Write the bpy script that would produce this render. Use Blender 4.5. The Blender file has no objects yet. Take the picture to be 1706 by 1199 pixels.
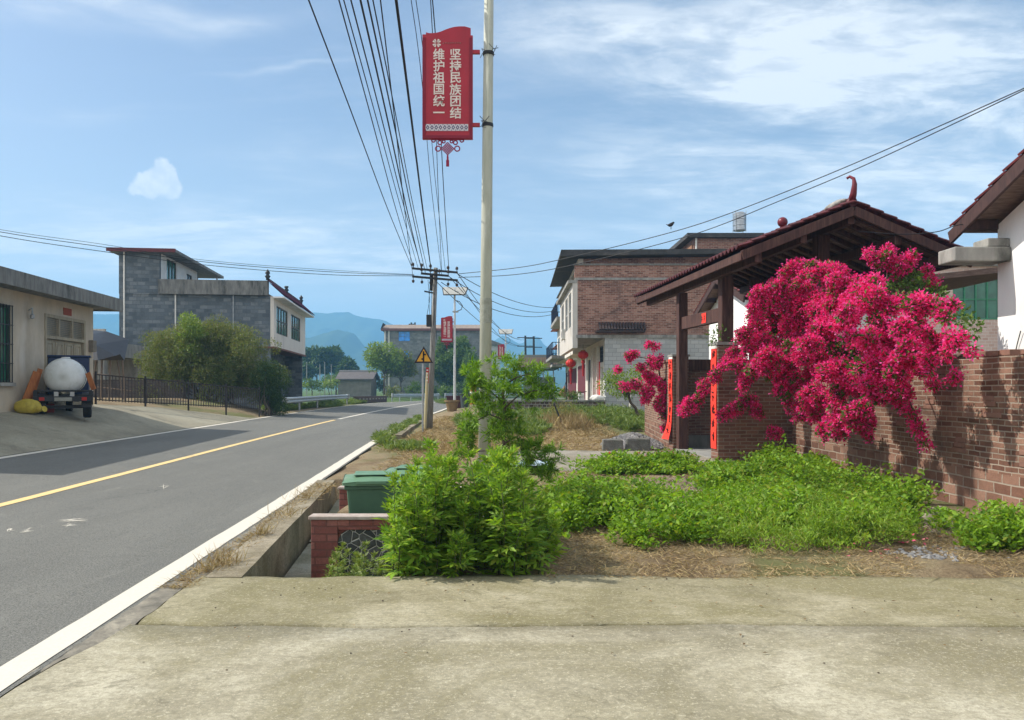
import bpy, math, random
import numpy as np
from mathutils import Matrix, Vector
R = math.radians
S = bpy.context.scene
COL = S.collection
random.seed(7)
rng = np.random.default_rng(11)

# ------------------------------------------------------------------ camera, sky, sun, exposure
F, CX, HOR, H = 1300.0, 853.0, 645.0, 1.55        # focal length (px of the photo), centre column, horizon row, eye height
cam_d = bpy.data.cameras.new('camera'); cam = bpy.data.objects.new('camera', cam_d); COL.objects.link(cam)
cam.location = (0, 0, H); cam.rotation_euler = (R(90), 0, 0)
cam_d.sensor_width = 36; cam_d.lens = 36 * F / 1706; cam_d.shift_y = (HOR - 599.5) / 1706
cam_d.clip_start = 0.05; cam_d.clip_end = 12000
S.camera = cam
S.view_settings.view_transform = 'Standard'; S.view_settings.look = 'None'
S.view_settings.gamma = 1; S.view_settings.exposure = 0.60
SUN = Vector((-1.03, 0.12, 1.0)).normalized()
ELEV = math.asin(SUN.z)
sun_d = bpy.data.lights.new('sun', 'SUN'); sun = bpy.data.objects.new('sun', sun_d); COL.objects.link(sun)
sun_d.energy = 3.9; sun_d.angle = R(0.55); sun_d.color = (1.0, 0.945, 0.86)
sun.rotation_euler = (-SUN).to_track_quat('-Z', 'Y').to_euler(); sun.location = (-30, 4, 30)

world = bpy.data.worlds.new('World'); S.world = world; world.use_nodes = True
def build_sky():
    nt = world.node_tree; N = nt.nodes; L = nt.links
    for n in list(N): N.remove(n)
    out = N.new('ShaderNodeOutputWorld'); bg = N.new('ShaderNodeBackground')
    sky = N.new('ShaderNodeTexSky'); sky.sky_type = 'NISHITA'; sky.sun_disc = False
    sky.sun_elevation = ELEV; sky.sun_rotation = math.atan2(SUN.x, SUN.y)
    sky.altitude = 150; sky.air_density = 1.0; sky.dust_density = 2.2; sky.ozone_density = 1.4
    tc = N.new('ShaderNodeTexCoord'); sep = N.new('ShaderNodeSeparateXYZ'); L.new(tc.outputs['Generated'], sep.inputs[0])
    def m(op, a, b=None, c=None, clamp=False):
        n = N.new('ShaderNodeMath'); n.operation = op; n.use_clamp = clamp
        for i, v in enumerate((a, b, c)):
            if v is None: continue
            if isinstance(v, (int, float)): n.inputs[i].default_value = v
            else: L.new(v, n.inputs[i])
        return n.outputs[0]
    x, y, z = sep.outputs
    yy = m('MAXIMUM', y, 0.05)
    u = m('DIVIDE', x, yy); v = m('DIVIDE', z, yy)                # direction of the cloud, as tangents from north
    zp = m('ADD', m('MAXIMUM', z, 0.0), 0.10)
    cx = m('DIVIDE', x, zp); cy = m('DIVIDE', y, zp)              # position on a high cloud layer
    def noise(sx, sy, sc, det, off, rough=0.55, dist=0.0):
        co = N.new('ShaderNodeCombineXYZ'); L.new(m('MULTIPLY', cx, sx), co.inputs[0]); L.new(m('MULTIPLY', cy, sy), co.inputs[1]); co.inputs[2].default_value = off
        n = N.new('ShaderNodeTexNoise'); n.inputs['Scale'].default_value = sc; n.inputs['Detail'].default_value = det
        n.inputs['Roughness'].default_value = rough; n.inputs['Distortion'].default_value = dist
        L.new(co.outputs[0], n.inputs['Vector']); return n.outputs['Fac']
    def step(f, a, b):
        n = N.new('ShaderNodeMapRange'); n.interpolation_type = 'SMOOTHSTEP'
        n.inputs[1].default_value = a; n.inputs[2].default_value = b; L.new(f, n.inputs[0]); return n.outputs[0]
    warp = m('MULTIPLY', m('SUBTRACT', noise(1, 1, 1.3, 4, 3.3), 0.5), 0.22)
    warp2 = m('MULTIPLY', m('SUBTRACT', noise(1, 1, 1.7, 4, 9.1), 0.5), 0.12)
    uw = m('ADD', u, warp); vw = m('ADD', v, warp2)
    def blob(px, py, rx, ry, amp, warped=True):
        du = m('DIVIDE', m('SUBTRACT', uw if warped else u, (px - CX) / F), rx / F)
        dv = m('DIVIDE', m('SUBTRACT', vw if warped else v, (HOR - py) / F), ry / F)
        d2 = m('ADD', m('MULTIPLY', du, du), m('MULTIPLY', dv, dv))
        return m('MULTIPLY', m('POWER', 2.718, m('MULTIPLY', d2, -1.0)), amp)
    def total(bl):
        t = bl[0]
        for b in bl[1:]: t = m('ADD', t, b)
        return t
    streak = noise(0.55, 1.2, 2.2, 9, 1.7, 0.62, 0.6)
    fine = noise(1.0, 1.6, 5.0, 9, 5.2, 0.62, 0.3)
    soft = total([blob(1350, 70, 480, 110, 1.1), blob(1640, 190, 260, 120, 0.95), blob(1450, 150, 300, 60, 0.6), blob(1250, 165, 230, 50, 0.6), blob(960, 40, 160, 55, 0.5),
                  blob(1500, 330, 560, 85, 0.85), blob(330, 400, 360, 42, 0.95), blob(640, 420, 260, 26, 0.35), blob(60, 420, 240, 60, 0.6), blob(420, 440, 520, 60, 0.35),
                  blob(120, 8, 130, 26, 0.85), blob(350, 28, 120, 18, 0.5), blob(490, 262, 120, 26, 0.34), blob(470, 110, 120, 6, 0.3), blob(90, 205, 120, 14, 0.22),
                  blob(1130, 280, 200, 40, 0.42)])
    cov = m('MULTIPLY', soft, m('MULTIPLY', m('ADD', m('MULTIPLY', step(streak, 0.33, 0.66), 0.85), 0.12), m('ADD', 0.55, m('MULTIPLY', step(fine, 0.36, 0.66), 0.6))))
    cov = m('ADD', cov, m('MULTIPLY', step(noise(0.4, 1.1, 2.6, 9, 12.0, 0.62, 0.5), 0.52, 0.8), 0.24))
    high = m('MULTIPLY', m('MAXIMUM', step(z, 0.56, 0.82), step(m('MULTIPLY', y, -1.0), -0.05, 0.35)), m('ADD', 0.25, m('MULTIPLY', step(noise(0.5, 0.7, 1.6, 8, 21.0), 0.38, 0.62), 0.6)))  # bright cloud added overhead and behind the camera, out of view, for fill light
    vn = m('DIVIDE', v, 0.24); veil = m('MULTIPLY', m('POWER', 2.718, m('MULTIPLY', m('MULTIPLY', vn, vn), -1.0)), 0.40)   # thin milky cloud low over the valley
    cov = m('MINIMUM', m('ADD', m('MULTIPLY', cov, m('SUBTRACT', 1.0, veil)), veil), 0.88)
    def dnoise(sc, off):
        mp = N.new('ShaderNodeMapping'); mp.inputs['Location'].default_value = (off, off * 0.7, 0); L.new(tc.outputs['Generated'], mp.inputs[0])
        n = N.new('ShaderNodeTexNoise'); n.inputs['Scale'].default_value = sc; n.inputs['Detail'].default_value = 8; n.inputs['Roughness'].default_value = 0.62; L.new(mp.outputs[0], n.inputs['Vector']); return n.outputs['Fac']
    us, vs_ = u, v
    u = m('ADD', u, m('MULTIPLY', m('SUBTRACT', dnoise(26, 0.0), 0.5), 0.050)); v = m('ADD', v, m('MULTIPLY', m('SUBTRACT', dnoise(30, 4.0), 0.5), 0.050))
    puff = total([blob(272, 278, 20, 15, 1.0, False), blob(284, 300, 15, 24, 0.85, False), blob(246, 296, 20, 15, 0.9, False), blob(232, 318, 16, 14, 0.65, False), blob(265, 318, 30, 15, 0.8, False), blob(250, 340, 40, 7, 0.28, False)])
    u, v = us, vs_
    puff = m('MULTIPLY', step(puff, 0.22, 0.85), m('ADD', 0.62, m('MULTIPLY', step(dnoise(48, 9.0), 0.35, 0.65), 0.38)))
    cov = m('MAXIMUM', cov, m('MULTIPLY', puff, 0.85))
    hs = N.new('ShaderNodeHueSaturation'); hs.inputs['Saturation'].default_value = SKY_SAT; hs.inputs['Value'].default_value = SKY_VAL
    L.new(sky.outputs[0], hs.inputs['Color'])
    mix = N.new('ShaderNodeMix'); mix.data_type = 'RGBA'; L.new(cov, mix.inputs[0]); L.new(hs.outputs[0], mix.inputs[6]); mix.inputs[7].default_value = CLOUD
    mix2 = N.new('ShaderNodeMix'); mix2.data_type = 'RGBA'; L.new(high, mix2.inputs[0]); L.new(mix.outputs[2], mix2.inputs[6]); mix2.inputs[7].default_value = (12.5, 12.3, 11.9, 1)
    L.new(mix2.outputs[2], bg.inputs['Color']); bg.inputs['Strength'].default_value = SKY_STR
    L.new(bg.outputs[0], out.inputs[0])
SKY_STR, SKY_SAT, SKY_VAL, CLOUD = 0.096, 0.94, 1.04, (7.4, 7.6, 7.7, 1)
S.cycles.volume_bounces = 2
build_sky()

# ------------------------------------------------------------------ helpers
def W(px, py, Y): return Vector(((px - CX) * Y / F, Y, H + (HOR - py) * Y / F))   # a point at depth Y seen at photo pixel (px, py)
def G(px, py, z=0.0):
    Y = (H - z) * F / (py - HOR); return Vector(((px - CX) * Y / F, Y, z))

def tag(o, label, cat, group=None, kind=None):
    o['label'] = label; o['category'] = cat
    if group: o['group'] = group
    if kind: o['kind'] = kind
    return o
def thing(name, label, cat, loc=(0, 0, 0), rotz=0.0, group=None):
    o = bpy.data.objects.new(name, None); COL.objects.link(o)
    o.location = loc; o.rotation_euler = (0, 0, rotz); o.empty_display_size = 0.2
    return tag(o, label, cat, group)
def frame(o):                                                       # world matrix of a thing (parts carry no transform of their own)
    while o.parent: o = o.parent
    return Matrix.Translation(o.location) @ o.rotation_euler.to_matrix().to_4x4()

class MB:
    def __init__(s, M=None): s.v = []; s.f = []; s.M = M or Matrix.Identity(4)
    def add(s, vs, fs):
        b = len(s.v); s.v += [tuple(s.M @ Vector(p)) for p in vs]; s.f += [tuple(i + b for i in f) for f in fs]; return s
    def box(s, x0, x1, y0, y1, z0, z1):
        return s.add([(x0,y0,z0),(x1,y0,z0),(x1,y1,z0),(x0,y1,z0),(x0,y0,z1),(x1,y0,z1),(x1,y1,z1),(x0,y1,z1)],
                     [(3,2,1,0),(4,5,6,7),(0,1,5,4),(1,2,6,5),(2,3,7,6),(3,0,4,7)])
    def hexa(s, a, b):                                             # two 4-point rings
        return s.add(list(a) + list(b), [(3,2,1,0),(4,5,6,7),(0,1,5,4),(1,2,6,5),(2,3,7,6),(3,0,4,7)])
    def bar(s, p, q, w, h, up=(0,0,1)):                             # rectangular bar from p to q
        p, q = Vector(p), Vector(q); d = (q - p).normalized(); up = Vector(up)
        if abs(d.dot(up)) > 0.98: up = Vector((0, 1, 0))
        a = d.cross(up).normalized() * w / 2; b = a.cross(d).normalized() * h / 2
        return s.hexa([p-a-b, p+a-b, p+a+b, p-a+b], [q-a-b, q+a-b, q+a+b, q-a+b])
    def tube(s, pts, r, n=8, cap=True):
        pts = [Vector(p) for p in pts]; k = len(pts)
        rr = r if isinstance(r, (list, tuple)) else [r] * k
        base = len(s.v); ref = None; vs = []
        for i, p in enumerate(pts):
            d = (pts[min(i+1, k-1)] - pts[max(i-1, 0)]).normalized()
            if ref is None: ref = d.orthogonal().normalized()
            ref = (ref - d * ref.dot(d));
            ref = ref.normalized() if ref.length > 1e-6 else d.orthogonal().normalized()
            b = d.cross(ref)
            for j in range(n):
                a = 2 * math.pi * j / n; vs.append(p + (ref * math.cos(a) + b * math.sin(a)) * rr[i])
        fs = [(i*n+j, i*n+(j+1) % n, (i+1)*n+(j+1) % n, (i+1)*n+j) for i in range(k-1) for j in range(n)]
        if cap: fs += [tuple(range(n-1, -1, -1)), tuple(range((k-1)*n, k*n))]
        return s.add(vs, fs)
    def lathe(s, prof, c=(0,0,0), n=20, axis='z'):                   # prof: (radius, height)
        vs = []
        for r, h in prof:
            for j in range(n):
                a = 2*math.pi*j/n; u, w = r*math.cos(a), r*math.sin(a)
                p = (u, w, h) if axis == 'z' else ((u, h, w) if axis == 'y' else (h, u, w))
                vs.append((p[0]+c[0], p[1]+c[1], p[2]+c[2]))
        k = len(prof); fs = [(i*n+j, i*n+(j+1) % n, (i+1)*n+(j+1) % n, (i+1)*n+j) for i in range(k-1) for j in range(n)]
        fs += [tuple(range(n-1, -1, -1)), tuple(range((k-1)*n, k*n))]
        return s.add(vs, fs)
    def prism(s, poly, d):                                          # polygon (3-D points) pushed by vector d
        k = len(poly); d = Vector(d); vs = [Vector(p) for p in poly] + [Vector(p) + d for p in poly]
        return s.add(vs, [tuple(range(k-1, -1, -1)), tuple(range(k, 2*k))] + [(i, (i+1) % k, (i+1) % k + k, i+k) for i in range(k)])
    def wall(s, axis, const, thick, a0, a1, z0, z1, holes=()):       # wall with rectangular openings; axis 'x': runs along x at y=const..const+thick
        xs = sorted({a0, a1, *[h[0] for h in holes], *[h[1] for h in holes]}); zs = sorted({z0, z1, *[h[2] for h in holes], *[h[3] for h in holes]})
        for i in range(len(xs)-1):
            j = 0
            while j < len(zs)-1:
                cx_ = (xs[i]+xs[i+1])/2
                def hole(j): cz = (zs[j]+zs[j+1])/2; return any(h[0] < cx_ < h[1] and h[2] < cz < h[3] for h in holes)
                if hole(j): j += 1; continue
                k = j
                while k+1 < len(zs)-1 and not hole(k+1): k += 1
                if axis == 'x': s.box(xs[i], xs[i+1], const, const+thick, zs[j], zs[k+1])
                else: s.box(const, const+thick, xs[i], xs[i+1], zs[j], zs[k+1])
                j = k+1
        return s
    def build(s, name, mat, parent=None, smooth=False, local=False, bevel=0.0):
        me = bpy.data.meshes.new(name)
        vs = s.v
        if parent is not None and not local:
            inv = frame(parent).inverted(); vs = [tuple(inv @ Vector(p)) for p in vs]
        me.from_pydata(vs, [], s.f); me.update()
        o = bpy.data.objects.new(name, me); COL.objects.link(o)
        if mat: me.materials.append(mat)
        if parent is not None: o.parent = parent
        if smooth:
            me.polygons.foreach_set('use_smooth', [True] * len(me.polygons))
        if bevel:
            b = o.modifiers.new('bevel', 'BEVEL'); b.width = bevel; b.segments = 2; b.limit_method = 'ANGLE'
        return o
def np_mesh(name, V, Fq, mat, parent=None, smooth=False):             # fast path: numpy vertices and quads, world coordinates
    V = np.asarray(V, dtype=np.float32)
    if parent is not None:
        inv = np.array(frame(parent).inverted(), dtype=np.float32); V = V @ inv[:3, :3].T + inv[:3, 3]
    k = Fq.shape[1]; me = bpy.data.meshes.new(name)
    me.vertices.add(len(V)); me.vertices.foreach_set('co', V.ravel())
    me.loops.add(Fq.size); me.loops.foreach_set('vertex_index', Fq.astype(np.int32).ravel())
    me.polygons.add(len(Fq)); me.polygons.foreach_set('loop_start', np.arange(0, Fq.size, k, dtype=np.int32))
    if smooth: me.polygons.foreach_set('use_smooth', np.ones(len(Fq), dtype=bool))
    me.update(calc_edges=True); me.validate()
    o = bpy.data.objects.new(name, me); COL.objects.link(o); me.materials.append(mat)
    if parent is not None: o.parent = parent
    return o
def unit(a): return a / np.maximum(np.linalg.norm(a, axis=1, keepdims=True), 1e-9)
def leaf_quads(P, D, Nn, L, Wd, fold=0.15):                          # P base points, D growth directions, Nn face normals, L lengths, Wd widths
    D = unit(D); side = unit(np.cross(D, Nn)); nn = np.cross(side, D)
    L = np.broadcast_to(np.asarray(L, float), (len(P),))[:, None]; Wd = np.broadcast_to(np.asarray(Wd, float), (len(P),))[:, None]
    mid = P + D * L * 0.45 + nn * L * fold
    V = np.stack([P, mid + side * Wd / 2, P + D * L, mid - side * Wd / 2], 1).reshape(-1, 3)
    return V, np.arange(len(V)).reshape(-1, 4)
def leaves(name, P, D, L, Wd, mat, parent=None, fold=0.15, up=0.5):
    Nn = rng.normal(size=P.shape); Nn[:, 2] += up * 2
    V, Q = leaf_quads(P, D, Nn, L, Wd, fold); return np_mesh(name, V, Q, mat, parent)
def rand_dir(n): return unit(rng.normal(size=(n, 3)))
def copy_tree(o, parent=None):
    c = o.copy(); COL.objects.link(c); c.parent = parent
    for ch in list(o.children): copy_tree(ch, c)
    return c

# ------------------------------------------------------------------ materials
MATS = {}
def new_mat(name):
    m = bpy.data.materials.new(name); m.use_nodes = True; nt = m.node_tree
    for n in list(nt.nodes): nt.nodes.remove(n)
    return m, nt.nodes, nt.links
def ramp(N, L, fac, stops):
    r = N.new('ShaderNodeValToRGB'); cr = r.color_ramp
    while len(cr.elements) < len(stops): cr.elements.new(0.5)
    for e, (p, c) in zip(cr.elements, stops): e.position = p; e.color = (*c[:3], 1)
    L.new(fac, r.inputs[0]); return r.outputs[0]
def noise_n(N, L, vec, scale, detail=6, rough=0.6, dist=0.0):
    n = N.new('ShaderNodeTexNoise'); n.inputs['Scale'].default_value = scale; n.inputs['Detail'].default_value = detail
    n.inputs['Roughness'].default_value = rough; n.inputs['Distortion'].default_value = dist
    L.new(vec, n.inputs['Vector']); return n.outputs['Fac']
def mixc(N, L, fac, a, b, mode='MIX'):
    n = N.new('ShaderNodeMix'); n.data_type = 'RGBA'; n.blend_type = mode
    for i, v in ((0, fac), (6, a), (7, b)):
        if isinstance(v, (int, float)): n.inputs[i].default_value = v
        elif isinstance(v, tuple): n.inputs[i].default_value = (*v[:3], 1)
        else: L.new(v, n.inputs[i])
    return n.outputs[2]
def maprange(N, L, f, a, b, c=0.0, d=1.0):
    n = N.new('ShaderNodeMapRange'); n.interpolation_type = 'SMOOTHSTEP'
    for i, v in enumerate((a, b, c, d)): n.inputs[i+1].default_value = v
    L.new(f, n.inputs[0]); return n.outputs[0]
def objvec(N, L, scale=(1, 1, 1)):
    tc = N.new('ShaderNodeTexCoord'); mp = N.new('ShaderNodeMapping'); mp.inputs['Scale'].default_value = scale
    L.new(tc.outputs['Object'], mp.inputs[0]); return mp.outputs[0]
def finish(m, N, L, color, rough=0.85, spec=0.3, bump=None, bstr=0.3, bdist=0.02, metal=0.0, normal_in=None):
    p = N.new('ShaderNodeBsdfPrincipled'); o = N.new('ShaderNodeOutputMaterial')
    if isinstance(color, tuple): p.inputs['Base Color'].default_value = (*color[:3], 1)
    else: L.new(color, p.inputs['Base Color'])
    if isinstance(rough, (int, float)): p.inputs['Roughness'].default_value = rough
    else: L.new(rough, p.inputs['Roughness'])
    p.inputs['Specular IOR Level'].default_value = spec; p.inputs['Metallic'].default_value = metal
    if bump is not None:
        b = N.new('ShaderNodeBump'); b.inputs['Strength'].default_value = bstr; b.inputs['Distance'].default_value = bdist
        L.new(bump, b.inputs['Height']); L.new(b.outputs[0], p.inputs['Normal'])
    L.new(p.outputs[0], o.inputs[0]); return m
def plain(name, c1, c2=None, scale=6, rough=0.8, spec=0.3, metal=0.0, bstr=0.15, stain=None, stain_scale=1.2, stretch=(1, 1, 1), bscale=None, amt=(0.35, 0.65)):
    if name in MATS: return MATS[name]
    m, N, L = new_mat(name); v = objvec(N, L, stretch)
    c2 = c2 or tuple(c * 0.8 for c in c1)
    f = noise_n(N, L, v, scale, 8, 0.65)
    col = ramp(N, L, f, [(amt[0], c2), (amt[1], c1)])
    if stain:
        g = noise_n(N, L, v, stain_scale, 8, 0.7, 0.4); col = mixc(N, L, maprange(N, L, g, 0.5, 0.72), col, stain)
    hb = noise_n(N, L, v, bscale or scale * 6, 4, 0.6)
    MATS[name] = finish(m, N, L, col, rough, spec, hb, bstr, 0.01, metal); return m
def brickmat(name, cols, mortar, bw=0.24, bh=0.075, gap=0.010, bstr=0.6, moss=None, moss_amt=0.6, zbig=None, dirt=(0.06, 0.05, 0.045), tint=None, rough=0.9):
    if name in MATS: return MATS[name]
    m, N, L = new_mat(name)
    tc = N.new('ShaderNodeTexCoord'); sp = N.new('ShaderNodeSeparateXYZ'); L.new(tc.outputs['Object'], sp.inputs[0])
    ad = N.new('ShaderNodeMath'); ad.operation = 'ADD'; L.new(sp.outputs[0], ad.inputs[0]); L.new(sp.outputs[1], ad.inputs[1])
    wv = noise_n(N, L, tc.outputs['Object'], 2.2, 4); wx = noise_n(N, L, tc.outputs['Object'], 5.0, 4)
    wz = N.new('ShaderNodeMath'); wz.operation = 'MULTIPLY_ADD'; L.new(wv, wz.inputs[0]); wz.inputs[1].default_value = 0.03; L.new(sp.outputs[2], wz.inputs[2])
    wxx = N.new('ShaderNodeMath'); wxx.operation = 'MULTIPLY_ADD'; L.new(wx, wxx.inputs[0]); wxx.inputs[1].default_value = 0.05; L.new(ad.outputs[0], wxx.inputs[2])
    cb = N.new('ShaderNodeCombineXYZ'); L.new(wxx.outputs[0], cb.inputs[0]); L.new(wz.outputs[0], cb.inputs[1])
    def brick(bw, bh, gap):
        b = N.new('ShaderNodeTexBrick'); b.inputs['Scale'].default_value = 1; b.inputs['Brick Width'].default_value = bw; b.inputs['Row Height'].default_value = bh
        b.inputs['Mortar Size'].default_value = gap; b.inputs['Mortar Smooth'].default_value = 0.25; b.inputs['Bias'].default_value = 0.0
        b.inputs['Color1'].default_value = (0, 0, 0, 1); b.inputs['Color2'].default_value = (1, 1, 1, 1); b.inputs['Mortar'].default_value = (0.5, 0.5, 0.5, 1)
        L.new(cb.outputs[0], b.inputs['Vector']); return b.outputs['Color'], b.outputs['Fac']
    bc, bf = brick(bw, bh, gap)
    if zbig:
        bc2, bf2 = brick(bw * 1.3, bh * 1.95, gap * 1.3)
        lt = N.new('ShaderNodeMath'); lt.operation = 'LESS_THAN'; L.new(sp.outputs[2], lt.inputs[0]); lt.inputs[1].default_value = zbig
        bc = mixc(N, L, lt.outputs[0], bc, bc2); bf = mixc(N, L, lt.outputs[0], bf, bf2)
    n1 = noise_n(N, L, tc.outputs['Object'], 9, 8, 0.7)
    mid = mixc(N, L, 0.45, bc, n1)
    k = len(cols); col = ramp(N, L, mid, [(0.2 + 0.6 * i / max(1, k-1), c) for i, c in enumerate(cols)])
    sp1 = noise_n(N, L, tc.outputs['Object'], 40, 6, 0.7); col = mixc(N, L, maprange(N, L, sp1, 0.35, 0.75, 0.0, 0.35), col, dirt)
    col = mixc(N, L, bf, col, mortar)
    g = noise_n(N, L, tc.outputs['Object'], 0.7, 9, 0.7, 0.5); col = mixc(N, L, maprange(N, L, g, 0.48, 0.75, 0.0, 0.75), col, dirt)
    if moss:
        g2 = noise_n(N, L, tc.outputs['Object'], 1.1, 9, 0.72, 0.8); col = mixc(N, L, maprange(N, L, g2, 0.46, 0.7, 0.0, moss_amt), col, moss)
    inv = N.new('ShaderNodeMath'); inv.operation = 'MULTIPLY_ADD'; L.new(bf, inv.inputs[0]); inv.inputs[1].default_value = -1.0; L.new(sp1, inv.inputs[2])
    MATS[name] = finish(m, N, L, col, rough, 0.2, inv.outputs[0], bstr, 0.012); return m
def leafmat(name, stops, trans=0.35, rough=0.55, spec=0.35, tcol=None):
    if name in MATS: return MATS[name]
    m, N, L = new_mat(name)
    ge = N.new('ShaderNodeNewGeometry')
    col = ramp(N, L, ge.outputs['Random Per Island'], [(i / max(1, len(stops)-1), c) for i, c in enumerate(stops)])
    p = N.new('ShaderNodeBsdfPrincipled'); p.inputs['Roughness'].default_value = rough; p.inputs['Specular IOR Level'].default_value = spec
    L.new(col, p.inputs['Base Color'])
    t = N.new('ShaderNodeBsdfTranslucent')
    L.new(mixc(N, L, 1.0, col, tcol or (1.3, 1.25, 0.6), 'MULTIPLY'), t.inputs['Color'])
    mx = N.new('ShaderNodeMixShader'); mx.inputs[0].default_value = trans; L.new(p.outputs[0], mx.inputs[1]); L.new(t.outputs[0], mx.inputs[2])
    o = N.new('ShaderNodeOutputMaterial'); L.new(mx.outputs[0], o.inputs[0]); MATS[name] = m; return m
def glassmat(name, col=(0.03, 0.05, 0.05), rough=0.08):
    if name in MATS: return MATS[name]
    m, N, L = new_mat(name); v = objvec(N, L); f = noise_n(N, L, v, 1.2, 3)
    MATS[name] = finish(m, N, L, ramp(N, L, f, [(0.35, col), (0.7, tuple(c * 2.2 for c in col))]), rough, 0.6); return m

def concrete(name, base, dark, pale, moss=None, sc=1.0):
    if name in MATS: return MATS[name]
    m, N, L = new_mat(name); v = objvec(N, L)
    f = noise_n(N, L, v, 0.8 * sc, 12, 0.72, 0.6); col = ramp(N, L, f, [(0.36, dark), (0.5, base), (0.62, pale)])
    v2 = objvec(N, L, (1, 2.6, 1)); f3 = noise_n(N, L, v2, 5, 10, 0.78, 1.2); col = mixc(N, L, maprange(N, L, f3, 0.50, 0.68, 0.0, 0.6), col, pale)
    f4 = noise_n(N, L, v, 2.1 * sc, 12, 0.78, 1.6); col = mixc(N, L, maprange(N, L, f4, 0.54, 0.63, 0.0, 0.6), col, tuple(c * 0.75 for c in dark))
    if moss:
        g = noise_n(N, L, v, 0.5, 10, 0.72, 0.9); col = mixc(N, L, maprange(N, L, g, 0.42, 0.62, 0.0, 0.8), col, moss)
    f2 = noise_n(N, L, v, 34, 5, 0.85); col = mixc(N, L, maprange(N, L, f2, 0.45, 0.58, 0.0, 0.42), col, tuple(c * 0.5 for c in base))
    f5 = noise_n(N, L, v, 47, 4, 0.85); col = mixc(N, L, maprange(N, L, f5, 0.54, 0.64, 0.0, 0.5), col, tuple(min(0.7, c * 1.35) for c in pale))
    f6 = noise_n(N, L, objvec(N, L, (1, 2, 1)), 11, 8, 0.8, 0.6); col = mixc(N, L, maprange(N, L, f6, 0.50, 0.60, 0.0, 0.35), col, tuple(c * 0.9 for c in dark))
    vo = N.new('ShaderNodeTexVoronoi'); vo.feature = 'DISTANCE_TO_EDGE'; vo.inputs['Scale'].default_value = 0.42 * sc; wq = noise_n(N, L, v, 2.5, 6, 0.6)
    ad = N.new('ShaderNodeVectorMath'); ad.operation = 'MULTIPLY_ADD'; L.new(v, ad.inputs[0]); ad.inputs[1].default_value = (1, 1, 1); cb = N.new('ShaderNodeCombineXYZ'); L.new(wq, cb.inputs[0]); L.new(wq, cb.inputs[1]); L.new(cb.outputs[0], ad.inputs[2]); L.new(ad.outputs[0], vo.inputs['Vector'])
    ck = maprange(N, L, vo.outputs['Distance'], 0.0, 0.006, 1.0, 0.0); gm = noise_n(N, L, v, 0.35, 4); mk = N.new('ShaderNodeMath'); mk.operation = 'MULTIPLY'; L.new(ck, mk.inputs[0]); L.new(maprange(N, L, gm, 0.5, 0.62, 0.0, 0.85), mk.inputs[1])
    col = mixc(N, L, mk.outputs[0], col, tuple(c * 0.3 for c in dark))
    MATS[name] = finish(m, N, L, col, 0.9, 0.2, f2, 0.5, 0.01); return m

CEM = plain('cement_grey', (0.36, 0.35, 0.315), (0.22, 0.215, 0.20), 3, stain=(0.07, 0.07, 0.06), stretch=(1, 1, 0.35))
CEMD = plain('cement_dark', (0.24, 0.235, 0.215), (0.125, 0.125, 0.115), 4, stain=(0.04, 0.042, 0.035), stretch=(1.5, 1.5, 0.4))
WOOD = plain('old_wood', (0.10, 0.046, 0.035), (0.045, 0.021, 0.018), 4, rough=0.75, stretch=(6, 6, 0.6), bstr=0.3, stain=(0.13, 0.075, 0.055), stain_scale=2)
WOODB = plain('roof_board', (0.24, 0.16, 0.12), (0.11, 0.07, 0.055), 5, rough=0.85, stretch=(1, 8, 4))
RED = plain('red_paper', (0.85, 0.055, 0.03), (0.74, 0.04, 0.022), 8, rough=0.65, bstr=0.1)
INK = plain('black_ink', (0.02, 0.012, 0.01), rough=0.6)
CRIM = plain('crimson_paint', (0.42, 0.016, 0.036), (0.33, 0.013, 0.03), 3, rough=0.45, spec=0.4, bstr=0.03)
WHITEP = plain('white_paint', (0.82, 0.80, 0.74), (0.62, 0.60, 0.54), 14, rough=0.7, bstr=0.1)
LETTER = plain('lettering_white', (0.78, 0.70, 0.64), (0.70, 0.62, 0.56), 10, rough=0.6, bstr=0.02)
STEEL = plain('galvanised_steel', (0.42, 0.44, 0.45), (0.28, 0.30, 0.31), 6, rough=0.45, metal=0.5, bstr=0.05)
DARKM = plain('dark_metal', (0.03, 0.032, 0.034), (0.018, 0.018, 0.02), 5, rough=0.5)
BLACK = plain('black_rubber', (0.016, 0.016, 0.016), (0.01, 0.01, 0.01), 5, rough=0.85)
WIRE = plain('black_cable', (0.012, 0.013, 0.016), rough=0.6, bstr=0)
GLASS = glassmat('window_glass', (0.015, 0.035, 0.03)); GLASSG = glassmat('green_window_glass', (0.02, 0.09, 0.055), 0.15); GLASSB = glassmat('blue_window_glass', (0.02, 0.19, 0.52), 0.25)
MAROON = plain('maroon_tile', (0.125, 0.028, 0.032), (0.06, 0.018, 0.02), 6, rough=0.5, stain=(0.05, 0.035, 0.035), stain_scale=3)
WTILE = plain('white_wall', (0.80, 0.79, 0.77), (0.66, 0.65, 0.63), 2, stain=(0.45, 0.44, 0.42), stain_scale=0.8, stretch=(1, 1, 0.4), amt=(0.25, 0.6))
BARK = plain('bark', (0.12, 0.09, 0.065), (0.05, 0.04, 0.03), 10, bstr=0.5, stretch=(1, 1, 0.3))
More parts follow.
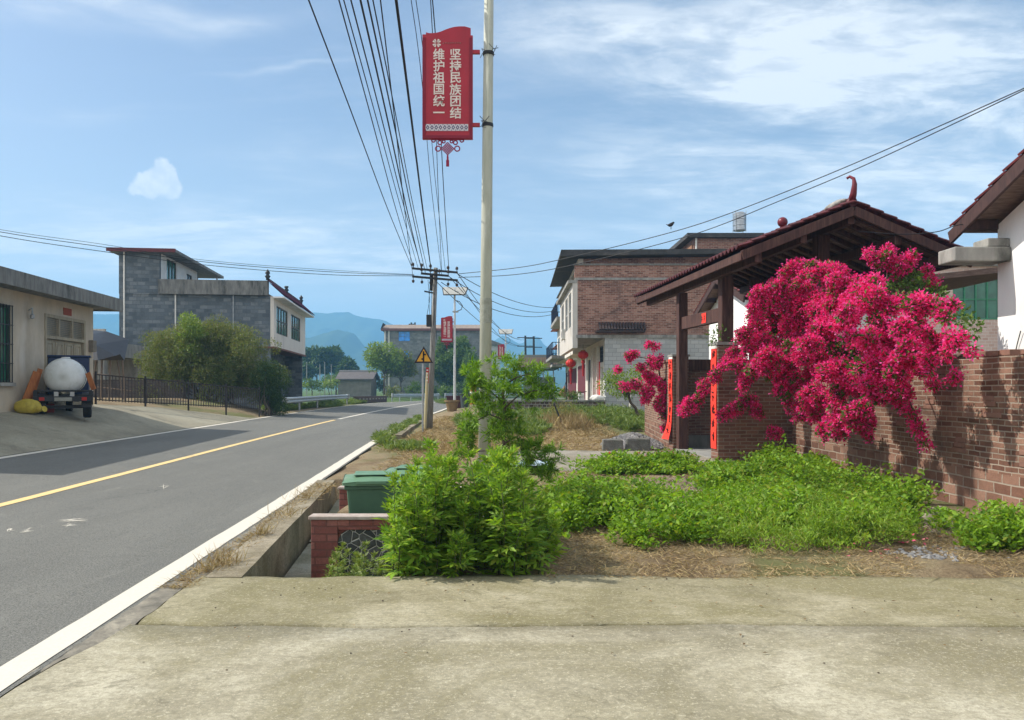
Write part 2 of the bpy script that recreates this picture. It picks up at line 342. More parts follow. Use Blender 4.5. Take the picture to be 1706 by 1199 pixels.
# ------------------------------------------------------------------ terrain, road, pavements
def sstep(x, a, b):
    t = np.clip((np.asarray(x, float) - a) / (b - a), 0, 1); return t * t * (3 - 2 * t)
def vnoise(x, y, seed=0):
    x = np.asarray(x, float); y = np.asarray(y, float)
    def h(i, j): 
        n = np.sin(i * 127.1 + j * 311.7 + seed * 74.7) * 43758.5453; return n - np.floor(n)
    i, j = np.floor(x), np.floor(y); fx, fy = x - i, y - j; fx = fx*fx*(3-2*fx); fy = fy*fy*(3-2*fy)
    return (h(i,j)*(1-fx)+h(i+1,j)*fx)*(1-fy) + (h(i,j+1)*(1-fx)+h(i+1,j+1)*fx)*fy
def fbm(x, y, seed=0, o=5):
    t = 0; a = 0.5; 
    for k in range(o): t = t + a * vnoise(np.asarray(x) * 2**k, np.asarray(y) * 2**k, seed + k); a *= 0.5
    return t
cl = np.array([(-4.1,-20),(-5.55,0),(-6.12,9),(-6.38,13),(-6.92,20.5),(-7.68,33),(-8.05,45),(-8.25,58),(-8.15,70),(-7.1,84),(-3.8,97),(3,107),(14,114),(30,119),(80,128),(200,140)], float)
def smooth_poly(p, n=260):
    d = np.r_[0, np.cumsum(np.linalg.norm(np.diff(p, axis=0), axis=1))]; t = np.linspace(0, d[-1], n)
    q = np.stack([np.interp(t, d, p[:, 0]), np.interp(t, d, p[:, 1])], 1)
    for _ in range(14):
        q[1:-1] = 0.25 * q[:-2] + 0.5 * q[1:-1] + 0.25 * q[2:]
    return q
tt = np.r_[np.linspace(0, 1, 2)]
RC = smooth_poly(cl, 320)
RT = np.gradient(RC, axis=0); RT /= np.linalg.norm(RT, axis=1, keepdims=True)
RN = np.stack([RT[:, 1], -RT[:, 0]], 1)                               # points to the right of the road
RHW = np.interp(RC[:, 1], [0, 28, 50, 300], [3.0, 3.0, 3.35, 3.35])
RSE = 0.25 * (1 - sstep(RC[:, 1], 55, 98))                            # the outside of the bend lies higher
def road_uv(X, Y):
    X = np.asarray(X, float).ravel(); Y = np.asarray(Y, float).ravel(); best = np.empty(len(X), int)
    for a in range(0, len(X), 20000):
        d = (X[a:a+20000, None] - RC[None, :, 0])**2 + (Y[a:a+20000, None] - RC[None, :, 1])**2; best[a:a+20000] = d.argmin(1)
    u = (X - RC[best, 0]) * RN[best, 0] + (Y - RC[best, 1]) * RN[best, 1]
    return u, best
def terrain(X, Y, under=True):
    X = np.asarray(X, float); Y = np.asarray(Y, float); shp = X.shape; X = X.ravel(); Y = Y.ravel()
    u, b = road_uv(X, Y); hw = RHW[b]; se = RSE[b]
    z = se * np.clip(0.5 - u / 6, 0, 1)
    q = -hw - u
    yf = 1 - sstep(Y, 34, 50) * 0.75
    rise = np.interp(q, [0, 0.3, 2.2, 3.8, 9], [0, 0.06, 0.58, 0.82, 0.85])
    z = z + np.where(q > 0, np.where(Y < 60, yf * rise * (1 - 0.9 * sstep(Y, 36, 42) * (q < 6)), 0), 0)
    z = z - np.where(q > 1.0, 0.35 * sstep(Y, 38, 44) * sstep(q, 1, 2.5) * (1 - sstep(q, 5, 8)), 0)
    r = u - hw
    z = z + 0.27 * sstep(Y, 24, 35) * sstep(r, 0.3, 2.0) * (1 - sstep(Y, 80, 100))
    off = np.clip(np.maximum(r, q), 0, 1)
    z = z + off * (fbm(X * 0.9, Y * 0.9, 3) - 0.5) * 0.07 * (Y < 300) * np.where((q > 0) & (Y < 34), 0.0, 1.0)
    if under:
        z = z - np.where((r < 0.26) & (q < 0.05), 0.05, 0.0)
        z = np.where((Y > 6.45) & (Y < 13.1) & (X > -2.45 - 0.075 * (Y - 6.4)) & (X < np.where(Y < 7.75, -0.98, np.where(Y < 9.6, -0.45, -2.0 - 0.075 * (Y - 6.4)))), -0.62, z)   # the ditch
        z = np.where((Y < 6.55) & (r > 0.2), z - 0.07, z)
        z = np.where((Y > 3) & (Y < 34) & (q > 0.02) & (q < 6.5), z - 0.03, z)
    return z.reshape(shp)
def tz(x, y): return float(terrain(np.array([x]), np.array([y]), False)[0])

def soil_mat():
    m, N, L = new_mat('soil_and_dry_grass'); v = objvec(N, L)
    f = noise_n(N, L, v, 1.1, 9, 0.7, 0.5); col = ramp(N, L, f, [(0.3, (0.15, 0.105, 0.06)), (0.45, (0.28, 0.21, 0.125)), (0.6, (0.36, 0.29, 0.175)), (0.72, (0.20, 0.20, 0.09))])
    g = noise_n(N, L, v, 38, 7, 0.8); col = mixc(N, L, maprange(N, L, g, 0.35, 0.7, 0.0, 0.7), col, (0.07, 0.05, 0.033))
    g2 = noise_n(N, L, objvec(N, L, (1, 0.3, 1)), 0.4, 6); col = mixc(N, L, maprange(N, L, g2, 0.5, 0.62, 0.0, 0.7), col, (0.12, 0.15, 0.05))
    sp = N.new('ShaderNodeSeparateXYZ'); L.new(v, sp.inputs[0])
    col = mixc(N, L, maprange(N, L, sp.outputs[1], 40, 75), col, (0.085, 0.13, 0.04))
    hb = noise_n(N, L, v, 45, 8, 0.8); return finish(m, N, L, col, 0.95, 0.1, hb, 0.9, 0.03)
SOIL = soil_mat()
xs = np.unique(np.concatenate([[-2750,-2200,-1200,-700,-420,-260,-160,-110,-80,-60,-48], np.arange(-40,-14,1.0), np.arange(-14,-3.6,0.4), np.arange(-3.6,6.4,0.16), np.arange(6.4,20,0.8), np.arange(20,48,3), [60,85,120,180,300,500,900,1500,2200,2750]]))
ys = np.unique(np.concatenate([[-60,-30,-15,-8,-4], np.arange(-2,6,0.6), np.arange(6,14.2,0.16), np.arange(14.2,36,0.35), np.arange(36,62,1.0), np.arange(62,130,2.5), [140,160,190,230,300,400,550,750,1000,1300,1700,2100,2420]]))
GX, GY = np.meshgrid(xs, ys); GZ = terrain(GX, GY)
nx, ny = len(xs), len(ys)
idx = np.arange(nx * ny).reshape(ny, nx)
Q = np.stack([idx[:-1, :-1], idx[:-1, 1:], idx[1:, 1:], idx[1:, :-1]], -1).reshape(-1, 4)
ground = np_mesh('ground', np.stack([GX, GY, GZ], -1).reshape(-1, 3), Q, SOIL, smooth=True); ground['kind'] = 'structure'

def strip(name, u0, u1, mat, dz, i0=0, i1=None, nu=9, jag=0.0, ends=True):
    i1 = i1 or len(RC)
    # resample along the road so that near markings are smooth
    t = np.linspace(i0, i1 - 1, (i1 - i0) * 4); k = np.arange(len(RC))
    c = np.stack([np.interp(t, k, RC[:, 0]), np.interp(t, k, RC[:, 1])], 1); n = np.stack([np.interp(t, k, RN[:, 0]), np.interp(t, k, RN[:, 1])], 1)
    hw = np.interp(t, k, RHW); se = np.interp(t, k, RSE)
    a = u0(hw) if callable(u0) else np.full(len(t), u0); b = u1(hw) if callable(u1) else np.full(len(t), u1)
    if jag: a = a + (fbm(t * 3, t * 0, 5) - 0.5) * jag; b = b + (fbm(t * 3, t * 0 + 9, 6) - 0.5) * jag
    w = np.linspace(0, 1, nu); U = a[:, None] * (1 - w) + b[:, None] * w
    P = np.stack([c[:, None, 0] + n[:, None, 0] * U, c[:, None, 1] + n[:, None, 1] * U, se[:, None] * np.clip(0.5 - U / 6, 0, 1) + dz], -1)
    V = P.reshape(-1, 3); id_ = np.arange(len(V)).reshape(len(t), nu)
    Qs = np.stack([id_[:-1, :-1], id_[:-1, 1:], id_[1:, 1:], id_[1:, :-1]], -1).reshape(-1, 4)
    o = np_mesh(name, V, Qs, mat, smooth=True); o['kind'] = 'structure'; return o
def asphalt():
    m, N, L = new_mat('asphalt'); v = objvec(N, L)
    f = noise_n(N, L, objvec(N, L, (1.6, 0.25, 1)), 0.8, 7, 0.65); col = ramp(N, L, f, [(0.3, (0.140, 0.140, 0.123)), (0.7, (0.185, 0.184, 0.161))])
    g = noise_n(N, L, v, 75, 4, 0.85); col = mixc(N, L, maprange(N, L, g, 0.45, 0.62, 0.0, 0.85), col, (0.05, 0.05, 0.047))
    g2 = noise_n(N, L, v, 105, 3, 0.85); col = mixc(N, L, maprange(N, L, g2, 0.55, 0.70, 0.0, 0.8), col, (0.36, 0.35, 0.32))
    g3 = noise_n(N, L, objvec(N, L, (1, 0.35, 1)), 2.6, 8, 0.75, 1.0); col = mixc(N, L, maprange(N, L, g3, 0.54, 0.75, 0.0, 0.5), col, (0.225, 0.22, 0.19))
    g4 = noise_n(N, L, v, 0.9, 9, 0.75, 1.0); col = mixc(N, L, maprange(N, L, g4, 0.56, 0.70, 0.0, 0.35), col, (0.085, 0.084, 0.08))
    vo = N.new('ShaderNodeTexVoronoi'); vo.feature = 'DISTANCE_TO_EDGE'; vo.inputs['Scale'].default_value = 0.33; wq = noise_n(N, L, v, 1.8, 7, 0.65)
    ad = N.new('ShaderNodeVectorMath'); ad.operation = 'ADD'; cb = N.new('ShaderNodeCombineXYZ'); L.new(wq, cb.inputs[0]); L.new(wq, cb.inputs[1]); L.new(v, ad.inputs[0]); L.new(cb.outputs[0], ad.inputs[1]); L.new(ad.outputs[0], vo.inputs['Vector'])
    ck = maprange(N, L, vo.outputs['Distance'], 0.0, 0.004, 1.0, 0.0); gm = noise_n(N, L, v, 0.22, 4); mk = N.new('ShaderNodeMath'); mk.operation = 'MULTIPLY'; L.new(ck, mk.inputs[0]); L.new(maprange(N, L, gm, 0.5, 0.6, 0.0, 0.7), mk.inputs[1])
    col = mixc(N, L, mk.outputs[0], col, (0.04, 0.04, 0.038))
    return finish(m, N, L, col, 0.85, 0.25, g, 0.5, 0.008)
ASPH = asphalt()
def paint(name, c, wear):
    m, N, L = new_mat(name); v = objvec(N, L); g = noise_n(N, L, v, 9, 8, 0.8); g2 = noise_n(N, L, v, 1.3, 5)
    s = N.new('ShaderNodeMath'); s.operation = 'ADD'; L.new(g, s.inputs[0]); L.new(g2, s.inputs[1])
    col = mixc(N, L, maprange(N, L, s.outputs[0], 1.15, 1.45, 0.0, wear), c, (0.2, 0.2, 0.19))
    g3 = noise_n(N, L, v, 60, 4); col = mixc(N, L, maprange(N, L, g3, 0.4, 0.7, 0, 0.3), col, tuple(x * 0.7 for x in c))
    return finish(m, N, L, col, 0.75, 0.25, g3, 0.2, 0.004)
WPAINT = paint('white_road_paint', (0.61, 0.57, 0.48), 0.9); YPAINT = paint('yellow_road_paint', (0.74, 0.54, 0.24), 0.8)
strip('road', lambda h: -h - 0.06, lambda h: h + 0.235, ASPH, 0.006, nu=15)
strip('edge_marking', lambda h: h - 0.005, lambda h: h + 0.20, WPAINT, 0.011, nu=3, jag=0.02)
strip('edge_marking', lambda h: -h + 0.02, lambda h: -h + 0.19, WPAINT, 0.011, nu=3, jag=0.02)
kw = int(np.argmax(RC[:, 1] > 34))
strip('centre_marking', -0.07, 0.07, YPAINT, 0.011, 0, kw, nu=3, jag=0.015)
strip('centre_marking', -0.08, 0.08, WPAINT, 0.011, kw, kw + 86, nu=3)

ROADCONC = concrete('apron_concrete', (0.335, 0.305, 0.215), (0.205, 0.185, 0.125), (0.47, 0.435, 0.325), (0.205, 0.182, 0.10))
YARDC = concrete('yard_concrete', (0.30, 0.275, 0.20), (0.22, 0.20, 0.15), (0.36, 0.335, 0.25), None, 0.6)
KERBC = concrete('drain_concrete', (0.29, 0.25, 0.175), (0.16, 0.135, 0.09), (0.38, 0.335, 0.255), (0.13, 0.11, 0.06), 2.0)
def slab(name, xl, xr, y0, y1, mat, ztop, thick=0.12, n=170, ny_=14, kind='structure', zf=None):
    V = []; w = np.linspace(0, 1, ny_); e = np.linspace(0, 1, n) ** 1.6
    P = np.zeros((ny_, n, 3))
    for a in range(ny_):
        yc = y0(xl(0)) * (1 - w[a]) + y1(xl(0)) * w[a]
        X = xl(yc) + (xr - xl(yc)) * e
        Yv = np.array([y0(x) for x in X]) * (1 - w[a]) + np.array([y1(x) for x in X]) * w[a]
        P[a, :, 0] = X; P[a, :, 1] = Yv
    P[:, :, 2] = ztop + (fbm(P[:, :, 0] * 1.2, P[:, :, 1] * 1.2, 8) - 0.5) * 0.02
    top = P.reshape(-1, 3); id_ = np.arange(ny_ * n).reshape(ny_, n)
    Qs = [np.stack([id_[:-1, :-1], id_[:-1, 1:], id_[1:, 1:], id_[1:, :-1]], -1).reshape(-1, 4)]
    ring = np.concatenate([id_[0, :], id_[1:, -1], id_[-1, -2::-1], id_[-2:0:-1, 0]])
    low = top[ring].copy(); low[:, 2] -= thick; b = len(top); k = len(ring); j = np.arange(k)
    Qs.append(np.stack([ring[(j+1) % k], ring, b + j, b + (j+1) % k], -1))
    o = np_mesh(name, np.concatenate([top, low]), np.concatenate(Qs), mat); o['kind'] = kind; return o
def jag(x, s, a, sc=6.0): return (float(fbm(x * sc, 0.3, s)) - 0.5) * a + (float(fbm(x * 0.8, 0.7, s + 20)) - 0.5) * a * 2
ledge = lambda y: -2.44 - 0.02 * (y - 4) + jag(y, 31, 0.10, 5) - (0.06 if y < 4.5 else 0)
slab('apron', lambda y: ledge(y) - 0.05, 14.0, lambda x: -5.0, lambda x: 5.02 + 0.02 * math.sin(x * 1.3) + jag(x, 40, 0.05), ROADCONC, 0.014, 0.1, ny_=30)
MOSSC = concrete('apron_mossy_concrete', (0.30, 0.27, 0.17), (0.18, 0.16, 0.095), (0.41, 0.375, 0.265), (0.19, 0.17, 0.08))
slab('apron', ledge, 14.0, lambda x: 5.046 + 0.02 * math.sin(x * 1.3) + jag(x, 40, 0.05) + 0.024 * abs(jag(x, 77, 2.0, 3)), lambda x: 6.36 + jag(x, 50, 0.14, 3) - 0.02 * max(0, x - 2), MOSSC, 0.012, 0.32, ny_=16)
# ditch along the road: wall, floor
dl = lambda y: -2.20 - 0.112 * (y - 6.44)                              # inner face of the ditch wall
# broken strip of tar between the edge line and the apron
TAR = plain('verge_tar', (0.25, 0.225, 0.175), (0.13, 0.12, 0.095), 8, bstr=0.8, bscale=40, stain=(0.33, 0.30, 0.23), stain_scale=4)
V = []; n = 150
for y in np.linspace(-2, 13.0, n):
    xe = float(np.interp(y, RC[:, 1], RC[:, 0] + RHW * RN[:, 0])) + 0.20
    xr = min(ledge(y) - (0.018 if y > 5.03 else 0.062) - 0.022 * float(vnoise(y * 4, 0, 4)), xe + 0.55) if y < 6.25 else dl(y) - 0.27
    for w in np.linspace(0, 1, 5): V.append((xe + (xr - xe) * w, y, 0.004 - 0.010 * w + 0.02 * float(fbm(w * 5 + 3, y * 5, 6)) * (w > 0) - 0.004))
id_ = np.arange(n * 5).reshape(n, 5)
o = np_mesh('verge', np.array(V), np.stack([id_[:-1, :-1], id_[:-1, 1:], id_[1:, 1:], id_[1:, :-1]], -1).reshape(-1, 4), TAR); o['kind'] = 'structure'

mb = MB(); yy = np.linspace(6.30, 12.9, 24)
for a, b in zip(yy[:-1], yy[1:]):
    za, zb = 0.02, 0.02
    wa, wb = 0.29, 0.29
    ja, jb = jag(a, 61, 0.012, 4), jag(b, 61, 0.012, 4)
    mb.add([(dl(a)-wa,a,za),(dl(a)+ja,a,za),(dl(b)+jb,b,zb),(dl(b)-wb,b,zb),(dl(a)+ja*0.4,a,-0.6),(dl(b)+jb*0.4,b,-0.6),(dl(a)-wa,a,-0.6),(dl(b)-wb,b,-0.6)],
           [(0,1,2,3),(1,4,5,2),(6,0,3,7)])
mb.add([(dl(6.3)-0.29,6.3,0.02),(dl(6.3),6.3,0.02),(dl(6.3),6.3,-0.6),(dl(6.3)-0.29,6.3,-0.6)], [(0,1,2,3)])
mb.add([(dl(12.9)-0.29,12.9,0.02),(dl(12.9),12.9,0.02),(dl(12.9),12.9,-0.6),(dl(12.9)-0.29,12.9,-0.6)], [(3,2,1,0)])
mb.build('roadside_ditch', KERBC)['kind'] = 'structure'
FLOORC = concrete('ditch_floor_concrete', (0.33, 0.31, 0.24), (0.22, 0.20, 0.15), (0.42, 0.40, 0.33), (0.2, 0.2, 0.11), 2.0)
mb = MB(); mb.add([(dl(6.3)+0.04,6.3,-0.39),(-0.4,6.3,-0.39),(-0.4,9.7,-0.39),(dl(9.7)+0.04,9.7,-0.39)], [(0,1,2,3)])
mb.add([(dl(6.3)+0.04,6.3,-0.39),(dl(9.7)+0.04,9.7,-0.39),(dl(9.7)+0.04,9.7,-0.6),(dl(6.3)+0.04,6.3,-0.6)], [(0,1,2,3)])
mb.add([(dl(9.7)+0.04,9.7,-0.37),(-1.9,9.7,-0.37),(-2.25,13.1,-0.3),(dl(13.1)+0.04,13.1,-0.3)], [(0,1,2,3)])
mb.build('ditch_floor', FLOORC)['kind'] = 'structure'
# concrete path to the gate, with a real edge
slab('path', lambda y: 0.1 + 0.1 * math.sin(y), 4.6, lambda x: 14.35 + jag(x, 90, 0.1) + 0.08 * (4 - x), lambda x: 18.4 + jag(x, 91, 0.2), concrete('path_concrete', (0.31, 0.285, 0.23), (0.21, 0.19, 0.15), (0.40, 0.37, 0.31), (0.2, 0.18, 0.11)), 0.055, 0.16, n=50)
# kerb beside the road near the pole
mb = MB()
for a in np.arange(23.4, 33, 0.8):
    xa = float(np.interp(a, RC[:, 1], RC[:, 0] + RHW)) + 0.58; xb = float(np.interp(a + 0.78, RC[:, 1], RC[:, 0] + RHW)) + 0.58
    mb.hexa([(xa,a,-0.1),(xa+0.2,a,-0.1),(xb+0.2,a+0.78,-0.1),(xb,a+0.78,-0.1)], [(xa,a,0.13),(xa+0.2,a,0.12),(xb+0.2,a+0.78,0.13),(xb,a+0.78,0.12)])
mb.build('kerb', KERBC)['kind'] = 'structure'

# left yard: concrete sheet from the road edge up to the house and the fence
def fence_x(y): return -13.75 + (y - 25.5) * (2.85 / 7.5)
rows = []; m_ = 24
for y in np.linspace(3, 33.2, 90):
    xe = float(np.interp(y, RC[:, 1], RC[:, 0] - RHW)) - 0.05
    xw = -14.5 if y < 25.3 else max(-14.5, fence_x(y) + 0.25)
    X = np.linspace(xe, min(xw, xe - 0.05), m_); rows.append(np.stack([X, np.full(m_, y), terrain(X, np.full(m_, y), False) + 0.004], -1))
P = np.stack(rows); id_ = np.arange(P.shape[0] * m_).reshape(-1, m_)
o = np_mesh('yard', P.reshape(-1, 3), np.stack([id_[:-1, :-1], id_[1:, :-1], id_[1:, 1:], id_[:-1, 1:]], -1).reshape(-1, 4), YARDC, smooth=True); o['kind'] = 'structure'

# worn paint scuffs on the road
mb = MB()
for (x0, y0_, x1, y1_) in ((92,868,152,864),(100,874,130,871),(8,884,30,882),(30,888,58,880),(262,812,286,806)):
    for k in range(7):
        a = G(x0 + random.uniform(0, 12), y0_ + random.uniform(-3, 3), 0.09); b = G(x1 - random.uniform(0, 14), y1_ + random.uniform(-3, 3), 0.09); w = random.uniform(0.008, 0.025)
        z = [0.25 * min(1, max(0, 0.5 - (p.x - float(np.interp(p.y, RC[:, 1], RC[:, 0]))) / 6)) + 0.0095 for p in (a, b)]
        c = (a + b) / 2 + Vector((0, random.uniform(-0.03, 0.03), 0))
        mb.add([(a.x, a.y, z[0]), (c.x, c.y - w, (z[0]+z[1])/2 + 0.0005), (b.x, b.y, z[1]), (c.x, c.y + w, (z[0]+z[1])/2 + 0.0005)], [(0, 1, 2, 3)])
mb.build('road_scuffs', WPAINT)['kind'] = 'structure'

# ------------------------------------------------------------------ mountains and the air in front of them
FOREST = plain('mountain_forest', (0.06, 0.085, 0.035), (0.03, 0.05, 0.025), 0.02, rough=0.95, spec=0.0, bstr=0)
def ridge(name, pts, Y, half, seed):
    px = np.array([p[0] for p in pts], float); py = np.array([p[1] for p in pts], float)
    X = np.linspace((px[0]-CX)*Y/F, (px[-1]-CX)*Y/F, 420); Z = np.interp(X, (px-CX)*Y/F, H+(HOR-py)*Y/F)
    T = np.linspace(-1, 1, 26); XX, TT = np.meshgrid(X, T)
    prof = (1 - np.abs(TT)) ** 0.85
    n1 = fbm(XX / 60, TT * half / 60, seed, 6) - 0.5
    ZZ = Z[None, :] * prof * (1 + 0.55 * n1 * (1 - prof) * 2) + (fbm(XX / 14, TT * 9, seed + 3) - 0.5) * 5 * (prof > 0.02)
    ZZ = np.where(prof < 0.01, -3, ZZ); YY = Y + TT * half + (fbm(XX / 90, TT * 2, seed + 9) - 0.5) * half * 0.5
    id_ = np.arange(XX.size).reshape(XX.shape)
    o = np_mesh(name, np.stack([XX, YY, ZZ], -1).reshape(-1, 3), np.stack([id_[:-1, :-1], id_[:-1, 1:], id_[1:, 1:], id_[1:, :-1]], -1).reshape(-1, 4), FOREST); o['kind'] = 'structure'
ridge('mountains', [(-900,600),(-500,560),(-200,540),(0,535),(150,524),(240,520),(330,515),(420,526),(480,522),(515,517),(545,518),(580,515),(600,524),(622,527),(640,529),(655,537),(690,553),(715,556),(745,549),(765,546),(785,556),(805,562),(825,566),(838,556),(850,562),(868,572),(882,560),(896,557),(906,574),(920,583),(960,572),(1010,585),(1100,570),(1250,590),(1500,580),(1900,600)], 1900, 420, 3)
ridge('foothills', [(-700,620),(-300,600),(0,590),(160,578),(300,585),(420,570),(480,566),(520,560),(560,544),(585,552),(605,575),(640,598),(680,606),(720,612),(760,612),(800,600),(850,604),(900,612),(1000,625),(1200,630)], 1250, 260, 21)
HAZE_D = 0.00064
mb = MB(); mb.box(-2900, 2900, -90, 2560, -5, 212)
m, N, L = new_mat('haze_air'); pv = N.new('ShaderNodeVolumePrincipled'); pv.inputs['Density'].default_value = HAZE_D; pv.inputs['Color'].default_value = (0.27, 0.60, 0.97, 1); pv.inputs['Anisotropy'].default_value = 0.0
o_ = N.new('ShaderNodeOutputMaterial'); L.new(pv.outputs[0], o_.inputs['Volume'])
hz = mb.build('haze', m); tag(hz, 'pale blue haze filling the valley air in front of the mountains', 'haze', kind='stuff')
# ------------------------------------------------------------------ left side: house, yard, fence
def xf(o): return frame(o)
PLASTER = plain('beige_plaster', (0.56, 0.475, 0.36), (0.43, 0.37, 0.285), 2.2, stain=(0.60, 0.56, 0.49), stain_scale=0.6, stretch=(1, 1, 0.5))
DOORW = plain('weathered_door', (0.40, 0.35, 0.25), (0.27, 0.23, 0.165), 5, rough=0.7, stretch=(3, 3, 0.5))
def window(parent, x, y0, y1, z0, z1, frame_m, glass_m, nv=3, nh=0, depth=0.10, axis='y', sill=None, bars=None, name='window', proud=0.0, curtain=None):
    # axis 'y': opening in a wall plane x = const, outside towards +x ; axis 'x': plane y = const, outside towards -y  (parent-local coordinates)
    def B(mb, a0, a1, d0, d1, c0, c1):
        if axis == 'y': mb.box(x - d1, x - d0, a0, a1, c0, c1)
        else: mb.box(a0, a1, x + d0, x + d1, c0, c1)
    fm = MB(); t = 0.055
    d0, d1 = depth - 0.06 - proud, depth
    B(fm, y0, y1, d0, d1, z1 - t, z1); B(fm, y0, y1, d0, d1, z0, z0 + t)
    for k in range(nv + 1):
        c = y0 + t/2 + (y1 - y0 - t) * k / nv; B(fm, c - t/2, c + t/2, d0 + 0.003, d1, z0 + t, z1 - t)
    for k in range(nh):
        c = z0 + (z1 - z0) * (k + 1) / (nh + 1); B(fm, y0 + t, y1 - t, d0 + 0.006, d1 - 0.004, c - t/2, c + t/2)
    f = fm.build(name, frame_m, parent, local=True)
    g = MB(); B(g, y0 + 0.01, y1 - 0.01, depth - 0.02, depth - 0.008, z0 + 0.01, z1 - 0.01); g.build('pane', glass_m, f, local=True)
    if sill: s = MB(); B(s, y0 - 0.08, y1 + 0.08, -0.09, depth, z0 - 0.09, z0 - 0.002); s.build('sill', sill, f, local=True)
    if bars:
        b = MB(); k = int((y1 - y0) / 0.13)
        for i in range(k + 1):
            c = y0 + (y1 - y0) * i / k; B(b, c - 0.009, c + 0.009, -0.045, -0.027, z0 - 0.02, z1 + 0.02)
        for i in range(5):
            c = z0 + (z1 - z0) * i / 4; B(b, y0 - 0.02, y1 + 0.02, -0.05, -0.03, c - 0.011, c + 0.011)
        b.build('grille', bars, f, local=True)
    return f

a_l = math.atan(0.09)
h = thing('house', 'low beige flat-roofed house with a wide panelled door behind the parked tank truck', 'house', (-13.15, 24.5, 1.03), a_l)
wz1 = 3.02
mb = MB(); mb.wall('y', -0.24, 0.24, -11.2, 0, -0.5, wz1, holes=[(-6.6, -4.7, 0.64, 2.58), (-3.02, -0.58, -0.5, 2.56)])
mb.box(-8, -0.24, -0.24, 0, -0.5, wz1); mb.box(-8, -7.76, -11.2, -0.24, -0.5, wz1); mb.box(-7.76, -0.24, -11.2, -10.96, -0.5, wz1)
mb.build('wall', PLASTER, h, local=True)
mb = MB(); mb.box(-8.4, 0.62, -11.75, 0.55, wz1 - 0.02, wz1 + 0.13); mb.box(0.50, 0.66, -11.8, 0.6, wz1 - 0.06, wz1 + 0.33); mb.box(-8.4, 0.50, 0.45, 0.6, wz1 - 0.06, wz1 + 0.33)
mb.box(-8.4, 0.5, -11.8, -11.65, wz1 - 0.06, wz1 + 0.33)
mb.build('roof', CEMD, h, local=True)
window(h, 0, -6.6, -4.7, 0.64, 2.58, plain('green_frame', (0.05, 0.09, 0.06), rough=0.5), GLASSG, 4, 1, sill=CEM, bars=DARKM)
# door with transom: frame, transom glass, four panelled leaves
fr = MB(); Y0, Y1, ZT = -3.02, -0.58, 2.56
for y in (Y0, Y1 - 0.09): fr.box(-0.12, 0.03, y, y + 0.09, -0.02, ZT)
fr.box(-0.12, 0.03, Y0 + 0.09, Y1 - 0.09, ZT - 0.09, ZT); fr.box(-0.12, 0.03, Y0 + 0.09, Y1 - 0.09, 1.88, 1.97)
for k in (1, 2): y = Y0 + (Y1 - Y0) * k / 3; fr.box(-0.118, 0.02, y - 0.04, y + 0.04, 1.97, ZT - 0.09)
d = fr.build('door', DOORW, h, local=True)
g = MB(); g.box(-0.08, -0.06, Y0 + 0.09, Y1 - 0.09, 1.97, ZT - 0.09); g.build('transom_pane', glassmat('dusty_glass', (0.12, 0.115, 0.09), 0.4), d, local=True)
gr = MB()
for k in range(9): z = 2.0 + k * 0.052; gr.box(-0.02, -0.008, Y0 + 0.09, Y1 - 0.09, z, z + 0.014)
gr.build('transom_slats', DOORW, d, local=True)
for k in range(4):
    a = Y0 + 0.1 + k * (Y1 - Y0 - 0.2) / 4; b = a + (Y1 - Y0 - 0.2) / 4 - 0.012
    lf = MB(); lf.box(-0.09, -0.06, a, b, 0, 1.87)
    for (z0, z1) in ((0.06, 0.62), (0.7, 1.8)):
        lf.box(-0.06, -0.035, a + 0.05, a + 0.10, z0, z1); lf.box(-0.06, -0.035, b - 0.10, b - 0.05, z0, z1)
        lf.box(-0.06, -0.036, a + 0.10, b - 0.10, z0, z0 + 0.05); lf.box(-0.06, -0.036, a + 0.10, b - 0.10, z1 - 0.05, z1); lf.box(-0.06, -0.042, a + 0.15, b - 0.15, z0 + 0.1, z1 - 0.1)
    lf.build('door_leaf', DOORW, d, local=True)
mb = MB(); mb.box(0.0, 0.012, -1.95, -1.45, 2.62, 2.83); mb.build('plaque', plain('faded_red_plaque', (0.36, 0.08, 0.05), (0.28, 0.1, 0.07), 9), h, local=True)
mb = MB(); mb.box(0.0, 0.14, -0.33, -0.08, 1.62, 1.98); mb.build('meter_box', plain('meter_box', (0.22, 0.19, 0.15)), h, local=True, bevel=0.01)
mb = MB(); mb.tube([(0.03, -3.9, 2.55), (0.12, -3.9, 2.62), (0.12, -3.9, 2.45)], 0.02); mb.lathe([(0.0, 2.32), (0.05, 2.34), (0.055, 2.42), (0.03, 2.46)], (0.12, -3.9, 0), 10); mb.build('wall_lamp', STEEL, h, local=True)

# tank truck
def wheel(parent, cx, cy, r, w, cz):
    t = MB(); t.lathe([(r*0.62, -w/2), (r*0.93, -w/2), (r, -w/2+0.03), (r, w/2-0.03), (r*0.93, w/2), (r*0.62, w/2)], (cx, cy, cz), 26, 'x')
    o = t.build('wheel', BLACK, parent, smooth=False, local=True)
    q = MB(); q.lathe([(0.02, -w/2-0.005), (r*0.3, -w/2-0.005), (r*0.62, -w/2+0.03), (r*0.62, w/2-0.03), (r*0.3, w/2+0.005), (0.02, w/2+0.005)], (cx, cy, cz), 18, 'x')
    q.build('rim', plain('rim_steel', (0.2, 0.19, 0.18)), o, local=True)
tx, ty = -11.72, 20.4
t = thing('tank_truck', 'small farm truck seen from behind carrying a large white water tank', 'truck', (tx, ty, tz(tx, ty) + 0.01), R(26))
for sx in (-0.53, 0.53): wheel(t, sx, 0.35, 0.30, 0.19, 0.30)
wheel(t, 0.0, 2.1, 0.29, 0.15, 0.29)
mb = MB()
for sx in (-0.3, 0.3): mb.box(sx - 0.05, sx + 0.05, -0.1, 2.3, 0.44, 0.54)
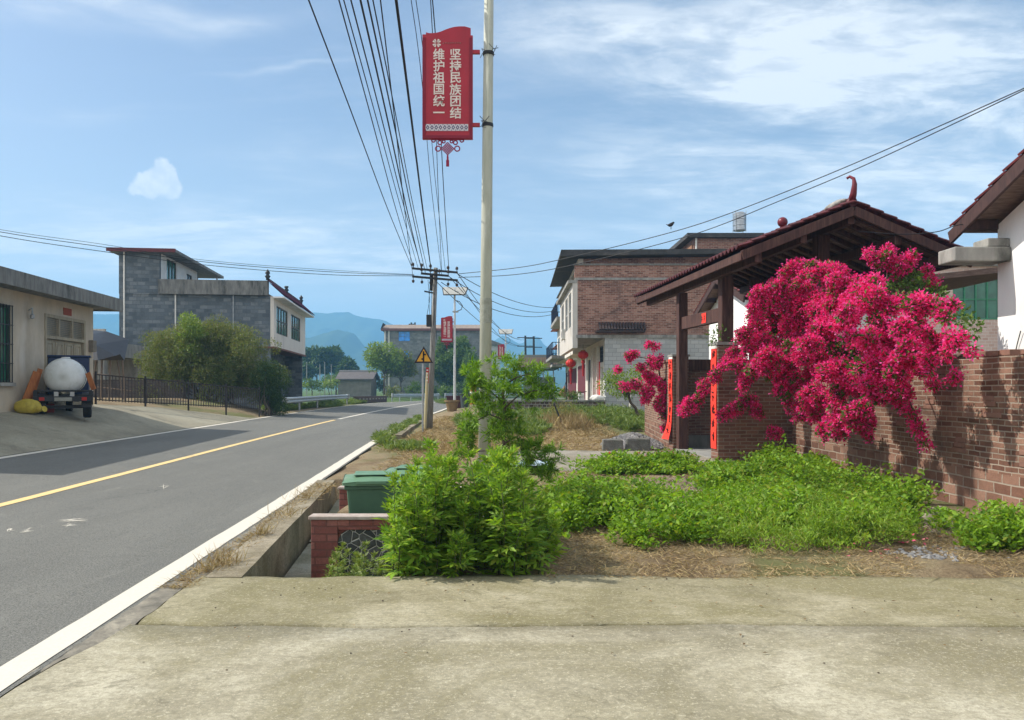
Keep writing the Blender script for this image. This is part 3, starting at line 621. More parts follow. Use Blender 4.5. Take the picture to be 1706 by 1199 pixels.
for y in (0.0, 0.8, 1.6): mb.box(-0.62, 0.62, y, y + 0.08, 0.54, 0.62)
mb.box(-0.62, 0.62, 0.25, 0.45, 0.26, 0.34)
mb.build('chassis', DARKM, t, local=True)
mb = MB(); mb.box(-0.68, 0.68, -0.16, -0.08, 0.45, 0.58); mb.box(-0.68, -0.58, -0.1, 0.0, 0.58, 0.72); mb.box(0.58, 0.68, -0.1, 0, 0.58, 0.72); mb.box(-0.66, 0.66, -0.12, -0.06, 0.70, 0.75)
mb.build('rear_bar', DARKM, t, local=True, bevel=0.01)
for sx in (-0.16, 0.2): 
    mb = MB(); mb.box(sx - 0.05, sx + 0.05, -0.14, -0.10, 0.585, 0.70); mb.build('tail_plate', plain('pale_plate', (0.45, 0.45, 0.43)), t, local=True)
for sx in (-0.53, 0.53):
    mb = MB(); mb.tube([(sx, 0.35 + 0.36*math.cos(a), 0.32 + 0.36*math.sin(a)) for a in np.linspace(0.15, 3.0, 9)], 0.012, 6)
    for a0, a1 in zip(np.linspace(0.1, 2.9, 9), np.linspace(0.45, 3.2, 9)):
        c0, c1 = (0.35 + 0.36*math.cos(a0), 0.32 + 0.36*math.sin(a0)), (0.35 + 0.36*math.cos(a1), 0.32 + 0.36*math.sin(a1))
        mb.add([(sx-0.12,*c0),(sx+0.12,*c0),(sx+0.12,*c1),(sx-0.12,*c1),(sx-0.12,c0[0]*0.99+0.0035,c0[1]-0.012),(sx+0.12,c0[0]*0.99+0.0035,c0[1]-0.012),(sx+0.12,c1[0],c1[1]-0.012),(sx-0.12,c1[0],c1[1]-0.012)], [(0,1,2,3),(4,7,6,5),(0,4,5,1),(2,6,7,3)])
    mb.build('mudguard', DARKM, t, local=True)
TANK = plain('white_plastic_tank', (0.70, 0.72, 0.70), (0.58, 0.60, 0.57), 2.5, rough=0.45, spec=0.4, stain=(0.5, 0.5, 0.44), stain_scale=1.5)
mb = MB(); mb.lathe([(0.0, -0.06), (0.16, -0.045), (0.3, 0.0), (0.40, 0.07), (0.46, 0.16), (0.485, 0.3), (0.455, 0.34), (0.485, 0.38), (0.485, 0.82), (0.455, 0.86), (0.485, 0.9), (0.485, 1.25), (0.46, 1.4), (0.35, 1.53), (0.0, 1.6)], (0, 0, 1.11), 40, 'y')
tk = mb.build('tank', TANK, t, smooth=True, local=True)
mb = MB(); mb.lathe([(0.04, -0.03), (0.05, -0.03), (0.05, 0.02), (0.0, 0.02)], (0, -0.03, 0.70), 14, 'y'); mb.build('outlet', plain('pale_outlet', (0.6, 0.56, 0.42)), tk, local=True)
mb = MB(); mb.lathe([(0.0, 0.525), (0.10, 0.52), (0.11, 0.50), (0.11, 0.42)], (0, 0.7, 1.11), 18); mb.build('filler_cap', TANK, tk, local=True)
mb = MB(); mb.box(-0.5, 0.5, 1.7, 2.35, 0.6, 1.1); mb.box(-0.5, 0.5, 1.7, 1.76, 1.1, 1.66); mb.box(-0.55, 0.55, 1.66, 2.3, 1.66, 1.72)
for sx in (-0.5, 0.46): mb.box(sx, sx + 0.04, 2.22, 2.28, 1.1, 1.66)
mb.build('cab', plain('dark_blue_cab', (0.02, 0.035, 0.09), rough=0.4), t, local=True, bevel=0.02)
ORG = plain('orange_board', (0.42, 0.16, 0.05), (0.28, 0.09, 0.03), 6, stretch=(3, 3, 0.6))
for k, (sx, e) in enumerate(((-0.72, -1), (0.66, 1))):
    mb = MB()
    if e < 0: mb.bar((sx - 0.16, 0.05, 0.42), (sx + 0.10, 0.15, 1.22), 0.16, 0.035, (0.5, -1, 0.1)); mb.bar((sx - 0.04, 0.25, 0.5), (sx + 0.16, 0.4, 1.3), 0.12, 0.03, (0.5, -1, 0.1))
    else: mb.bar((sx + 0.03, 0.1, 0.76), (sx - 0.12, 0.2, 1.2), 0.13, 0.035, (0.5, 1, 0.1))
    mb.build('side_board', ORG, t, local=True)

for y in (0.45, 1.15):
    mb = MB(); mb.lathe([(0.487, y), (0.496, y + 0.004), (0.496, y + 0.045), (0.487, y + 0.049)], (0, 0, 1.11), 40, 'y'); mb.build('strap', DARKM, tk, local=True)
for sx in (-0.48, 0.48):
    mb = MB(); mb.box(sx - 0.06, sx + 0.06, -0.185, -0.161, 0.47, 0.56); mb.build('tail_light', plain('tail_light_red', (0.4, 0.02, 0.015), rough=0.3), t, local=True, bevel=0.006)
mb = MB(); mb.box(-0.2, 0.2, -0.18, -0.162, 0.46, 0.555); mb.build('number_plate', plain('dusty_plate', (0.30, 0.30, 0.26)), t, local=True)
# sack and bin beside the truck
def lump(name, mat, c, r, seed, parent=None, n=18):
    V = []; 
    for i in range(n + 1):
        for j in range(2 * n):
            th = math.pi * i / n; ph = math.pi * j / n; d = np.array([math.sin(th)*math.cos(ph), math.sin(th)*math.sin(ph), math.cos(th)])
            k = 1 + 0.35 * (float(fbm(d[0]*1.7+5, d[1]*1.7+d[2]*1.3, seed)) - 0.5) ; V.append((c[0]+d[0]*r[0]*k, c[1]+d[1]*r[1]*k, max(c[2]+d[2]*r[2]*k, c[2]-r[2]*0.72)))
    m2 = 2*n; Fq = [(i*m2+j, i*m2+(j+1) % m2, (i+1)*m2+(j+1) % m2, (i+1)*m2+j) for i in range(n) for j in range(m2)]
    b = MB(); b.add(V, [tuple(reversed(f)) for f in Fq]); return b.build(name, mat, parent, smooth=True)
YSACK = plain('yellow_sack', (0.50, 0.40, 0.06), (0.36, 0.28, 0.04), 8, rough=0.6, bstr=0.4)
s = thing('sack', 'yellow plastic sack lying against the beige house wall left of the truck', 'sack', (-12.35, 19.9, tz(-12.35, 19.9)))
lump('sack_body', YSACK, (-12.35, 19.9, tz(-12.35, 19.9) + 0.17), (0.34, 0.22, 0.21), 3, s)
mb = MB(); mb.tube([(-12.02, 19.85, tz(-12.3,19.9)+0.14), (-11.93, 19.82, tz(-12.3,19.9)+0.12), (-11.86, 19.8, tz(-12.3,19.9)+0.14)], [0.09, 0.035, 0.08], 10); mb.build('tied_mouth', YSACK, s)
rb = thing('crate', 'low dark red plastic crate between the yellow sack and the truck', 'crate', (-12.42, 21.0, tz(-12.42, 21.0)))
z0 = tz(-12.42, 21.0)
mb = MB(); mb.box(-12.95, -12.9, 20.7, 21.15, z0, z0+0.24); mb.box(-12.45, -12.4, 20.7, 21.15, z0, z0+0.24); mb.box(-12.9, -12.45, 20.7, 20.74, z0, z0+0.24); mb.box(-12.9, -12.45, 21.11, 21.15, z0, z0+0.24); mb.box(-12.9, -12.45, 20.74, 21.11, z0, z0+0.03)
mb.build('crate_body', plain('red_plastic', (0.22, 0.03, 0.025)), rb)

# fence from the house to the road
p0, p1 = Vector((-13.55, 25.4, 0)), Vector((-10.75, 33.2, 0))
fz0, fz1 = 1.05, 0.55
fe = thing('fence', 'rusty iron bar fence between the yard and the wide green shrub', 'fence', (p0.x, p0.y, fz0))
def fp(t, z): p = p0.lerp(p1, t); return Vector((p.x, p.y, fz0 + (fz1 - fz0) * t + z))
FEM = plain('rusty_iron', (0.05, 0.045, 0.042), (0.03, 0.022, 0.02), 8, rough=0.7)
mb = MB(); nb = 62
for k in range(nb + 1): mb.tube([fp(k/nb, 0.06), fp(k/nb, 0.93)], 0.015, 5)
mb.build('bars', FEM, fe)
for z in (0.1, 0.92): mb = MB(); mb.bar(fp(0, z), fp(1, z), 0.035, 0.035); mb.build('rail', FEM, fe)
for k in range(5): mb = MB(); mb.bar(fp(k/4, -0.25), fp(k/4, 1.02), 0.05, 0.05); mb.build('post', FEM, fe)

# tarp shed and concrete shelter behind the house
sh = thing('shed', 'open shed roofed with sagging black tarpaulin beside the grey block house', 'shed', (-17.0, 31.5, 0.95))
def SW(px, py, Y): return W(px, py, Y)
mb = MB()
A = [SW(120, 562, 30.5), SW(160, 574, 30.5), SW(207, 600, 30.5)]; B_ = [SW(110, 545, 34), SW(178, 552, 34), SW(215, 565, 34)]; C = [SW(120, 598, 29.6), SW(163, 600, 29.6), SW(200, 590, 29.6)]
mb.add(A + B_ + C, [(0,1,4,3),(1,2,5,4),(6,7,1,0),(7,8,2,1)]); mb.build('tarpaulin', plain('black_tarp', (0.018, 0.02, 0.026), (0.01, 0.011, 0.014), 3, rough=0.5, bstr=0.6, bscale=6), sh)
for px, Y in ((150, 30), (170, 31), (184, 30), (196, 31.5), (204, 30.2), (160, 32)):
    mb = MB(); a = SW(px, 600, Y); mb.tube([(a.x + random.uniform(-.3, .3), Y, 0.8), a], 0.035, 6); mb.build('pole', plain('pale_pole', (0.2, 0.15, 0.11), bstr=0.3), sh)
for dy, zz in ((0, 1.9), (1.2, 1.4)): mb = MB(); a = SW(155, 640, 30.2 + dy); mb.tube([(a.x - 0.6, a.y, zz + 0.25), (a.x + 1.5, a.y + 0.2, zz)], 0.03, 6); mb.build('crossbar', plain('pale_pole', (0.2, 0.15, 0.11)), sh)
mb = MB(); mb.box(-19.5, -14.9, 35.5, 35.7, 0.8, 1.9); mb.build('back_wall', brickmat('shed_brick', [(0.07,0.06,0.055),(0.13,0.105,0.09)], (0.13,0.12,0.11)), sh)
sh2 = thing('shelter', 'stained concrete shelter with a white parapet between the two left houses', 'shelter', (-19.5, 40, 0.95))
mb = MB(); mb.box(-23.5, -19.55, 37.5, 42, 3.05, 3.75); mb.build('roof_slab', CEM, sh2)
mb = MB(); mb.box(-23.6, -19.5, 37.35, 37.5, 3.65, 4.35); mb.build('parapet', plain('stained_white', (0.62, 0.6, 0.55), (0.36, 0.34, 0.3), 3, stretch=(4, 4, 0.4), stain=(0.16, 0.15, 0.13), stain_scale=3), sh2)
for x in (-23.2, -20.0): mb = MB(); mb.box(x, x + 0.3, 37.7, 38.0, 0.6, 3.05); mb.build('pillar', CEM, sh2)
mb = MB(); mb.box(-23.5, -19.6, 41.8, 42.0, 0.6, 3.05); mb.build('wall', CEM, sh2)

# ------------------------------------------------------------------ grey block house
GB = brickmat('grey_block', [(0.085,0.105,0.122),(0.15,0.175,0.195),(0.23,0.25,0.26)], (0.13,0.148,0.158), 0.42, 0.21, 0.016, 0.9, moss=(0.085,0.10,0.105), moss_amt=0.8, dirt=(0.085,0.098,0.11))
a_g = math.atan(0.117)
g = thing('house', 'grey block house with a flat-roofed stair tower and a white tiled upper front', 'house', (-13.42, 44, 0.9), a_g)
mb = MB(); zt = 5.8
mb.wall('x', 0.0, 0.25, -8.3, -0.2, -0.6, zt); mb.box(-8.3, -8.05, 0.25, 12, -0.6, zt); mb.box(-8.05, -0.2, 11.75, 12, -0.6, zt)
mb.wall('y', -1.6, 0.25, 0.25, 11.75, -0.6, 3.1, holes=[(2, 5, -0.6, 2.2), (7, 10, -0.6, 2.2)])
mb.build('wall', GB, g, local=True)
mb = MB(); mb.wall('y', -0.2, 0.2, 0.0, 12.0, 3.1, zt - 0.02, holes=[(0.75, 4.6, 3.75, 5.35), (5.9, 9.7, 3.75, 5.35)]); 
mb.box(-1.35, 0.0, 0.02, 11.98, 2.95, 3.1); mb.build('tiled_front', plain('white_tile_front', (0.70, 0.65, 0.58), (0.60, 0.56, 0.50), 3, stain=(0.50, 0.46, 0.42), stretch=(1, 1, 0.3)), g, local=True)
mb = MB(); mb.box(-1.2, 0.06, -0.02, 12.03, 2.85, 2.95); mb.build('front_ledge', plain('brown_ledge', (0.2, 0.09, 0.06)), g, local=True)
BRF = plain('brown_frame', (0.09, 0.06, 0.045), rough=0.5)
for (a, b) in ((0.75, 4.6), (5.9, 9.7)): window(g, 0, a, b, 3.75, 5.35, BRF, GLASSG, 4, 1, sill=None)
mb = MB(); mb.box(-6.15, -0.3, -0.30, 0.12, zt + 0.01, zt + 0.82); mb.box(-8.3, -0.3, 11.6, 12.1, zt, zt + 0.9); mb.box(-8.2, -0.3, 0.12, 11.6, zt, zt + 0.12)
mb.build('parapet', CEMD, g, local=True)
# sloping tiled eave along the front
mb = MB(); n = 62
for k in range(n):
    y = -0.32 + 12.6 * k / n; w = 12.6 / n
    mb.add([(-0.32, y, zt+0.86), (0.62, y, zt+0.02), (0.62, y+w*0.5, zt+0.08), (0.62, y+w, zt+0.02), (-0.32, y+w, zt+0.86), (-0.32, y+w*0.5, zt+0.92)], [(0,1,2,5),(5,2,3,4)])
mb.add([(-0.32,-0.32,zt+0.80),(0.62,-0.32,zt-0.05),(0.62,12.28,zt-0.05),(-0.32,12.28,zt+0.80)], [(3,2,1,0)])
mb.build('tiled_eave', plain('purple_tile', (0.11, 0.04, 0.06), (0.075, 0.03, 0.045), 5, rough=1.0, spec=0.0), g, local=True)
mb = MB(); mb.box(0.0, 0.6, -0.3, 12.26, zt - 0.14, zt - 0.055); mb.build('eave_board', WTILE, g, local=True)
for k, y in enumerate((-0.25, 5.9, 12.1)):
    mb = MB(); hh = 0.62 if k != 1 else 0.4
    mb.lathe([(0.10, 0), (0.09, 0.10), (0.16, 0.2), (0.08, 0.30), (0.14, 0.38), (0.12, 0.45), (0.04, hh * 0.9), (0.0, hh)], (-0.3, y, zt + 0.86), 10); mb.build('ridge_ornament', DARKM, g, local=True, smooth=True)
mb = MB(); n = 40; mb.box(-0.34, -0.3, -0.1, 11.9, zt + 0.84, zt + 0.90)
for k in range(n): y = -0.1 + 12 * k / n; mb.box(-0.36, -0.28, y, y + 0.17, zt + 0.88, zt + 1.0)
mb.build('ridge_crest', plain('crest_tile', (0.10, 0.06, 0.075)), g, local=True)
# stair tower
tw = 8.1
mb = MB(); mb.box(-8.3, -6.16, -0.05, 0.2, zt + 0.0, tw); mb.box(-8.3, -8.05, 0.2, 7.5, zt, tw); mb.box(-8.05, -6.16, 7.3, 7.5, zt, tw); mb.build('tower_wall', GB, g, local=True)
mb = MB(); mb.wall('y', -6.36, 0.2, 0.2, 7.3, zt + 0.12, tw, holes=[(1.2, 3.0, zt + 1.0, zt + 2.2), (5.0, 6.2, zt + 1.0, zt + 1.9)]); mb.build('tower_front', plain('white_tile_tower', (0.78, 0.75, 0.69), (0.66, 0.64, 0.59), 2), g, local=True)
window(g, -6.16, 1.2, 3.0, zt + 1.0, zt + 2.2, BRF, GLASSG, 3, 0); window(g, -6.16, 5.0, 6.2, zt + 1.0, zt + 1.9, BRF, GLASS, 2, 0)
mb = MB(); mb.box(-8.75, -5.2, -0.5, 10.2, tw, tw + 0.16); mb.build('tower_roof', CEMD, g, local=True); mb = MB(); mb.box(-8.78, -5.17, -0.56, -0.503, tw - 0.03, tw + 0.17); mb.build('red_fascia', plain('red_edge_roof', (0.16, 0.04, 0.045), (0.11, 0.035, 0.04), 4), g, local=True)
mb = MB(); mb.tube([(-5.5, 9.6, zt + 0.1), (-5.5, 9.6, tw)], 0.05, 8); mb.build('roof_post', STEEL, g, local=True)
mb = MB(); mb.lathe([(0.3, 0), (0.32, 0.25), (0.2, 0.4), (0.0, 0.45)], (-6.3, 2.6, tw + 0.16), 14); mb.tube([(-6.9, 2.6, tw + .2), (-6.3, 2.6, tw + .5)], 0.04, 6); mb.build('roof_heater', DARKM, g, local=True)
mb = MB(); mb.tube([(-8.0, -0.12, 0), (-8.0, -0.12, tw)], 0.045, 8); mb.build('drainpipe', WHITEP, g, local=True)
mb = MB(); mb.tube([(-5.3, -0.09, 3.2), (-5.3, -0.09, zt)], 0.04, 8); mb.build('drainpipe', WHITEP, g, local=True)
mb = MB(); mb.tube([(-2.2, -0.09, 3.4), (-2.2, -0.09, zt)], 0.03, 8); mb.build('drainpipe', STEEL, g, local=True)
mb = MB(); mb.box(-9.6, -8.32, -0.3, 2.5, 5.15, 5.45); mb.build('side_slab', CEMD, g, local=True)

# ------------------------------------------------------------------ foliage builders
def crown_points(blobs, density, shell=0.55):
    Ps = []; Ds = []
    for (c, r) in blobs:
        c = np.array(c); r = np.array(r if hasattr(r, '__len__') else (r, r, r)); n = int(density * (r[0]*r[1] + r[1]*r[2] + r[0]*r[2]) / 3 + 4)
        d = rand_dir(n); k = rng.random(n) ** (1 / 3); k = shell + (1 - shell) * k if shell else k
        k = k * (1 + 0.25 * rng.normal(size=n) * 0.5)
        Ps.append(c + d * r * k[:, None]); Ds.append(d + 0.8 * rng.normal(size=(n, 3)))
    return np.concatenate(Ps), np.concatenate(Ds)
def clump_blobs(c, r, n, rb, seed, bottom=-1.0):
    rs = np.random.default_rng(seed); out = []
    for _ in range(n):
        d = rs.normal(size=3); d /= np.linalg.norm(d); 
        if d[2] < bottom: d[2] = -d[2]
        k = rs.random() ** 0.45
        s = rb * rs.uniform(0.6, 1.35); out.append((np.array(c) + d * np.array(r) * k, (s, s, s * 0.8)))
    return out
def limb(mb, p, q, r0, r1, wig, seed, n=6):
    rs = random.Random(seed); p, q = Vector(p), Vector(q); pts = []
    for i in range(n + 1):
        t = i / n; a = p.lerp(q, t); k = wig * math.sin(math.pi * t)
        pts.append(a + Vector((rs.uniform(-k, k), rs.uniform(-k, k), rs.uniform(-k, k) * 0.5)))
    mb.tube(pts, [r0 + (r1 - r0) * i / n for i in range(n + 1)], 7)
G_MID = leafmat('leaf_mid', [(0.06,0.12,0.02),(0.09,0.165,0.028),(0.125,0.20,0.04),(0.07,0.14,0.024)])
G_DARK = leafmat('leaf_dark', [(0.034,0.075,0.018),(0.055,0.105,0.024),(0.08,0.13,0.03)])
G_LIGHT = leafmat('leaf_light', [(0.14,0.235,0.035),(0.19,0.29,0.045),(0.24,0.31,0.06),(0.12,0.20,0.03)])
G_OLIVE = leafmat('leaf_olive', [(0.12,0.16,0.04),(0.17,0.19,0.055),(0.20,0.185,0.075),(0.14,0.20,0.04),(0.09,0.14,0.03)])
def tree(name, label, base, crown_c, crown_r, nblob, rb, dens, L, Wd, mat, seed, trunk_r=0.15, limbs=7, group=None, bottom=-0.5, cat='tree', fork=0.35, multi=False):
    base = Vector(base); t = thing(name, label, cat, base, 0, group)
    blobs = clump_blobs(crown_c, crown_r, nblob, rb, seed, bottom); mb = MB(); rs = random.Random(seed)
    cc = Vector(crown_c); low = cc - Vector((0, 0, crown_r[2] * fork))
    if not multi: limb(mb, base - Vector((0, 0, 0.2)), low, trunk_r, trunk_r * 0.7, 0.1, seed)
    for k in range(limbs):
        b = blobs[rs.randrange(len(blobs))][0]
        st = low if not multi else base + Vector((rs.uniform(-1, 1) * crown_r[0] * 0.25, rs.uniform(-.5, .5), -0.2))
        limb(mb, st, b, trunk_r * 0.55, trunk_r * 0.12, 0.25 * min(crown_r), seed + k)
    mb.build('trunk', BARK, t, smooth=True)
    P, D = crown_points(blobs, dens); leaves('crown', P, D, L * rng.uniform(0.6, 1.3, len(P)), Wd * rng.uniform(0.7, 1.2, len(P)), mat, t)
    return t
# wide multi-stemmed shrub in front of the grey house
tree('shrub', 'wide many-stemmed olive green shrub standing behind the iron fence', (-13.9, 36.5, 0.8), (-14.2, 36.6, 2.35), (3.55, 1.9, 2.15), 250, 0.50, 1900, 0.11, 0.035, G_OLIVE, 5, 0.09, 26, cat='shrub', multi=True, bottom=-0.75)
tree('shrub', 'dark dense evergreen bush at the right end of the iron fence', (-11.0, 35.2, 0.35), (-11.1, 35.8, 1.5), (0.75, 0.8, 1.25), 60, 0.34, 2400, 0.08, 0.035, G_DARK, 6, 0.06, 10, cat='shrub', multi=True, bottom=-1)
tree('shrub', 'bright green sapling growing up out of the wide shrub', (-14.5, 35.6, 0.8), (-14.6, 35.4, 4.0), (0.75, 0.6, 0.95), 26, 0.30, 1100, 0.13, 0.05, G_LIGHT, 9, 0.05, 6, cat='shrub', bottom=-1, fork=0.9)
# ------------------------------------------------------------------ street furniture
def glyphs(chars, size, mat, parent, bold=0.0, name='lettering', depth=0.004):
    # chars: (character, x, y, z) in parent-local coordinates, facing -y
    mb = MB()
    for ch, x, y, z in chars:
        cu = bpy.data.curves.new('glyph', 'FONT'); cu.body = ch; cu.size = size; cu.align_x = 'CENTER'; cu.align_y = 'CENTER'; cu.offset = bold * size; cu.extrude = depth; cu.resolution_u = 3
        ob = bpy.data.objects.new('glyph', cu); COL.objects.link(ob); bpy.context.view_layer.update()
        me = bpy.data.meshes.new_from_object(ob.evaluated_get(bpy.context.evaluated_depsgraph_get()))
        vs = np.array([v.co[:] for v in me.vertices])
        if len(vs):
            c = (vs.max(0) + vs.min(0)) / 2
            mb.add([(x + p[0] - c[0], y - p[2], z + p[1] - c[1]) for p in vs], [tuple(p.vertices) for p in me.polygons])
        bpy.data.objects.remove(ob); bpy.data.curves.remove(cu); bpy.data.meshes.remove(me)
    return mb.build(name, mat, parent, local=True)
def make_banner(loc, label, group, bracket_len):
    b = thing('banner', label, 'banner', loc, 0, group); k = 0.71 / 358
    def q(x, y): return ((x - 283) * k, (905 - y) * k)
    out = [(105,165),(130,165),(130,150),(152,156),(178,156),(205,153),(235,145),(268,131),(300,120),(330,112),(365,108),(405,108),(447,120),(447,172),(462,172),(462,905),(105,905)]
    P = [q(*p) for p in out]
    mb = MB(); mb.prism([(x, -0.03, z) for x, z in reversed(P)], (0, 0.06, 0)); mb.build('panel', CRIM, b, local=True)
    fr = MB(); x0, z0 = q(105, 905); x1, z1 = q(462, 190); t = 0.045
    fr.box(x0 + .004, x0 + t, -0.042, -0.032, z0 + t, z1); fr.box(x1 - t, x1 - .004, -0.042, -0.032, z0 + t, z1); fr.box(x0 + .004, x1 - .004, -0.042, -0.032, z0 + .004, z0 + t)
    fr.build('border', plain('dark_crimson', (0.24, 0.008, 0.03), rough=0.45), b, local=True)
    cols = []
    for i, ch in enumerate('坚持民族团结'): x, z = q(340, 307 + i * 83); cols.append((ch, x, -0.033, z))
    for i, ch in enumerate('维护祖国统一'): x, z = q(222, 307 + i * 82.5); cols.append((ch, x, -0.033, z))
    glyphs(cols, 0.168, LETTER, b, 0.016)
    em = MB(); cx_, cz_ = q(207, 228)
    for i in range(4):
        a = math.pi / 4 + i * math.pi / 2
        for s_ in (-0.28, 0.28):
            p = [(cx_ + 0.062 * r_ * math.cos(a + d_), -0.033, cz_ + 0.062 * r_ * math.sin(a + d_)) for r_, d_ in ((0.15, s_), (0.6, s_ + 0.28 * (1 if s_ > 0 else -1)), (1.0, s_ + 0.22 * (1 if s_ > 0 else -1)), (1.0, s_ * 0.25), (0.5, s_ * 0.3))]
            em.prism(p, (0, -0.004, 0))
    em.build('emblem', LETTER, b, local=True)
    sm = MB(); rs = random.Random(4)
    for i in range(8):                                             # the line beside the emblem is too small to read: faint strokes only
        x, z = q(255 + i * 17, 228)
        for _ in range(3): dz = rs.uniform(-0.012, 0.012); dx = rs.uniform(-0.006, 0.006); sm.box(x - 0.011 + dx, x + 0.011 + dx, -0.036, -0.033, z + dz, z + dz + 0.004)
        sm.box(x - 0.002, x + 0.002, -0.0365, -0.033, z - 0.013, z + 0.013)
    sm.build('small_line', plain('faint_lettering', (0.42, 0.15, 0.15)), b, local=True)
    bn = MB(); xa, za = q(128, 850); xb, zb = q(430, 802); bn.box(xa, xb, -0.036, -0.0305, za, zb); w = bn.build('pattern_band', plain('band_white', (0.66, 0.62, 0.66), (0.6, 0.56, 0.6), 20), b, local=True)
    pt = MB(); n = 10; cz_ = (za + zb) / 2; hh = (zb - za) / 2
    for i in range(n):
        c = xa + (xb - xa) * (i + 0.5) / n; r_ = (xb - xa) / n * 0.42
        o_ = [(c - r_, cz_), (c, cz_ - hh * 0.72), (c + r_, cz_), (c, cz_ + hh * 0.72)]; i_ = [(c + (x - c) * 0.5, cz_ + (z - cz_) * 0.5) for x, z in o_]
        for e in range(4):
            f = (e + 1) % 4; pt.add([(o_[e][0], -0.0375, o_[e][1]), (o_[f][0], -0.0375, o_[f][1]), (i_[f][0], -0.0375, i_[f][1]), (i_[e][0], -0.0375, i_[e][1])], [(0, 1, 2, 3)])
        for s_ in (-1, 1):
            e = xa + (xb - xa) * i / n; pt.add([(e, -0.0375, cz_ + s_ * hh * 0.96), (e + r_ * 0.55, -0.0375, cz_ + s_ * hh * 0.96), (e, -0.0375, cz_ + s_ * hh * 0.5)], [(0, 1, 2) if s_ < 0 else (2, 1, 0)])
    pt.build('diamonds', plain('navy_pattern', (0.035, 0.03, 0.12)), w, local=True)
    kn = MB(); kc = -0.13
    def d(x, z): return (x, 0.0, z)
    for i in range(6):                                              # interlaced diamond
        t = -1 + 2 * i / 5; a = 0.088
        kn.bar(d(-a/1 * (1 - (t + 1) / 2) , kc + a * (t + 1) / 2), d(a * (t + 1) / 2, kc - a + a * (t + 1) / 2), 0.011, 0.011)
        kn.bar(d(a * (1 - (t + 1) / 2), kc + a * (t + 1) / 2), d(-a * (t + 1) / 2, kc - a + a * (t + 1) / 2), 0.010, 0.012)
    for s_ in (-1, 1):
        for (x, z, r_) in ((0.135, kc, 0.036), (0.11, -0.045, 0.028), (0.2, -0.012, 0.026), (0.055, -0.03, 0.02)):
            kn.tube([d(s_ * x + r_ * math.cos(a), z + r_ * math.sin(a)) for a in np.linspace(0, 2 * math.pi, 15)], 0.009, 6, cap=False)
    kn.bar(d(0, kc - 0.08), d(0, kc - 0.16), 0.022, 0.022); kn.bar(d(-0.014, kc - 0.13), d(0.014, kc - 0.13), 0.012, 0.03); kn.bar(d(0, kc - 0.16), d(0, kc - 0.25), 0.042, 0.025)
    kn.bar(d(-0.22, -0.004), d(0.22, -0.004), 0.02, 0.012)
    kn.build('knot_tassel', plain('magenta_knot', (0.30, 0.012, 0.05), rough=0.5), b, local=True)
    for y in (285, 803):
        x, z = q(462, y); mb = MB(); mb.bar((x, 0, z), (x + bracket_len, 0, z), 0.045, 0.05); mb.build('bracket', CRIM, b, local=True)
    return b

# tall pale lamp pole in the foreground with its banner
Yp = 11.0
PB = Vector(((806.5 - CX) * Yp / F, Yp, 0)); PT = Vector(((815.2 - CX) * Yp / F, Yp, 7.6))
PMAT = plain('pale_green_pole', (0.44, 0.45, 0.37), (0.34, 0.35, 0.28), 3, rough=0.6, stain=(0.52, 0.52, 0.46), stain_scale=1.5, stretch=(4, 4, 0.6), bstr=0.08)
p = thing('lamp_pole', 'tall pale round lamp pole carrying the large red banner in the foreground', 'lamp pole', PB)
mb = MB(); mb.tube([PB + Vector((0, 0, -0.1)), PB.lerp(PT, 0.5), PT], [0.092, 0.078, 0.064], 28); mb.build('pole', PMAT, p, smooth=True)
mb = MB(); mb.lathe([(0.2, 0.0), (0.2, 0.02), (0.11, 0.022), (0.10, 0.1)], PB, 20); mb.build('base_plate', PMAT, p)
mb = MB(); c = PB.lerp(PT, 0.345); mb.lathe([(0.0855, -0.17), (0.087, -0.05), (0.087, 0.12), (0.084, 0.18)], (c.x, c.y, c.z), 24); mb.build('torn_sleeve', plain('torn_poster_paste', (0.36, 0.37, 0.31), (0.24, 0.25, 0.2), 14, bstr=0.8), p)
# solar lamp head out of the top of the pole
mb = MB(); mb.tube([PT, PT + Vector((-0.6, 0, 0.25)), PT + Vector((-1.3, 0, 0.35))], 0.035, 10); mb.build('lamp_arm', PMAT, p); mb = MB(); mb.box(PT.x-1.8, PT.x-1.25, Yp-0.12, Yp+0.12, PT.z+0.31, PT.z+0.39); mb.build('lamp_head', STEEL, p, bevel=0.02)
for zz in (5.04 + 0.71/358*620 - 0.02, 5.04 + 0.71/358*102):       # straps with loose wire ends
    c = PB.lerp(PT, zz / 7.6); mb = MB(); mb.lathe([(0.077, zz - 0.025), (0.080, zz - 0.02), (0.080, zz + 0.02), (0.077, zz + 0.025)], (c.x, c.y, 0), 20)
    for _ in range(5): a = random.uniform(0, 6.3); mb.tube([(c.x + 0.07*math.cos(a), c.y - 0.05, zz), (c.x + 0.1*math.cos(a), c.y - 0.09, zz + random.uniform(-.05, .05)), (c.x + random.uniform(-.15, .15), c.y - 0.1, zz + random.uniform(-.1, .12))], 0.0045, 4)
    mb.build('strap', DARKM, p)
make_banner((W(745.8, 233, Yp).x, Yp, W(745, 232, Yp).z), 'large red banner with two columns of white Chinese characters high on the foreground pole', 'red banners on the lamp poles', 0.10)

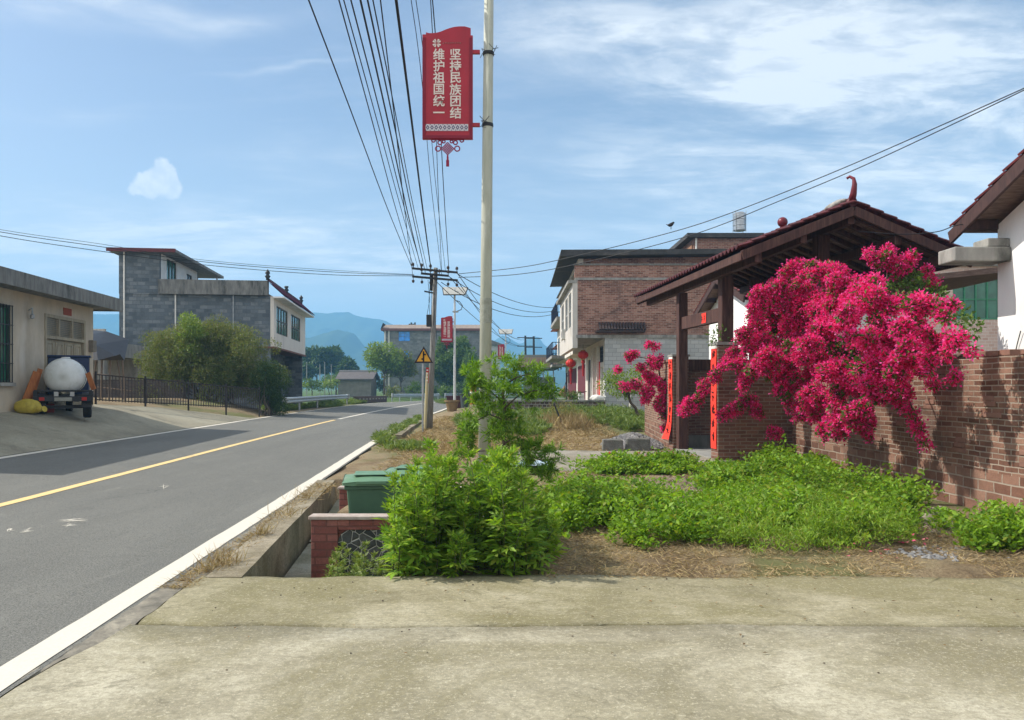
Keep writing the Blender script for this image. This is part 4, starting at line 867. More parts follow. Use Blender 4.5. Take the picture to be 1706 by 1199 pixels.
# distant solar street lamps with the same banners
def solar_lamp(px, Y, hgt, z0, label):
    X = (px - CX) * Y / F; t = thing('solar_lamp', label, 'street lamp', (X, Y, z0), 0, 'solar street lamps along the road')
    mb = MB(); mb.tube([(0, 0, -0.1), (0, 0, hgt - 0.05)], [0.085, 0.055], 12); mb.build('pole', plain('white_lamp_pole', (0.62, 0.64, 0.64), (0.5, 0.52, 0.52), 4, rough=0.5), t, local=True)
    mb = MB(); mb.hexa([(-0.76, -0.38, hgt - 0.42), (0.76, -0.38, hgt - 0.42), (0.76, -0.36, hgt - 0.46), (-0.76, -0.36, hgt - 0.46)][::-1] and [(-0.62,-0.3,hgt-0.46),(0.62,-0.3,hgt-0.46),(0.62,-0.3,hgt-0.42),(-0.62,-0.3,hgt-0.42)], [(-0.76,0.5,hgt+0.06),(0.76,0.5,hgt+0.06),(0.76,0.5,hgt+0.1),(-0.76,0.5,hgt+0.1)])
    f = mb.build('solar_panel', plain('panel_back', (0.40, 0.40, 0.36), (0.3, 0.3, 0.28), 4), t, local=True)
    mb = MB()
    for a, b in (((-0.64,-0.31,hgt-0.47),(0.64,-0.31,hgt-0.47)),((-0.78,0.52,hgt+0.06),(0.78,0.52,hgt+0.06)),((-0.64,-0.31,hgt-0.47),(-0.78,0.52,hgt+0.06)),((0.64,-0.31,hgt-0.47),(0.78,0.52,hgt+0.06))): mb.bar(a, b, 0.04, 0.05)
    mb.build('panel_frame', DARKM, f, local=True)
    mb = MB(); mb.tube([(0, 0, hgt - 0.75), (0.3, -0.1, hgt - 0.85), (0.48, -0.2, hgt - 1.1), (0.42, -0.3, hgt - 1.35), (0.15, -0.35, hgt - 1.45)], 0.025, 6); mb.build('lamp_arm', DARKM, t, local=True)
    mb = MB(); mb.box(-0.1, 0.25, -0.5, -0.25, hgt - 1.52, hgt - 1.44); mb.build('lamp_head', STEEL, t, local=True, bevel=0.02)
    return X
YL1 = 47.0; X1 = solar_lamp(757.5, YL1, 7.5, 0.05, 'solar street lamp with small red banner beside the utility pole')
make_banner((X1 - 0.47, YL1, W(745, 570, YL1).z), 'small red banner on the solar street lamp just right of the utility pole', 'red banners on the lamp poles', 0.10)
YL2 = 82.0; X2 = solar_lamp(842.5, YL2, 7.4, 0.2, 'far solar street lamp with red banner right of the foreground pole')
make_banner((X2 - 0.47, YL2, W(835, 598, YL2).z), 'tiny red banner on the farthest solar street lamp', 'red banners on the lamp poles', 0.10)

# utility pole
Yu = 27.6
UB = W(715, 719, Yu); UB.z = 0.0; UT = W(726, 446, Yu)
UM = plain('old_concrete_pole', (0.27, 0.265, 0.245), (0.16, 0.155, 0.145), 5, stain=(0.10, 0.097, 0.09), stretch=(3, 3, 0.5), stain_scale=2)
u_ = thing('utility_pole', 'old concrete utility pole with crossarms carrying the overhead cables', 'utility pole', UB)
mb = MB(); mb.tube([UB + Vector((0, 0, -0.2)), UB.lerp(UT, 0.5), UT], [0.115, 0.095, 0.075], 14); mb.build('pole', UM, u_, smooth=True)
arms = [((687, 447.5), (763, 454.5)), ((702, 456), (748, 460)), ((687.5, 461), (763, 467.5))]
INS = []
for (a, b) in arms:
    pa, pb = W(*a, Yu) + Vector((0, -0.1, 0)), W(*b, Yu) + Vector((0, -0.1, 0)); mb = MB(); mb.bar(pa, pb, 0.07, 0.07); mb.build('crossarm', DARKM, u_)
    n = 6 if (b[0] - a[0]) > 50 else 4
    for i in range(n):
        t = i / (n - 1) * 0.96 + 0.02
        if abs(t - 0.51) < 0.09: continue
        c = pa.lerp(pb, t); up = 1 if a[1] != 461 else -1
        mb = MB(); mb.lathe([(0.012, 0), (0.012, 0.06), (0.05, 0.065), (0.045, 0.1), (0.055, 0.12), (0.03, 0.17), (0, 0.18)] if up > 0 else [(0, -0.2), (0.045, -0.17), (0.05, -0.1), (0.012, -0.08), (0.012, 0)], (c.x, c.y, c.z + 0.03 * up), 8); mb.build('insulator', plain('brown_porcelain', (0.05, 0.035, 0.03), rough=0.3), u_); INS.append(c + Vector((0, 0, 0.16 * up)))
for c, s_ in ((W(714.8, 534, Yu - 0.15), (0.09, 0.07, 0.21)), (W(719, 470, Yu + 0.15), (0.06, 0.06, 0.3))):
    mb = MB(); mb.box(c.x - s_[0], c.x + s_[0], c.y - s_[1], c.y + s_[1], c.z - s_[2], c.z + s_[2]); mb.build('cable_box', DARKM, u_, bevel=0.015)
mb = MB(); mb.bar(W(707, 485, Yu - 0.1), W(722, 488, Yu - 0.1), 0.05, 0.05); mb.build('bracket', DARKM, u_)
for k in range(5):
    x = random.uniform(713, 731); mb = MB(); mb.tube([W(x, 466, Yu - 0.16), W(x + random.uniform(-6, 5), 500, Yu - 0.2), W(x + random.uniform(-4, 4), 530 + 12 * k, Yu - 0.15)], 0.010, 4); mb.build('drop_cable', WIRE, u_)
mb = MB(); c0, c1 = W(712.3, 612, Yu - 0.12), W(711.7, 638, Yu - 0.12); mb.bar(c0, c1, 0.10, 0.05); rp = mb.build('red_plate', plain('red_plate', (0.5, 0.03, 0.025)), u_)
mb = MB()
for k in range(4): c = c0.lerp(c1, 0.17 + 0.22 * k); mb.box(c.x - 0.03, c.x + 0.03, c.y - 0.056, c.y - 0.052, c.z - 0.025, c.z + 0.02)
mb.build('plate_marks', LETTER, rp, local=False)
mb = MB(); mb.tube([W(707.5, 719, Yu - 0.15), W(709, 690, Yu - 0.15), W(712, 620, Yu - 0.12)], 0.05, 8); mb.build('guard_tube', plain('yellow_guard', (0.50, 0.42, 0.20), (0.42, 0.37, 0.24), 5), u_)

# warning sign
Ys = 26.6; sb = W(704.3, 716, Ys); sb.z = 0.02
s = thing('warning_sign', 'yellow triangular staggered junction warning sign on a thin steel post', 'road sign', sb)
mb = MB(); st = W(704.6, 580, Ys); mb.tube([sb + Vector((0, 0, -0.1)), st], 0.035, 10); mb.build('post', STEEL, s)
def tri(sc, y, d): 
    cx_, cz_ = 706.3, 594.5; P = [(706.3, 576.5), (722, 604.8), (690.4, 604.8)]
    return [W(cx_ + (x - cx_) * sc, cz_ + (z - cz_) * sc, Ys) + Vector((0, y, 0)) for x, z in P]
mb = MB(); mb.prism(tri(1.0, -0.06, 0), (0, 0.02, 0)); pl = mb.build('plate', plain('sign_black', (0.03, 0.018, 0.022), rough=0.5), s)
mb = MB(); mb.prism(tri(0.73, -0.066, 0), (0, 0.004, 0)); mb.build('yellow_face', plain('sign_yellow', (0.70, 0.36, 0.02), (0.62, 0.31, 0.02), 5, rough=0.5), pl)
mb = MB()
def sl(x0, z0, x1, z1): mb.bar(W(x0, z0, Ys) + Vector((0, -0.069, 0)), W(x1, z1, Ys) + Vector((0, -0.069, 0)), 0.055, 0.004, (0, 1, 0))
sl(706, 585, 706, 602); sl(706, 590.5, 710, 590.5); sl(706, 598, 702.5, 598)
mb.build('junction_symbol', INK, pl)

# guard rails
def guard_rail(label, pts, zf=0.78):
    pts = [Vector(p_) for p_ in pts]; t = thing('guard_rail', label, 'guard rail', pts[0], 0, 'steel guard rails along the road')
    mb = MB(); prof = [(-0.02, -0.16), (0.05, -0.11), (0.05, -0.06), (-0.02, 0.0), (0.05, 0.06), (0.05, 0.11), (-0.02, 0.16)]
    vs = []; k = len(prof)
    for i, p_ in enumerate(pts):
        d = (pts[min(i+1, len(pts)-1)] - pts[max(i-1, 0)]).normalized(); nrm = Vector((d.y, -d.x, 0))
        vs += [p_ + nrm * a + Vector((0, 0, zf - 0.16 + b)) for a, b in prof]
    mb.add(vs, [(i*k+j, (i+1)*k+j, (i+1)*k+j+1, i*k+j+1) for i in range(len(pts)-1) for j in range(k-1)])
    o = mb.build('rail_beam', plain('rail_steel', (0.46, 0.50, 0.52), (0.36, 0.40, 0.41), 3, rough=0.5, metal=0.3), t); so = o.modifiers.new('solid', 'SOLIDIFY'); so.thickness = 0.012
    L_ = sum((pts[i+1] - pts[i]).length for i in range(len(pts)-1)); n = max(2, int(L_ / 3.6) + 1)
    for i in range(n):
        s_ = i / (n - 1) * (len(pts) - 1); a = pts[min(int(s_), len(pts)-2)].lerp(pts[min(int(s_)+1, len(pts)-1)], s_ - min(int(s_), len(pts)-2))
        mb = MB(); mb.tube([a + Vector((-0.08, 0.04, -0.4)), a + Vector((-0.08, 0.04, zf + 0.02))], 0.055, 8); mb.build('post', STEEL, t)
    for e in (pts[0], pts[-1]):
        mb = MB(); mb.lathe([(0.1, zf - 0.34), (0.12, zf - 0.32), (0.12, zf), (0.1, zf + 0.02)], e, 10); mb.build('end_cap', STEEL, t)
def offs(side, Y0, Y1, extra, n=14):
    out = []
    i0, i1 = int(np.argmax(RC[:, 1] > Y0)), int(np.argmax(RC[:, 1] > Y1))
    for i in np.linspace(i0, i1, n).astype(int):
        u = side * (RHW[i] + extra); z = float(RSE[i] * min(1, max(0, 0.5 - u / 6))); out.append((RC[i, 0] + RN[i, 0]*u, RC[i, 1] + RN[i, 1]*u, z))
    return out
guard_rail('near steel guard rail left of the road past the grey house', offs(-1, 40, 57, 0.55))
guard_rail('middle steel guard rail on the bend in front of the trees', offs(-1, 76, 92, 0.7))
guard_rail('far steel guard rail behind the utility pole on the bend', offs(-1, 94, 110, 0.7))
lw = thing('low_wall', 'low dark pierced brick wall between the two left guard rails', 'wall', (-12.6, 64, 0.2))
mb = MB(); A, B_ = Vector(offs(-1, 61, 74, 0.9)[0]), Vector(offs(-1, 61, 74, 0.9)[-1]); mb.bar(A + Vector((0, 0, 0.25)), B_ + Vector((0, 0, 0.25)), 0.24, 0.7); mb.build('wall_body', brickmat('dark_brick', [(0.08,0.05,0.04),(0.13,0.08,0.065)], (0.18,0.165,0.15), 0.3, 0.1), lw)
mb = MB()
for k in range(9): c = A.lerp(B_, 0.1 + 0.1 * k); mb.box(c.x + 0.1, c.x + 0.16, c.y - 0.25, c.y + 0.25, c.z + 0.3, c.z + 0.42)
mb.build('pale_block_row', plain('pale_block', (0.34, 0.31, 0.27)), lw)

# pot, boxes and bins by the first solar lamp
c = W(753, 697, 43.0); c.z = 0.22
t = thing('planter_pot', 'big brown tapered pot at the foot of the near solar lamp', 'pot', c); mb = MB(); mb.lathe([(0.0, 0), (0.25, 0), (0.36, 0.52), (0.42, 0.53), (0.42, 0.62), (0.37, 0.62), (0.34, 0.5), (0.0, 0.48)], c, 22); mb.build('pot_body', plain('khaki_pot', (0.24, 0.16, 0.07), (0.17, 0.12, 0.06), 4), t, smooth=False)
mb = MB(); mb.lathe([(0.35, 0.485), (0.3, 0.5), (0.0, 0.52)], c, 16); mb.build('pot_soil', plain('pot_soil', (0.08, 0.06, 0.04)), t)
c = W(775, 676, 50.0); c.z = 0.2
t = thing('bin', 'dark grey round bin standing behind the brown pot', 'bin', c); mb = MB(); mb.lathe([(0.0, 0), (0.26, 0), (0.34, 0.9), (0.40, 0.91), (0.40, 0.97), (0.36, 0.98), (0.32, 0.85), (0, 0.83)], c, 20); mb.build('bin_body', plain('grey_bin', (0.06, 0.075, 0.075)), t)
c = W(760, 676, 50.5); c.z = 0.2
t = thing('box', 'dark maroon block between the lamp post and the grey bin', 'box', c); mb = MB(); mb.box(c.x - 0.62, c.x + 0.5, c.y, c.y + 0.6, c.z, c.z + 0.72); mb.build('box_body', plain('maroon_block', (0.10, 0.035, 0.035)), t, bevel=0.02); mb = MB(); mb.box(c.x - 0.66, c.x + 0.54, c.y - 0.04, c.y + 0.64, c.z + 0.72, c.z + 0.8); mb.build('box_lid', plain('maroon_block', (0.1, 0.035, 0.035)), t)
c = W(788, 662, 60.0); c.z = 0.2
t = thing('road_marker', 'small red and white roadside marker left of the foreground pole', 'marker', c); mb = MB(); mb.lathe([(0.26, 0), (0.24, 0.4), (0.24, 1.5), (0.0, 1.55)], c, 12); mb.build('marker_body', plain('marker_red', (0.5, 0.03, 0.025)), t)
mb = MB(); mb.lathe([(0.243, 0.8), (0.245, 0.82), (0.245, 1.0), (0.243, 1.02)], c, 12); mb.build('white_ring', WHITEP, t)

# ------------------------------------------------------------------ overhead cables
def wire(pts, label, r=0.013, sag=0.0, group=None, n=22):
    pts = [Vector(p_) for p_ in pts]; out = []
    if len(pts) == 2:
        for i in range(n + 1): t = i / n; q_ = pts[0].lerp(pts[1], t); q_.z -= sag * 4 * t * (1 - t); out.append(q_)
    else:                                                           # Catmull-Rom
        P = [pts[0] * 2 - pts[1]] + pts + [pts[-1] * 2 - pts[-2]]
        for i in range(1, len(P) - 2):
            for k in range(8):
                t = k / 8; a, b, c_, d = P[i-1:i+3]; out.append(0.5 * ((2*b) + (c_ - a)*t + (2*a - 5*b + 4*c_ - d)*t*t + (3*b - a - 3*c_ + d)*t**3))
        out.append(pts[-1])
    mb = MB(); mb.tube(out, r, 5); o = mb.build('cable', WIRE); return tag(o, label, 'cable', group)
tops = [(512, 687, 447, .011), (563, 690, 447, .010), (571, 697, 448, .009), (583, 703, 448, .011), (599, 704, 456, .015), (611, 709, 456, .013), (620, 712, 449, .010), (633, 688, 462, .010), (659, 718, 449, .022), (684, 735, 450, .009), (692, 742, 451, .009), (717, 736, 459, .010), (720, 748, 453, .013)]
for i, (xt, xp, yp, r_) in enumerate(tops):
    a = W(xp, yp, Yu - 0.1); Yn = 8.6 if xt < 680 else 13.4; r_ *= 0.85; b = W(xt, -6, Yn); d = (b - a); e = a + d * 2.2; e.z = a.z + 0.25
    mid = a.lerp(b, 0.5) - Vector((0, 0, 0.10 + 0.05 * math.sin(i * 2.3)))
    wire([a, mid, b, e], 'one of the thin black cables fanning from the utility pole over the road' , r_, group='cables from the utility pole towards the camera')
def pxwire(pts, Y0, Y1, label, r_, group):
    n = len(pts); wire([W(x, y, Y0 + (Y1 - Y0) * (x - pts[0][0]) / (pts[-1][0] - pts[0][0])) for x, y in pts], label, r_, group=group)
g1 = 'cables crossing the road to the left'
for i, (dy, r_) in enumerate(((0, .012), (5, .012), (-3, .008))):
    pxwire([(690, 458 + dy * .3), (540, 452 + dy), (340, 436 + dy), (170, 411 + dy * 1.5), (0, 386 + dy * 1.3), (-260, 335 + dy)], Yu, 19.0, 'one of the faint cables sagging left from the utility pole over the houses', r_ * 0.8, g1)
pxwire([(764, 456), (860, 446), (930, 433), (1080, 397), (1200, 361), (1400, 282), (1706, 147), (1850, 80)], Yu, 13.0, 'upper of the two cables rising right over the gate roof', .012, None)
pxwire([(764, 462), (860, 457), (960, 440), (1150, 392), (1300, 334), (1450, 271), (1706, 150), (1850, 78)], Yu, 13.0, 'lower of the two cables rising right over the gate roof', .012, None)
g3 = 'cables running on to the far poles'
for (x0, y0_, x1, y1_) in ((762, 455, 868, 562), (748, 460, 880, 564), (762, 467, 866, 574), (728, 470, 884, 575)):
    a, b = W(x0, y0_, Yu), W(x1, y1_, 96); wire([a, b], 'one of the black cables running from the utility pole to the far poles', .014, 0.9, g3)
g4 = 'cables running to the brick shop'
for (x0, y0_, x1, y1_, s_) in ((762, 456, 928, 512, 0.35), (750, 462, 927, 517, 0.5), (735, 470, 930, 521, 0.6)):
    wire([W(x0, y0_, Yu), W(x1, y1_, 40)], 'one of the black cables sagging from the utility pole to the brick shop', .013, s_, g4)
wire([W(1430, 385, 12.9), W(1500, 390, 12.7), W(1560, 386, 12.5), W(1600, 374, 12.4), W(1660, 374, 12.35)], 'short pale cable strung between the gate roof and the white house', .008)
# bird on the upper cable
bc = W(1118, 380, 21.6)
b = thing('bird', 'small dark bird perched on the upper cable right of the brick shop', 'bird', bc)
mb = MB(); mb.tube([W(1109.5, 373.5, 21.6), W(1112, 374.5, 21.6), W(1115, 375, 21.6), W(1118, 374, 21.6), W(1120.5, 372, 21.6), W(1122.3, 370.6, 21.6), W(1124, 370.8, 21.6)], [0.004, 0.015, 0.045, 0.055, 0.04, 0.03, 0.004], 10); mb.build('body', DARKM, b, smooth=True)
for k in (-1, 1): mb = MB(); mb.tube([W(1118 + k, 376, 21.6), bc + Vector((k * 0.01, 0, -0.03))], 0.006, 4); mb.build('leg', DARKM, b)
# ------------------------------------------------------------------ right side: boundary wall, gate, white house
RB = [(0.10,0.042,0.03),(0.16,0.075,0.055),(0.215,0.11,0.082),(0.25,0.145,0.115)]
WALLB = brickmat('wall_brick', [(0.125,0.055,0.036),(0.20,0.098,0.064),(0.27,0.145,0.098),(0.34,0.20,0.14)], (0.36,0.30,0.235), 0.24, 0.069, 0.0085, 1.0, moss=(0.11,0.07,0.05), moss_amt=0.45, zbig=0.5, dirt=(0.085,0.06,0.05))
GATEB = brickmat('gate_brick', [(0.15,0.065,0.045),(0.22,0.108,0.074),(0.28,0.15,0.105)], (0.30,0.25,0.2), 0.25, 0.075, 0.009, 0.9, moss=(0.06,0.045,0.036), moss_amt=0.4, dirt=(0.06,0.045,0.04))
a_w = math.atan2(-(5.93 - 5.75), -(9.04 - 16))                           # wall heads towards the camera
w = thing('brick_wall', 'long brown brick boundary wall under the bougainvillea with large blocks at its foot', 'wall', (5.75, 16, 0), math.atan(0.026))
mb = MB(); L0 = -11.2
mb.box(0, 0.24, L0, 0.0, -0.3, 1.93); wb = mb.build('wall_body', WALLB, w, local=True)
mb = MB(); y = L0; rs = random.Random(5)
while y < -0.2:
    l = rs.uniform(0.2, 0.27)
    if rs.random() < 0.93: a = rs.uniform(-0.018, 0.012); mb.box(-0.012 + a, 0.25 + a, y, y + l - 0.014, 1.933, 1.93 + rs.uniform(0.05, 0.075))
    y += l
mb.build('coping', plain('coping_brick', (0.26, 0.135, 0.095), (0.17, 0.09, 0.065), 6, stain=(0.09, 0.075, 0.06), stain_scale=2), w, local=True, bevel=0.006)
# a few bricks standing proud of the face and open joints
mb = MB()
for k in range(46):
    yb = rs.uniform(L0 + 0.5, -0.5); zb = 0.552 + 0.069 * rs.randrange(1, 18) + 0.004; mb.box(-rs.uniform(0.006, 0.016), 0.01, yb, yb + 0.225, zb, zb + 0.06)
mb.build('proud_bricks', plain('proud_brick', (0.27, 0.15, 0.11), (0.17, 0.09, 0.065), 3), wb, local=True, bevel=0.004)['kind'] = 'stuff'

gt = thing('gatehouse', 'roofed timber gateway with maroon tiled roof set into the brick walls', 'gate', (4.22, 16, 0), R(5))
def gbox(name, mat, parent, *b, bevel=0.0): mb = MB(); mb.box(*b); return mb.build(name, mat, parent, local=True, bevel=bevel)
gbox('gate_wall', GATEB, gt, 0.42, 1.62, 0.0, 0.24, -0.3, 2.10)                    # turns from the near pillar to the long wall
gbox('pillar', GATEB, gt, 0.0, 0.42, -0.02, 0.40, -0.3, 2.42); gbox('pillar', GATEB, gt, -0.05, 0.33, 2.95, 3.32, -0.3, 2.30)
gbox('pillar_cap', CEM, gt, -0.03, 0.45, -0.05, 0.43, 2.42, 2.48); gbox('pillar_cap', CEM, gt, -0.08, 0.36, 2.92, 3.35, 2.30, 2.35)
gbox('courtyard_wall', GATEB, gt, 0.34, 4.6, 3.9, 4.14, -0.2, 2.25); gbox('wall_plinth', CEMD, gt, 0.34, 4.6, 3.82, 3.897, -0.2, 0.33)
gbox('lintel_board', WOOD, gt, 0.36, 2.2, 3.80, 3.898, 1.98, 2.26)
gbox('step', CEM, gt, 0.0, 1.6, 0.41, 2.94, -0.2, 0.07)
# posts and beams
EZ, RZ, EX, RX, BX, Y0, Y1 = 4.06, 4.86, -0.18, 1.80, 3.98, -2.0, 5.65
def post(x, y, z0, z1, s=0.23): mb = MB(); mb.box(x - s/2, x + s/2, y - s/2, y + s/2, z0, z1); mb.build('post', WOOD, gt, local=True, bevel=0.012)
def roofz(x): return EZ + (RZ - EZ) * (1 - abs(x - RX) / (RX - EX)) 
post(0.24, 0.2, 2.48, roofz(0.24) - 0.36, 0.25); post(0.12, 2.80, -0.1, roofz(0.12) - 0.36, 0.22); post(RX, 0.2 - 1.0, 0.0, RZ - 0.32, 0.24); post(RX + 0.45, 3.6, 0.0, roofz(RX + 0.45) - 0.36, 0.22)
post(3.5, 0.2, 0.0, roofz(3.5) - 0.36, 0.2); post(3.5, 3.6, 0.0, roofz(3.5) - 0.36, 0.2)
def beam(name, p, q, w_, h_, up=(0, 0, 1), mat=None): mb = MB(); mb.bar(p, q, w_, h_, up); return mb.build(name, mat or WOOD, gt, local=True, bevel=0.01)
tb = beam('tie_beam', (0.24, 0.33, 3.08), (0.14, 2.68, 3.08), 0.14, 0.29)
gbox('red_label', RED, tb, 0.125, 0.128, 1.1, 1.75, 2.97, 3.19)
mb = MB()
for k in range(4):
    yk = 1.2 + k * 0.15
    mb.box(0.1205, 0.1245, yk - 0.04, yk + 0.04, 3.05, 3.066); mb.box(0.1205, 0.1245, yk - 0.008, yk + 0.008, 3.01, 3.14); mb.box(0.1205, 0.1245, yk - 0.035, yk + 0.035, 3.10, 3.112)
mb.build('label_marks', INK, tb, local=True)
pur = []
for x in (0.05, 0.9, RX, 2.7, 3.55): pur.append(beam('purlin', (x, Y0 + 0.05, roofz(x) - 0.25), (x, Y1 - 0.05, roofz(x) - 0.25), 0.13, 0.17 if x != 0.05 else 0.20))
n = 17
for s_ in (-1, 1):
    for k in range(n):
        y = Y0 + 0.2 + (Y1 - Y0 - 0.4) * k / (n - 1); xe = EX - 0.02 if s_ < 0 else BX + 0.02
        beam('rafter', (RX, y, RZ - 0.115), (xe, y, roofz(xe) - 0.115), 0.075, 0.085)
def slope(mb, s_, x0, x1, off0, off1, y0, y1):
    a0, a1 = roofz(x0), roofz(x1); mb.hexa([(x0, y0, a0 + off0), (x1, y0, a1 + off0), (x1, y1, a1 + off0), (x0, y1, a0 + off0)], [(x0, y0, a0 + off1), (x1, y0, a1 + off1), (x1, y1, a1 + off1), (x0, y1, a0 + off1)])
for (xa, xb) in ((EX - 0.06, RX), (RX, BX + 0.06)):
    mb = MB(); n = 12
    for k in range(n):                                              # roof boards with open joints
        u0, u1 = xa + (xb - xa) * k / n, xa + (xb - xa) * (k + 0.88) / n; slope(mb, 0, u0, u1, -0.07 + 0.002 * (k % 2), -0.05, Y0, Y1)
    mb.build('roof_boarding', WOODB, gt, local=True)
    mb = MB(); slope(mb, 0, xa, xb, -0.048, -0.02, Y0 + 0.01, Y1 - 0.01); mb.build('roof_felt', DARKM, gt, local=True)
# tiles: rows of curved tiles stepped down the slope
for s_, (xa, xb) in ((-1, (EX - 0.14, RX)), (1, (RX, BX + 0.14))):
    ncol = 40; nrow = 9; V = []; Fq = []; cols = ncol * 6 + 1
    for r_ in range(nrow):
        ta, tb_ = r_ / nrow, (r_ + 1.12) / nrow
        for e, t in ((0, ta), (1, min(tb_, 1.02))):
            for c in range(cols):
                y = Y0 - 0.06 + (Y1 - Y0 + 0.12) * c / (cols - 1); x = RX + (xa - RX) * t if s_ < 0 else RX + (xb - RX) * t
                bump = 0.032 * math.sin(2 * math.pi * (c / 6.0)) + (0.038 if e == 1 else 0.005)
                V.append((x, y, roofz(x) + 0.03 + bump))
        b0 = r_ * 2 * cols
        for c in range(cols - 1): f = (b0 + c, b0 + c + 1, b0 + cols + c + 1, b0 + cols + c); Fq.append(f if s_ < 0 else f[::-1])
    mb = MB(); mb.add(V, [tuple(reversed(f)) for f in Fq]); o = mb.build('tile_roof', MAROON, gt, local=True); so = o.modifiers.new('solid', 'SOLIDIFY'); so.thickness = 0.028; so.offset = -1
for y in (Y0 - 0.03, Y1 + 0.03):
    for xe in (EX - 0.1, BX + 0.1): 
        beam('bargeboard', (RX, y, RZ - 0.11), (xe, y, roofz(xe) - 0.11), 0.05, 0.17)
beam('eave_board', (EX - 0.09, Y0, EZ - 0.16), (EX - 0.09, Y1, EZ - 0.12), 0.05, 0.15)
beam('eave_board', (BX + 0.09, Y0, EZ - 0.16), (BX + 0.09, Y1, EZ - 0.12), 0.05, 0.15)
mb = MB(); 
for k in range(24): a = Y0 + (Y1 - Y0) * k / 24; mb.lathe([(0.085, a), (0.1, a + 0.02), (0.085, a + 0.30)], (RX, 0, RZ + 0.06), 10, 'y')
mb.build('ridge_tiles', MAROON, gt, local=True)
lump('ridge_mortar', plain('ridge_mortar', (0.36, 0.34, 0.31), (0.2, 0.19, 0.17), 8, bstr=0.6), tuple(frame(gt) @ Vector((RX - 0.05, Y0 + 0.55, RZ + 0.1))), (0.12, 0.5, 0.085), 5, gt)
mb = MB(); hp = [(RX, Y0 + 0.05, RZ + 0.08), (RX, Y0 - 0.02, RZ + 0.2), (RX, Y0 - 0.06, RZ + 0.36), (RX - 0.0, Y0 - 0.03, RZ + 0.47), (RX - 0.05, Y0 + 0.02, RZ + 0.52), (RX - 0.09, Y0 + 0.05, RZ + 0.49)]
mb.tube(hp, [0.07, 0.06, 0.045, 0.03, 0.026, 0.024], 12); mb.build('ridge_horn', plain('maroon_glaze', (0.17, 0.02, 0.03), (0.1, 0.015, 0.022), 4, rough=0.35), gt, smooth=True, local=True)
mb = MB(); mb.lathe([(0.0, 0), (0.09, 0.0), (0.05, 0.07)] + [(0.11 * math.sin(a), 0.17 - 0.11 * math.cos(a)) for a in np.linspace(0.5, 3.1, 12)], (RX, 0.95, RZ + 0.14), 20); mb.build('ridge_ball', MATS['maroon_glaze'], gt, smooth=True, local=True)
# couplets: long red paper strips pasted on the pillars' road face
def couplet(label, y0, y1, x, ztop, zbot, flare, seed):
    t = thing('couplet', label, 'couplet', frame(gt) @ Vector((x, (y0 + y1) / 2, zbot)), R(5), 'red paper couplets on the gate pillars')
    rs = random.Random(seed); n = 16; V = []
    for i in range(n + 1):
        f = i / n; z = ztop + (zbot - ztop) * f; bl = flare * max(0, f - 0.6) ** 2 * 6; cur = 0.012 * math.sin(f * 9 + seed)
        for j in range(4):
            g_ = j / 3; V.append((-0.012 - bl * (0.6 + 0.4 * g_) - abs(cur) , (y0 - y1) / 2 + (y1 - y0) * g_ + bl * 0.8 * (g_), z - zbot))
    mb = MB(); mb.add(V, [(i*4+j, i*4+j+1, (i+1)*4+j+1, (i+1)*4+j) for i in range(n) for j in range(3)])
    o = mb.build('paper', RED, t, local=True); so = o.modifiers.new('solid', 'SOLIDIFY'); so.thickness = 0.003; so.offset = 0
    mb = MB()
    for k in range(7):                                              # brush characters, too small to read
        f = 0.07 + k * 0.135; z = (ztop + (zbot - ztop) * f) - zbot; bl = flare * max(0, f - 0.6) ** 2 * 6; xx = -0.018 - bl * 0.9 - 0.013
        for m_ in range(6):
            yc, zc = rs.uniform(-0.05, 0.05), rs.uniform(-0.08, 0.08); h_ = rs.random() < 0.6
            p = (xx, yc - (0.055 if h_ else 0.01), z + zc - (0 if h_ else 0.06)); q_ = (xx, yc + (0.055 if h_ else -0.01), z + zc + (0.012 if h_ else 0.06)); mb.bar(p, q_, 0.006, 0.018 if h_ else 0.016, (1, 0, 0))
    ik = mb.build('brush_writing', INK, o, local=True)
    mb = MB(); mb.box(-0.02, -0.003, (y0-y1)/2, (y1-y0)/2, ztop - zbot - 0.01, ztop - zbot + 0.05); mb.build('white_tab', WHITEP, t, local=True)
couplet('red paper couplet hanging on the near gate pillar behind the bougainvillea trails', 0.03, 0.36, 0.0, 2.36, 0.28, 0.0, 3)
couplet('red paper couplet with a loose lower end on the far gate pillar', 2.98, 3.28, -0.05, 2.24, 0.28, 0.15, 8)
# wall running on from the far pillar
w2 = thing('brick_wall', 'sunlit brick wall running on behind the far gate pillar', 'wall', (3.93, 19.32, 0), 0)
mb = MB(); A, B_ = Vector((3.98, 19.35, 0)), Vector((4.42, 26, 0)); mb.hexa([A + Vector((0,0,-.3)), A + Vector((.24,0,-.3)), B_ + Vector((.24,0,-.3)), B_ + Vector((0,0,-.3))], [A + Vector((0,0,2.2)), A + Vector((.24,0,2.2)), B_ + Vector((.24,0,2.2)), B_ + Vector((0,0,2.2))]); mb.build('wall_body', WALLB, w2)
mb = MB(); mb.hexa([A + Vector((-.03,0,2.203)), A + Vector((.27,0,2.203)), B_ + Vector((.27,0,2.203)), B_ + Vector((-.03,0,2.203))], [A + Vector((-.03,0,2.27)), A + Vector((.27,0,2.27)), B_ + Vector((.27,0,2.27)), B_ + Vector((-.03,0,2.27))]); mb.build('coping', MATS['coping_brick'], w2)

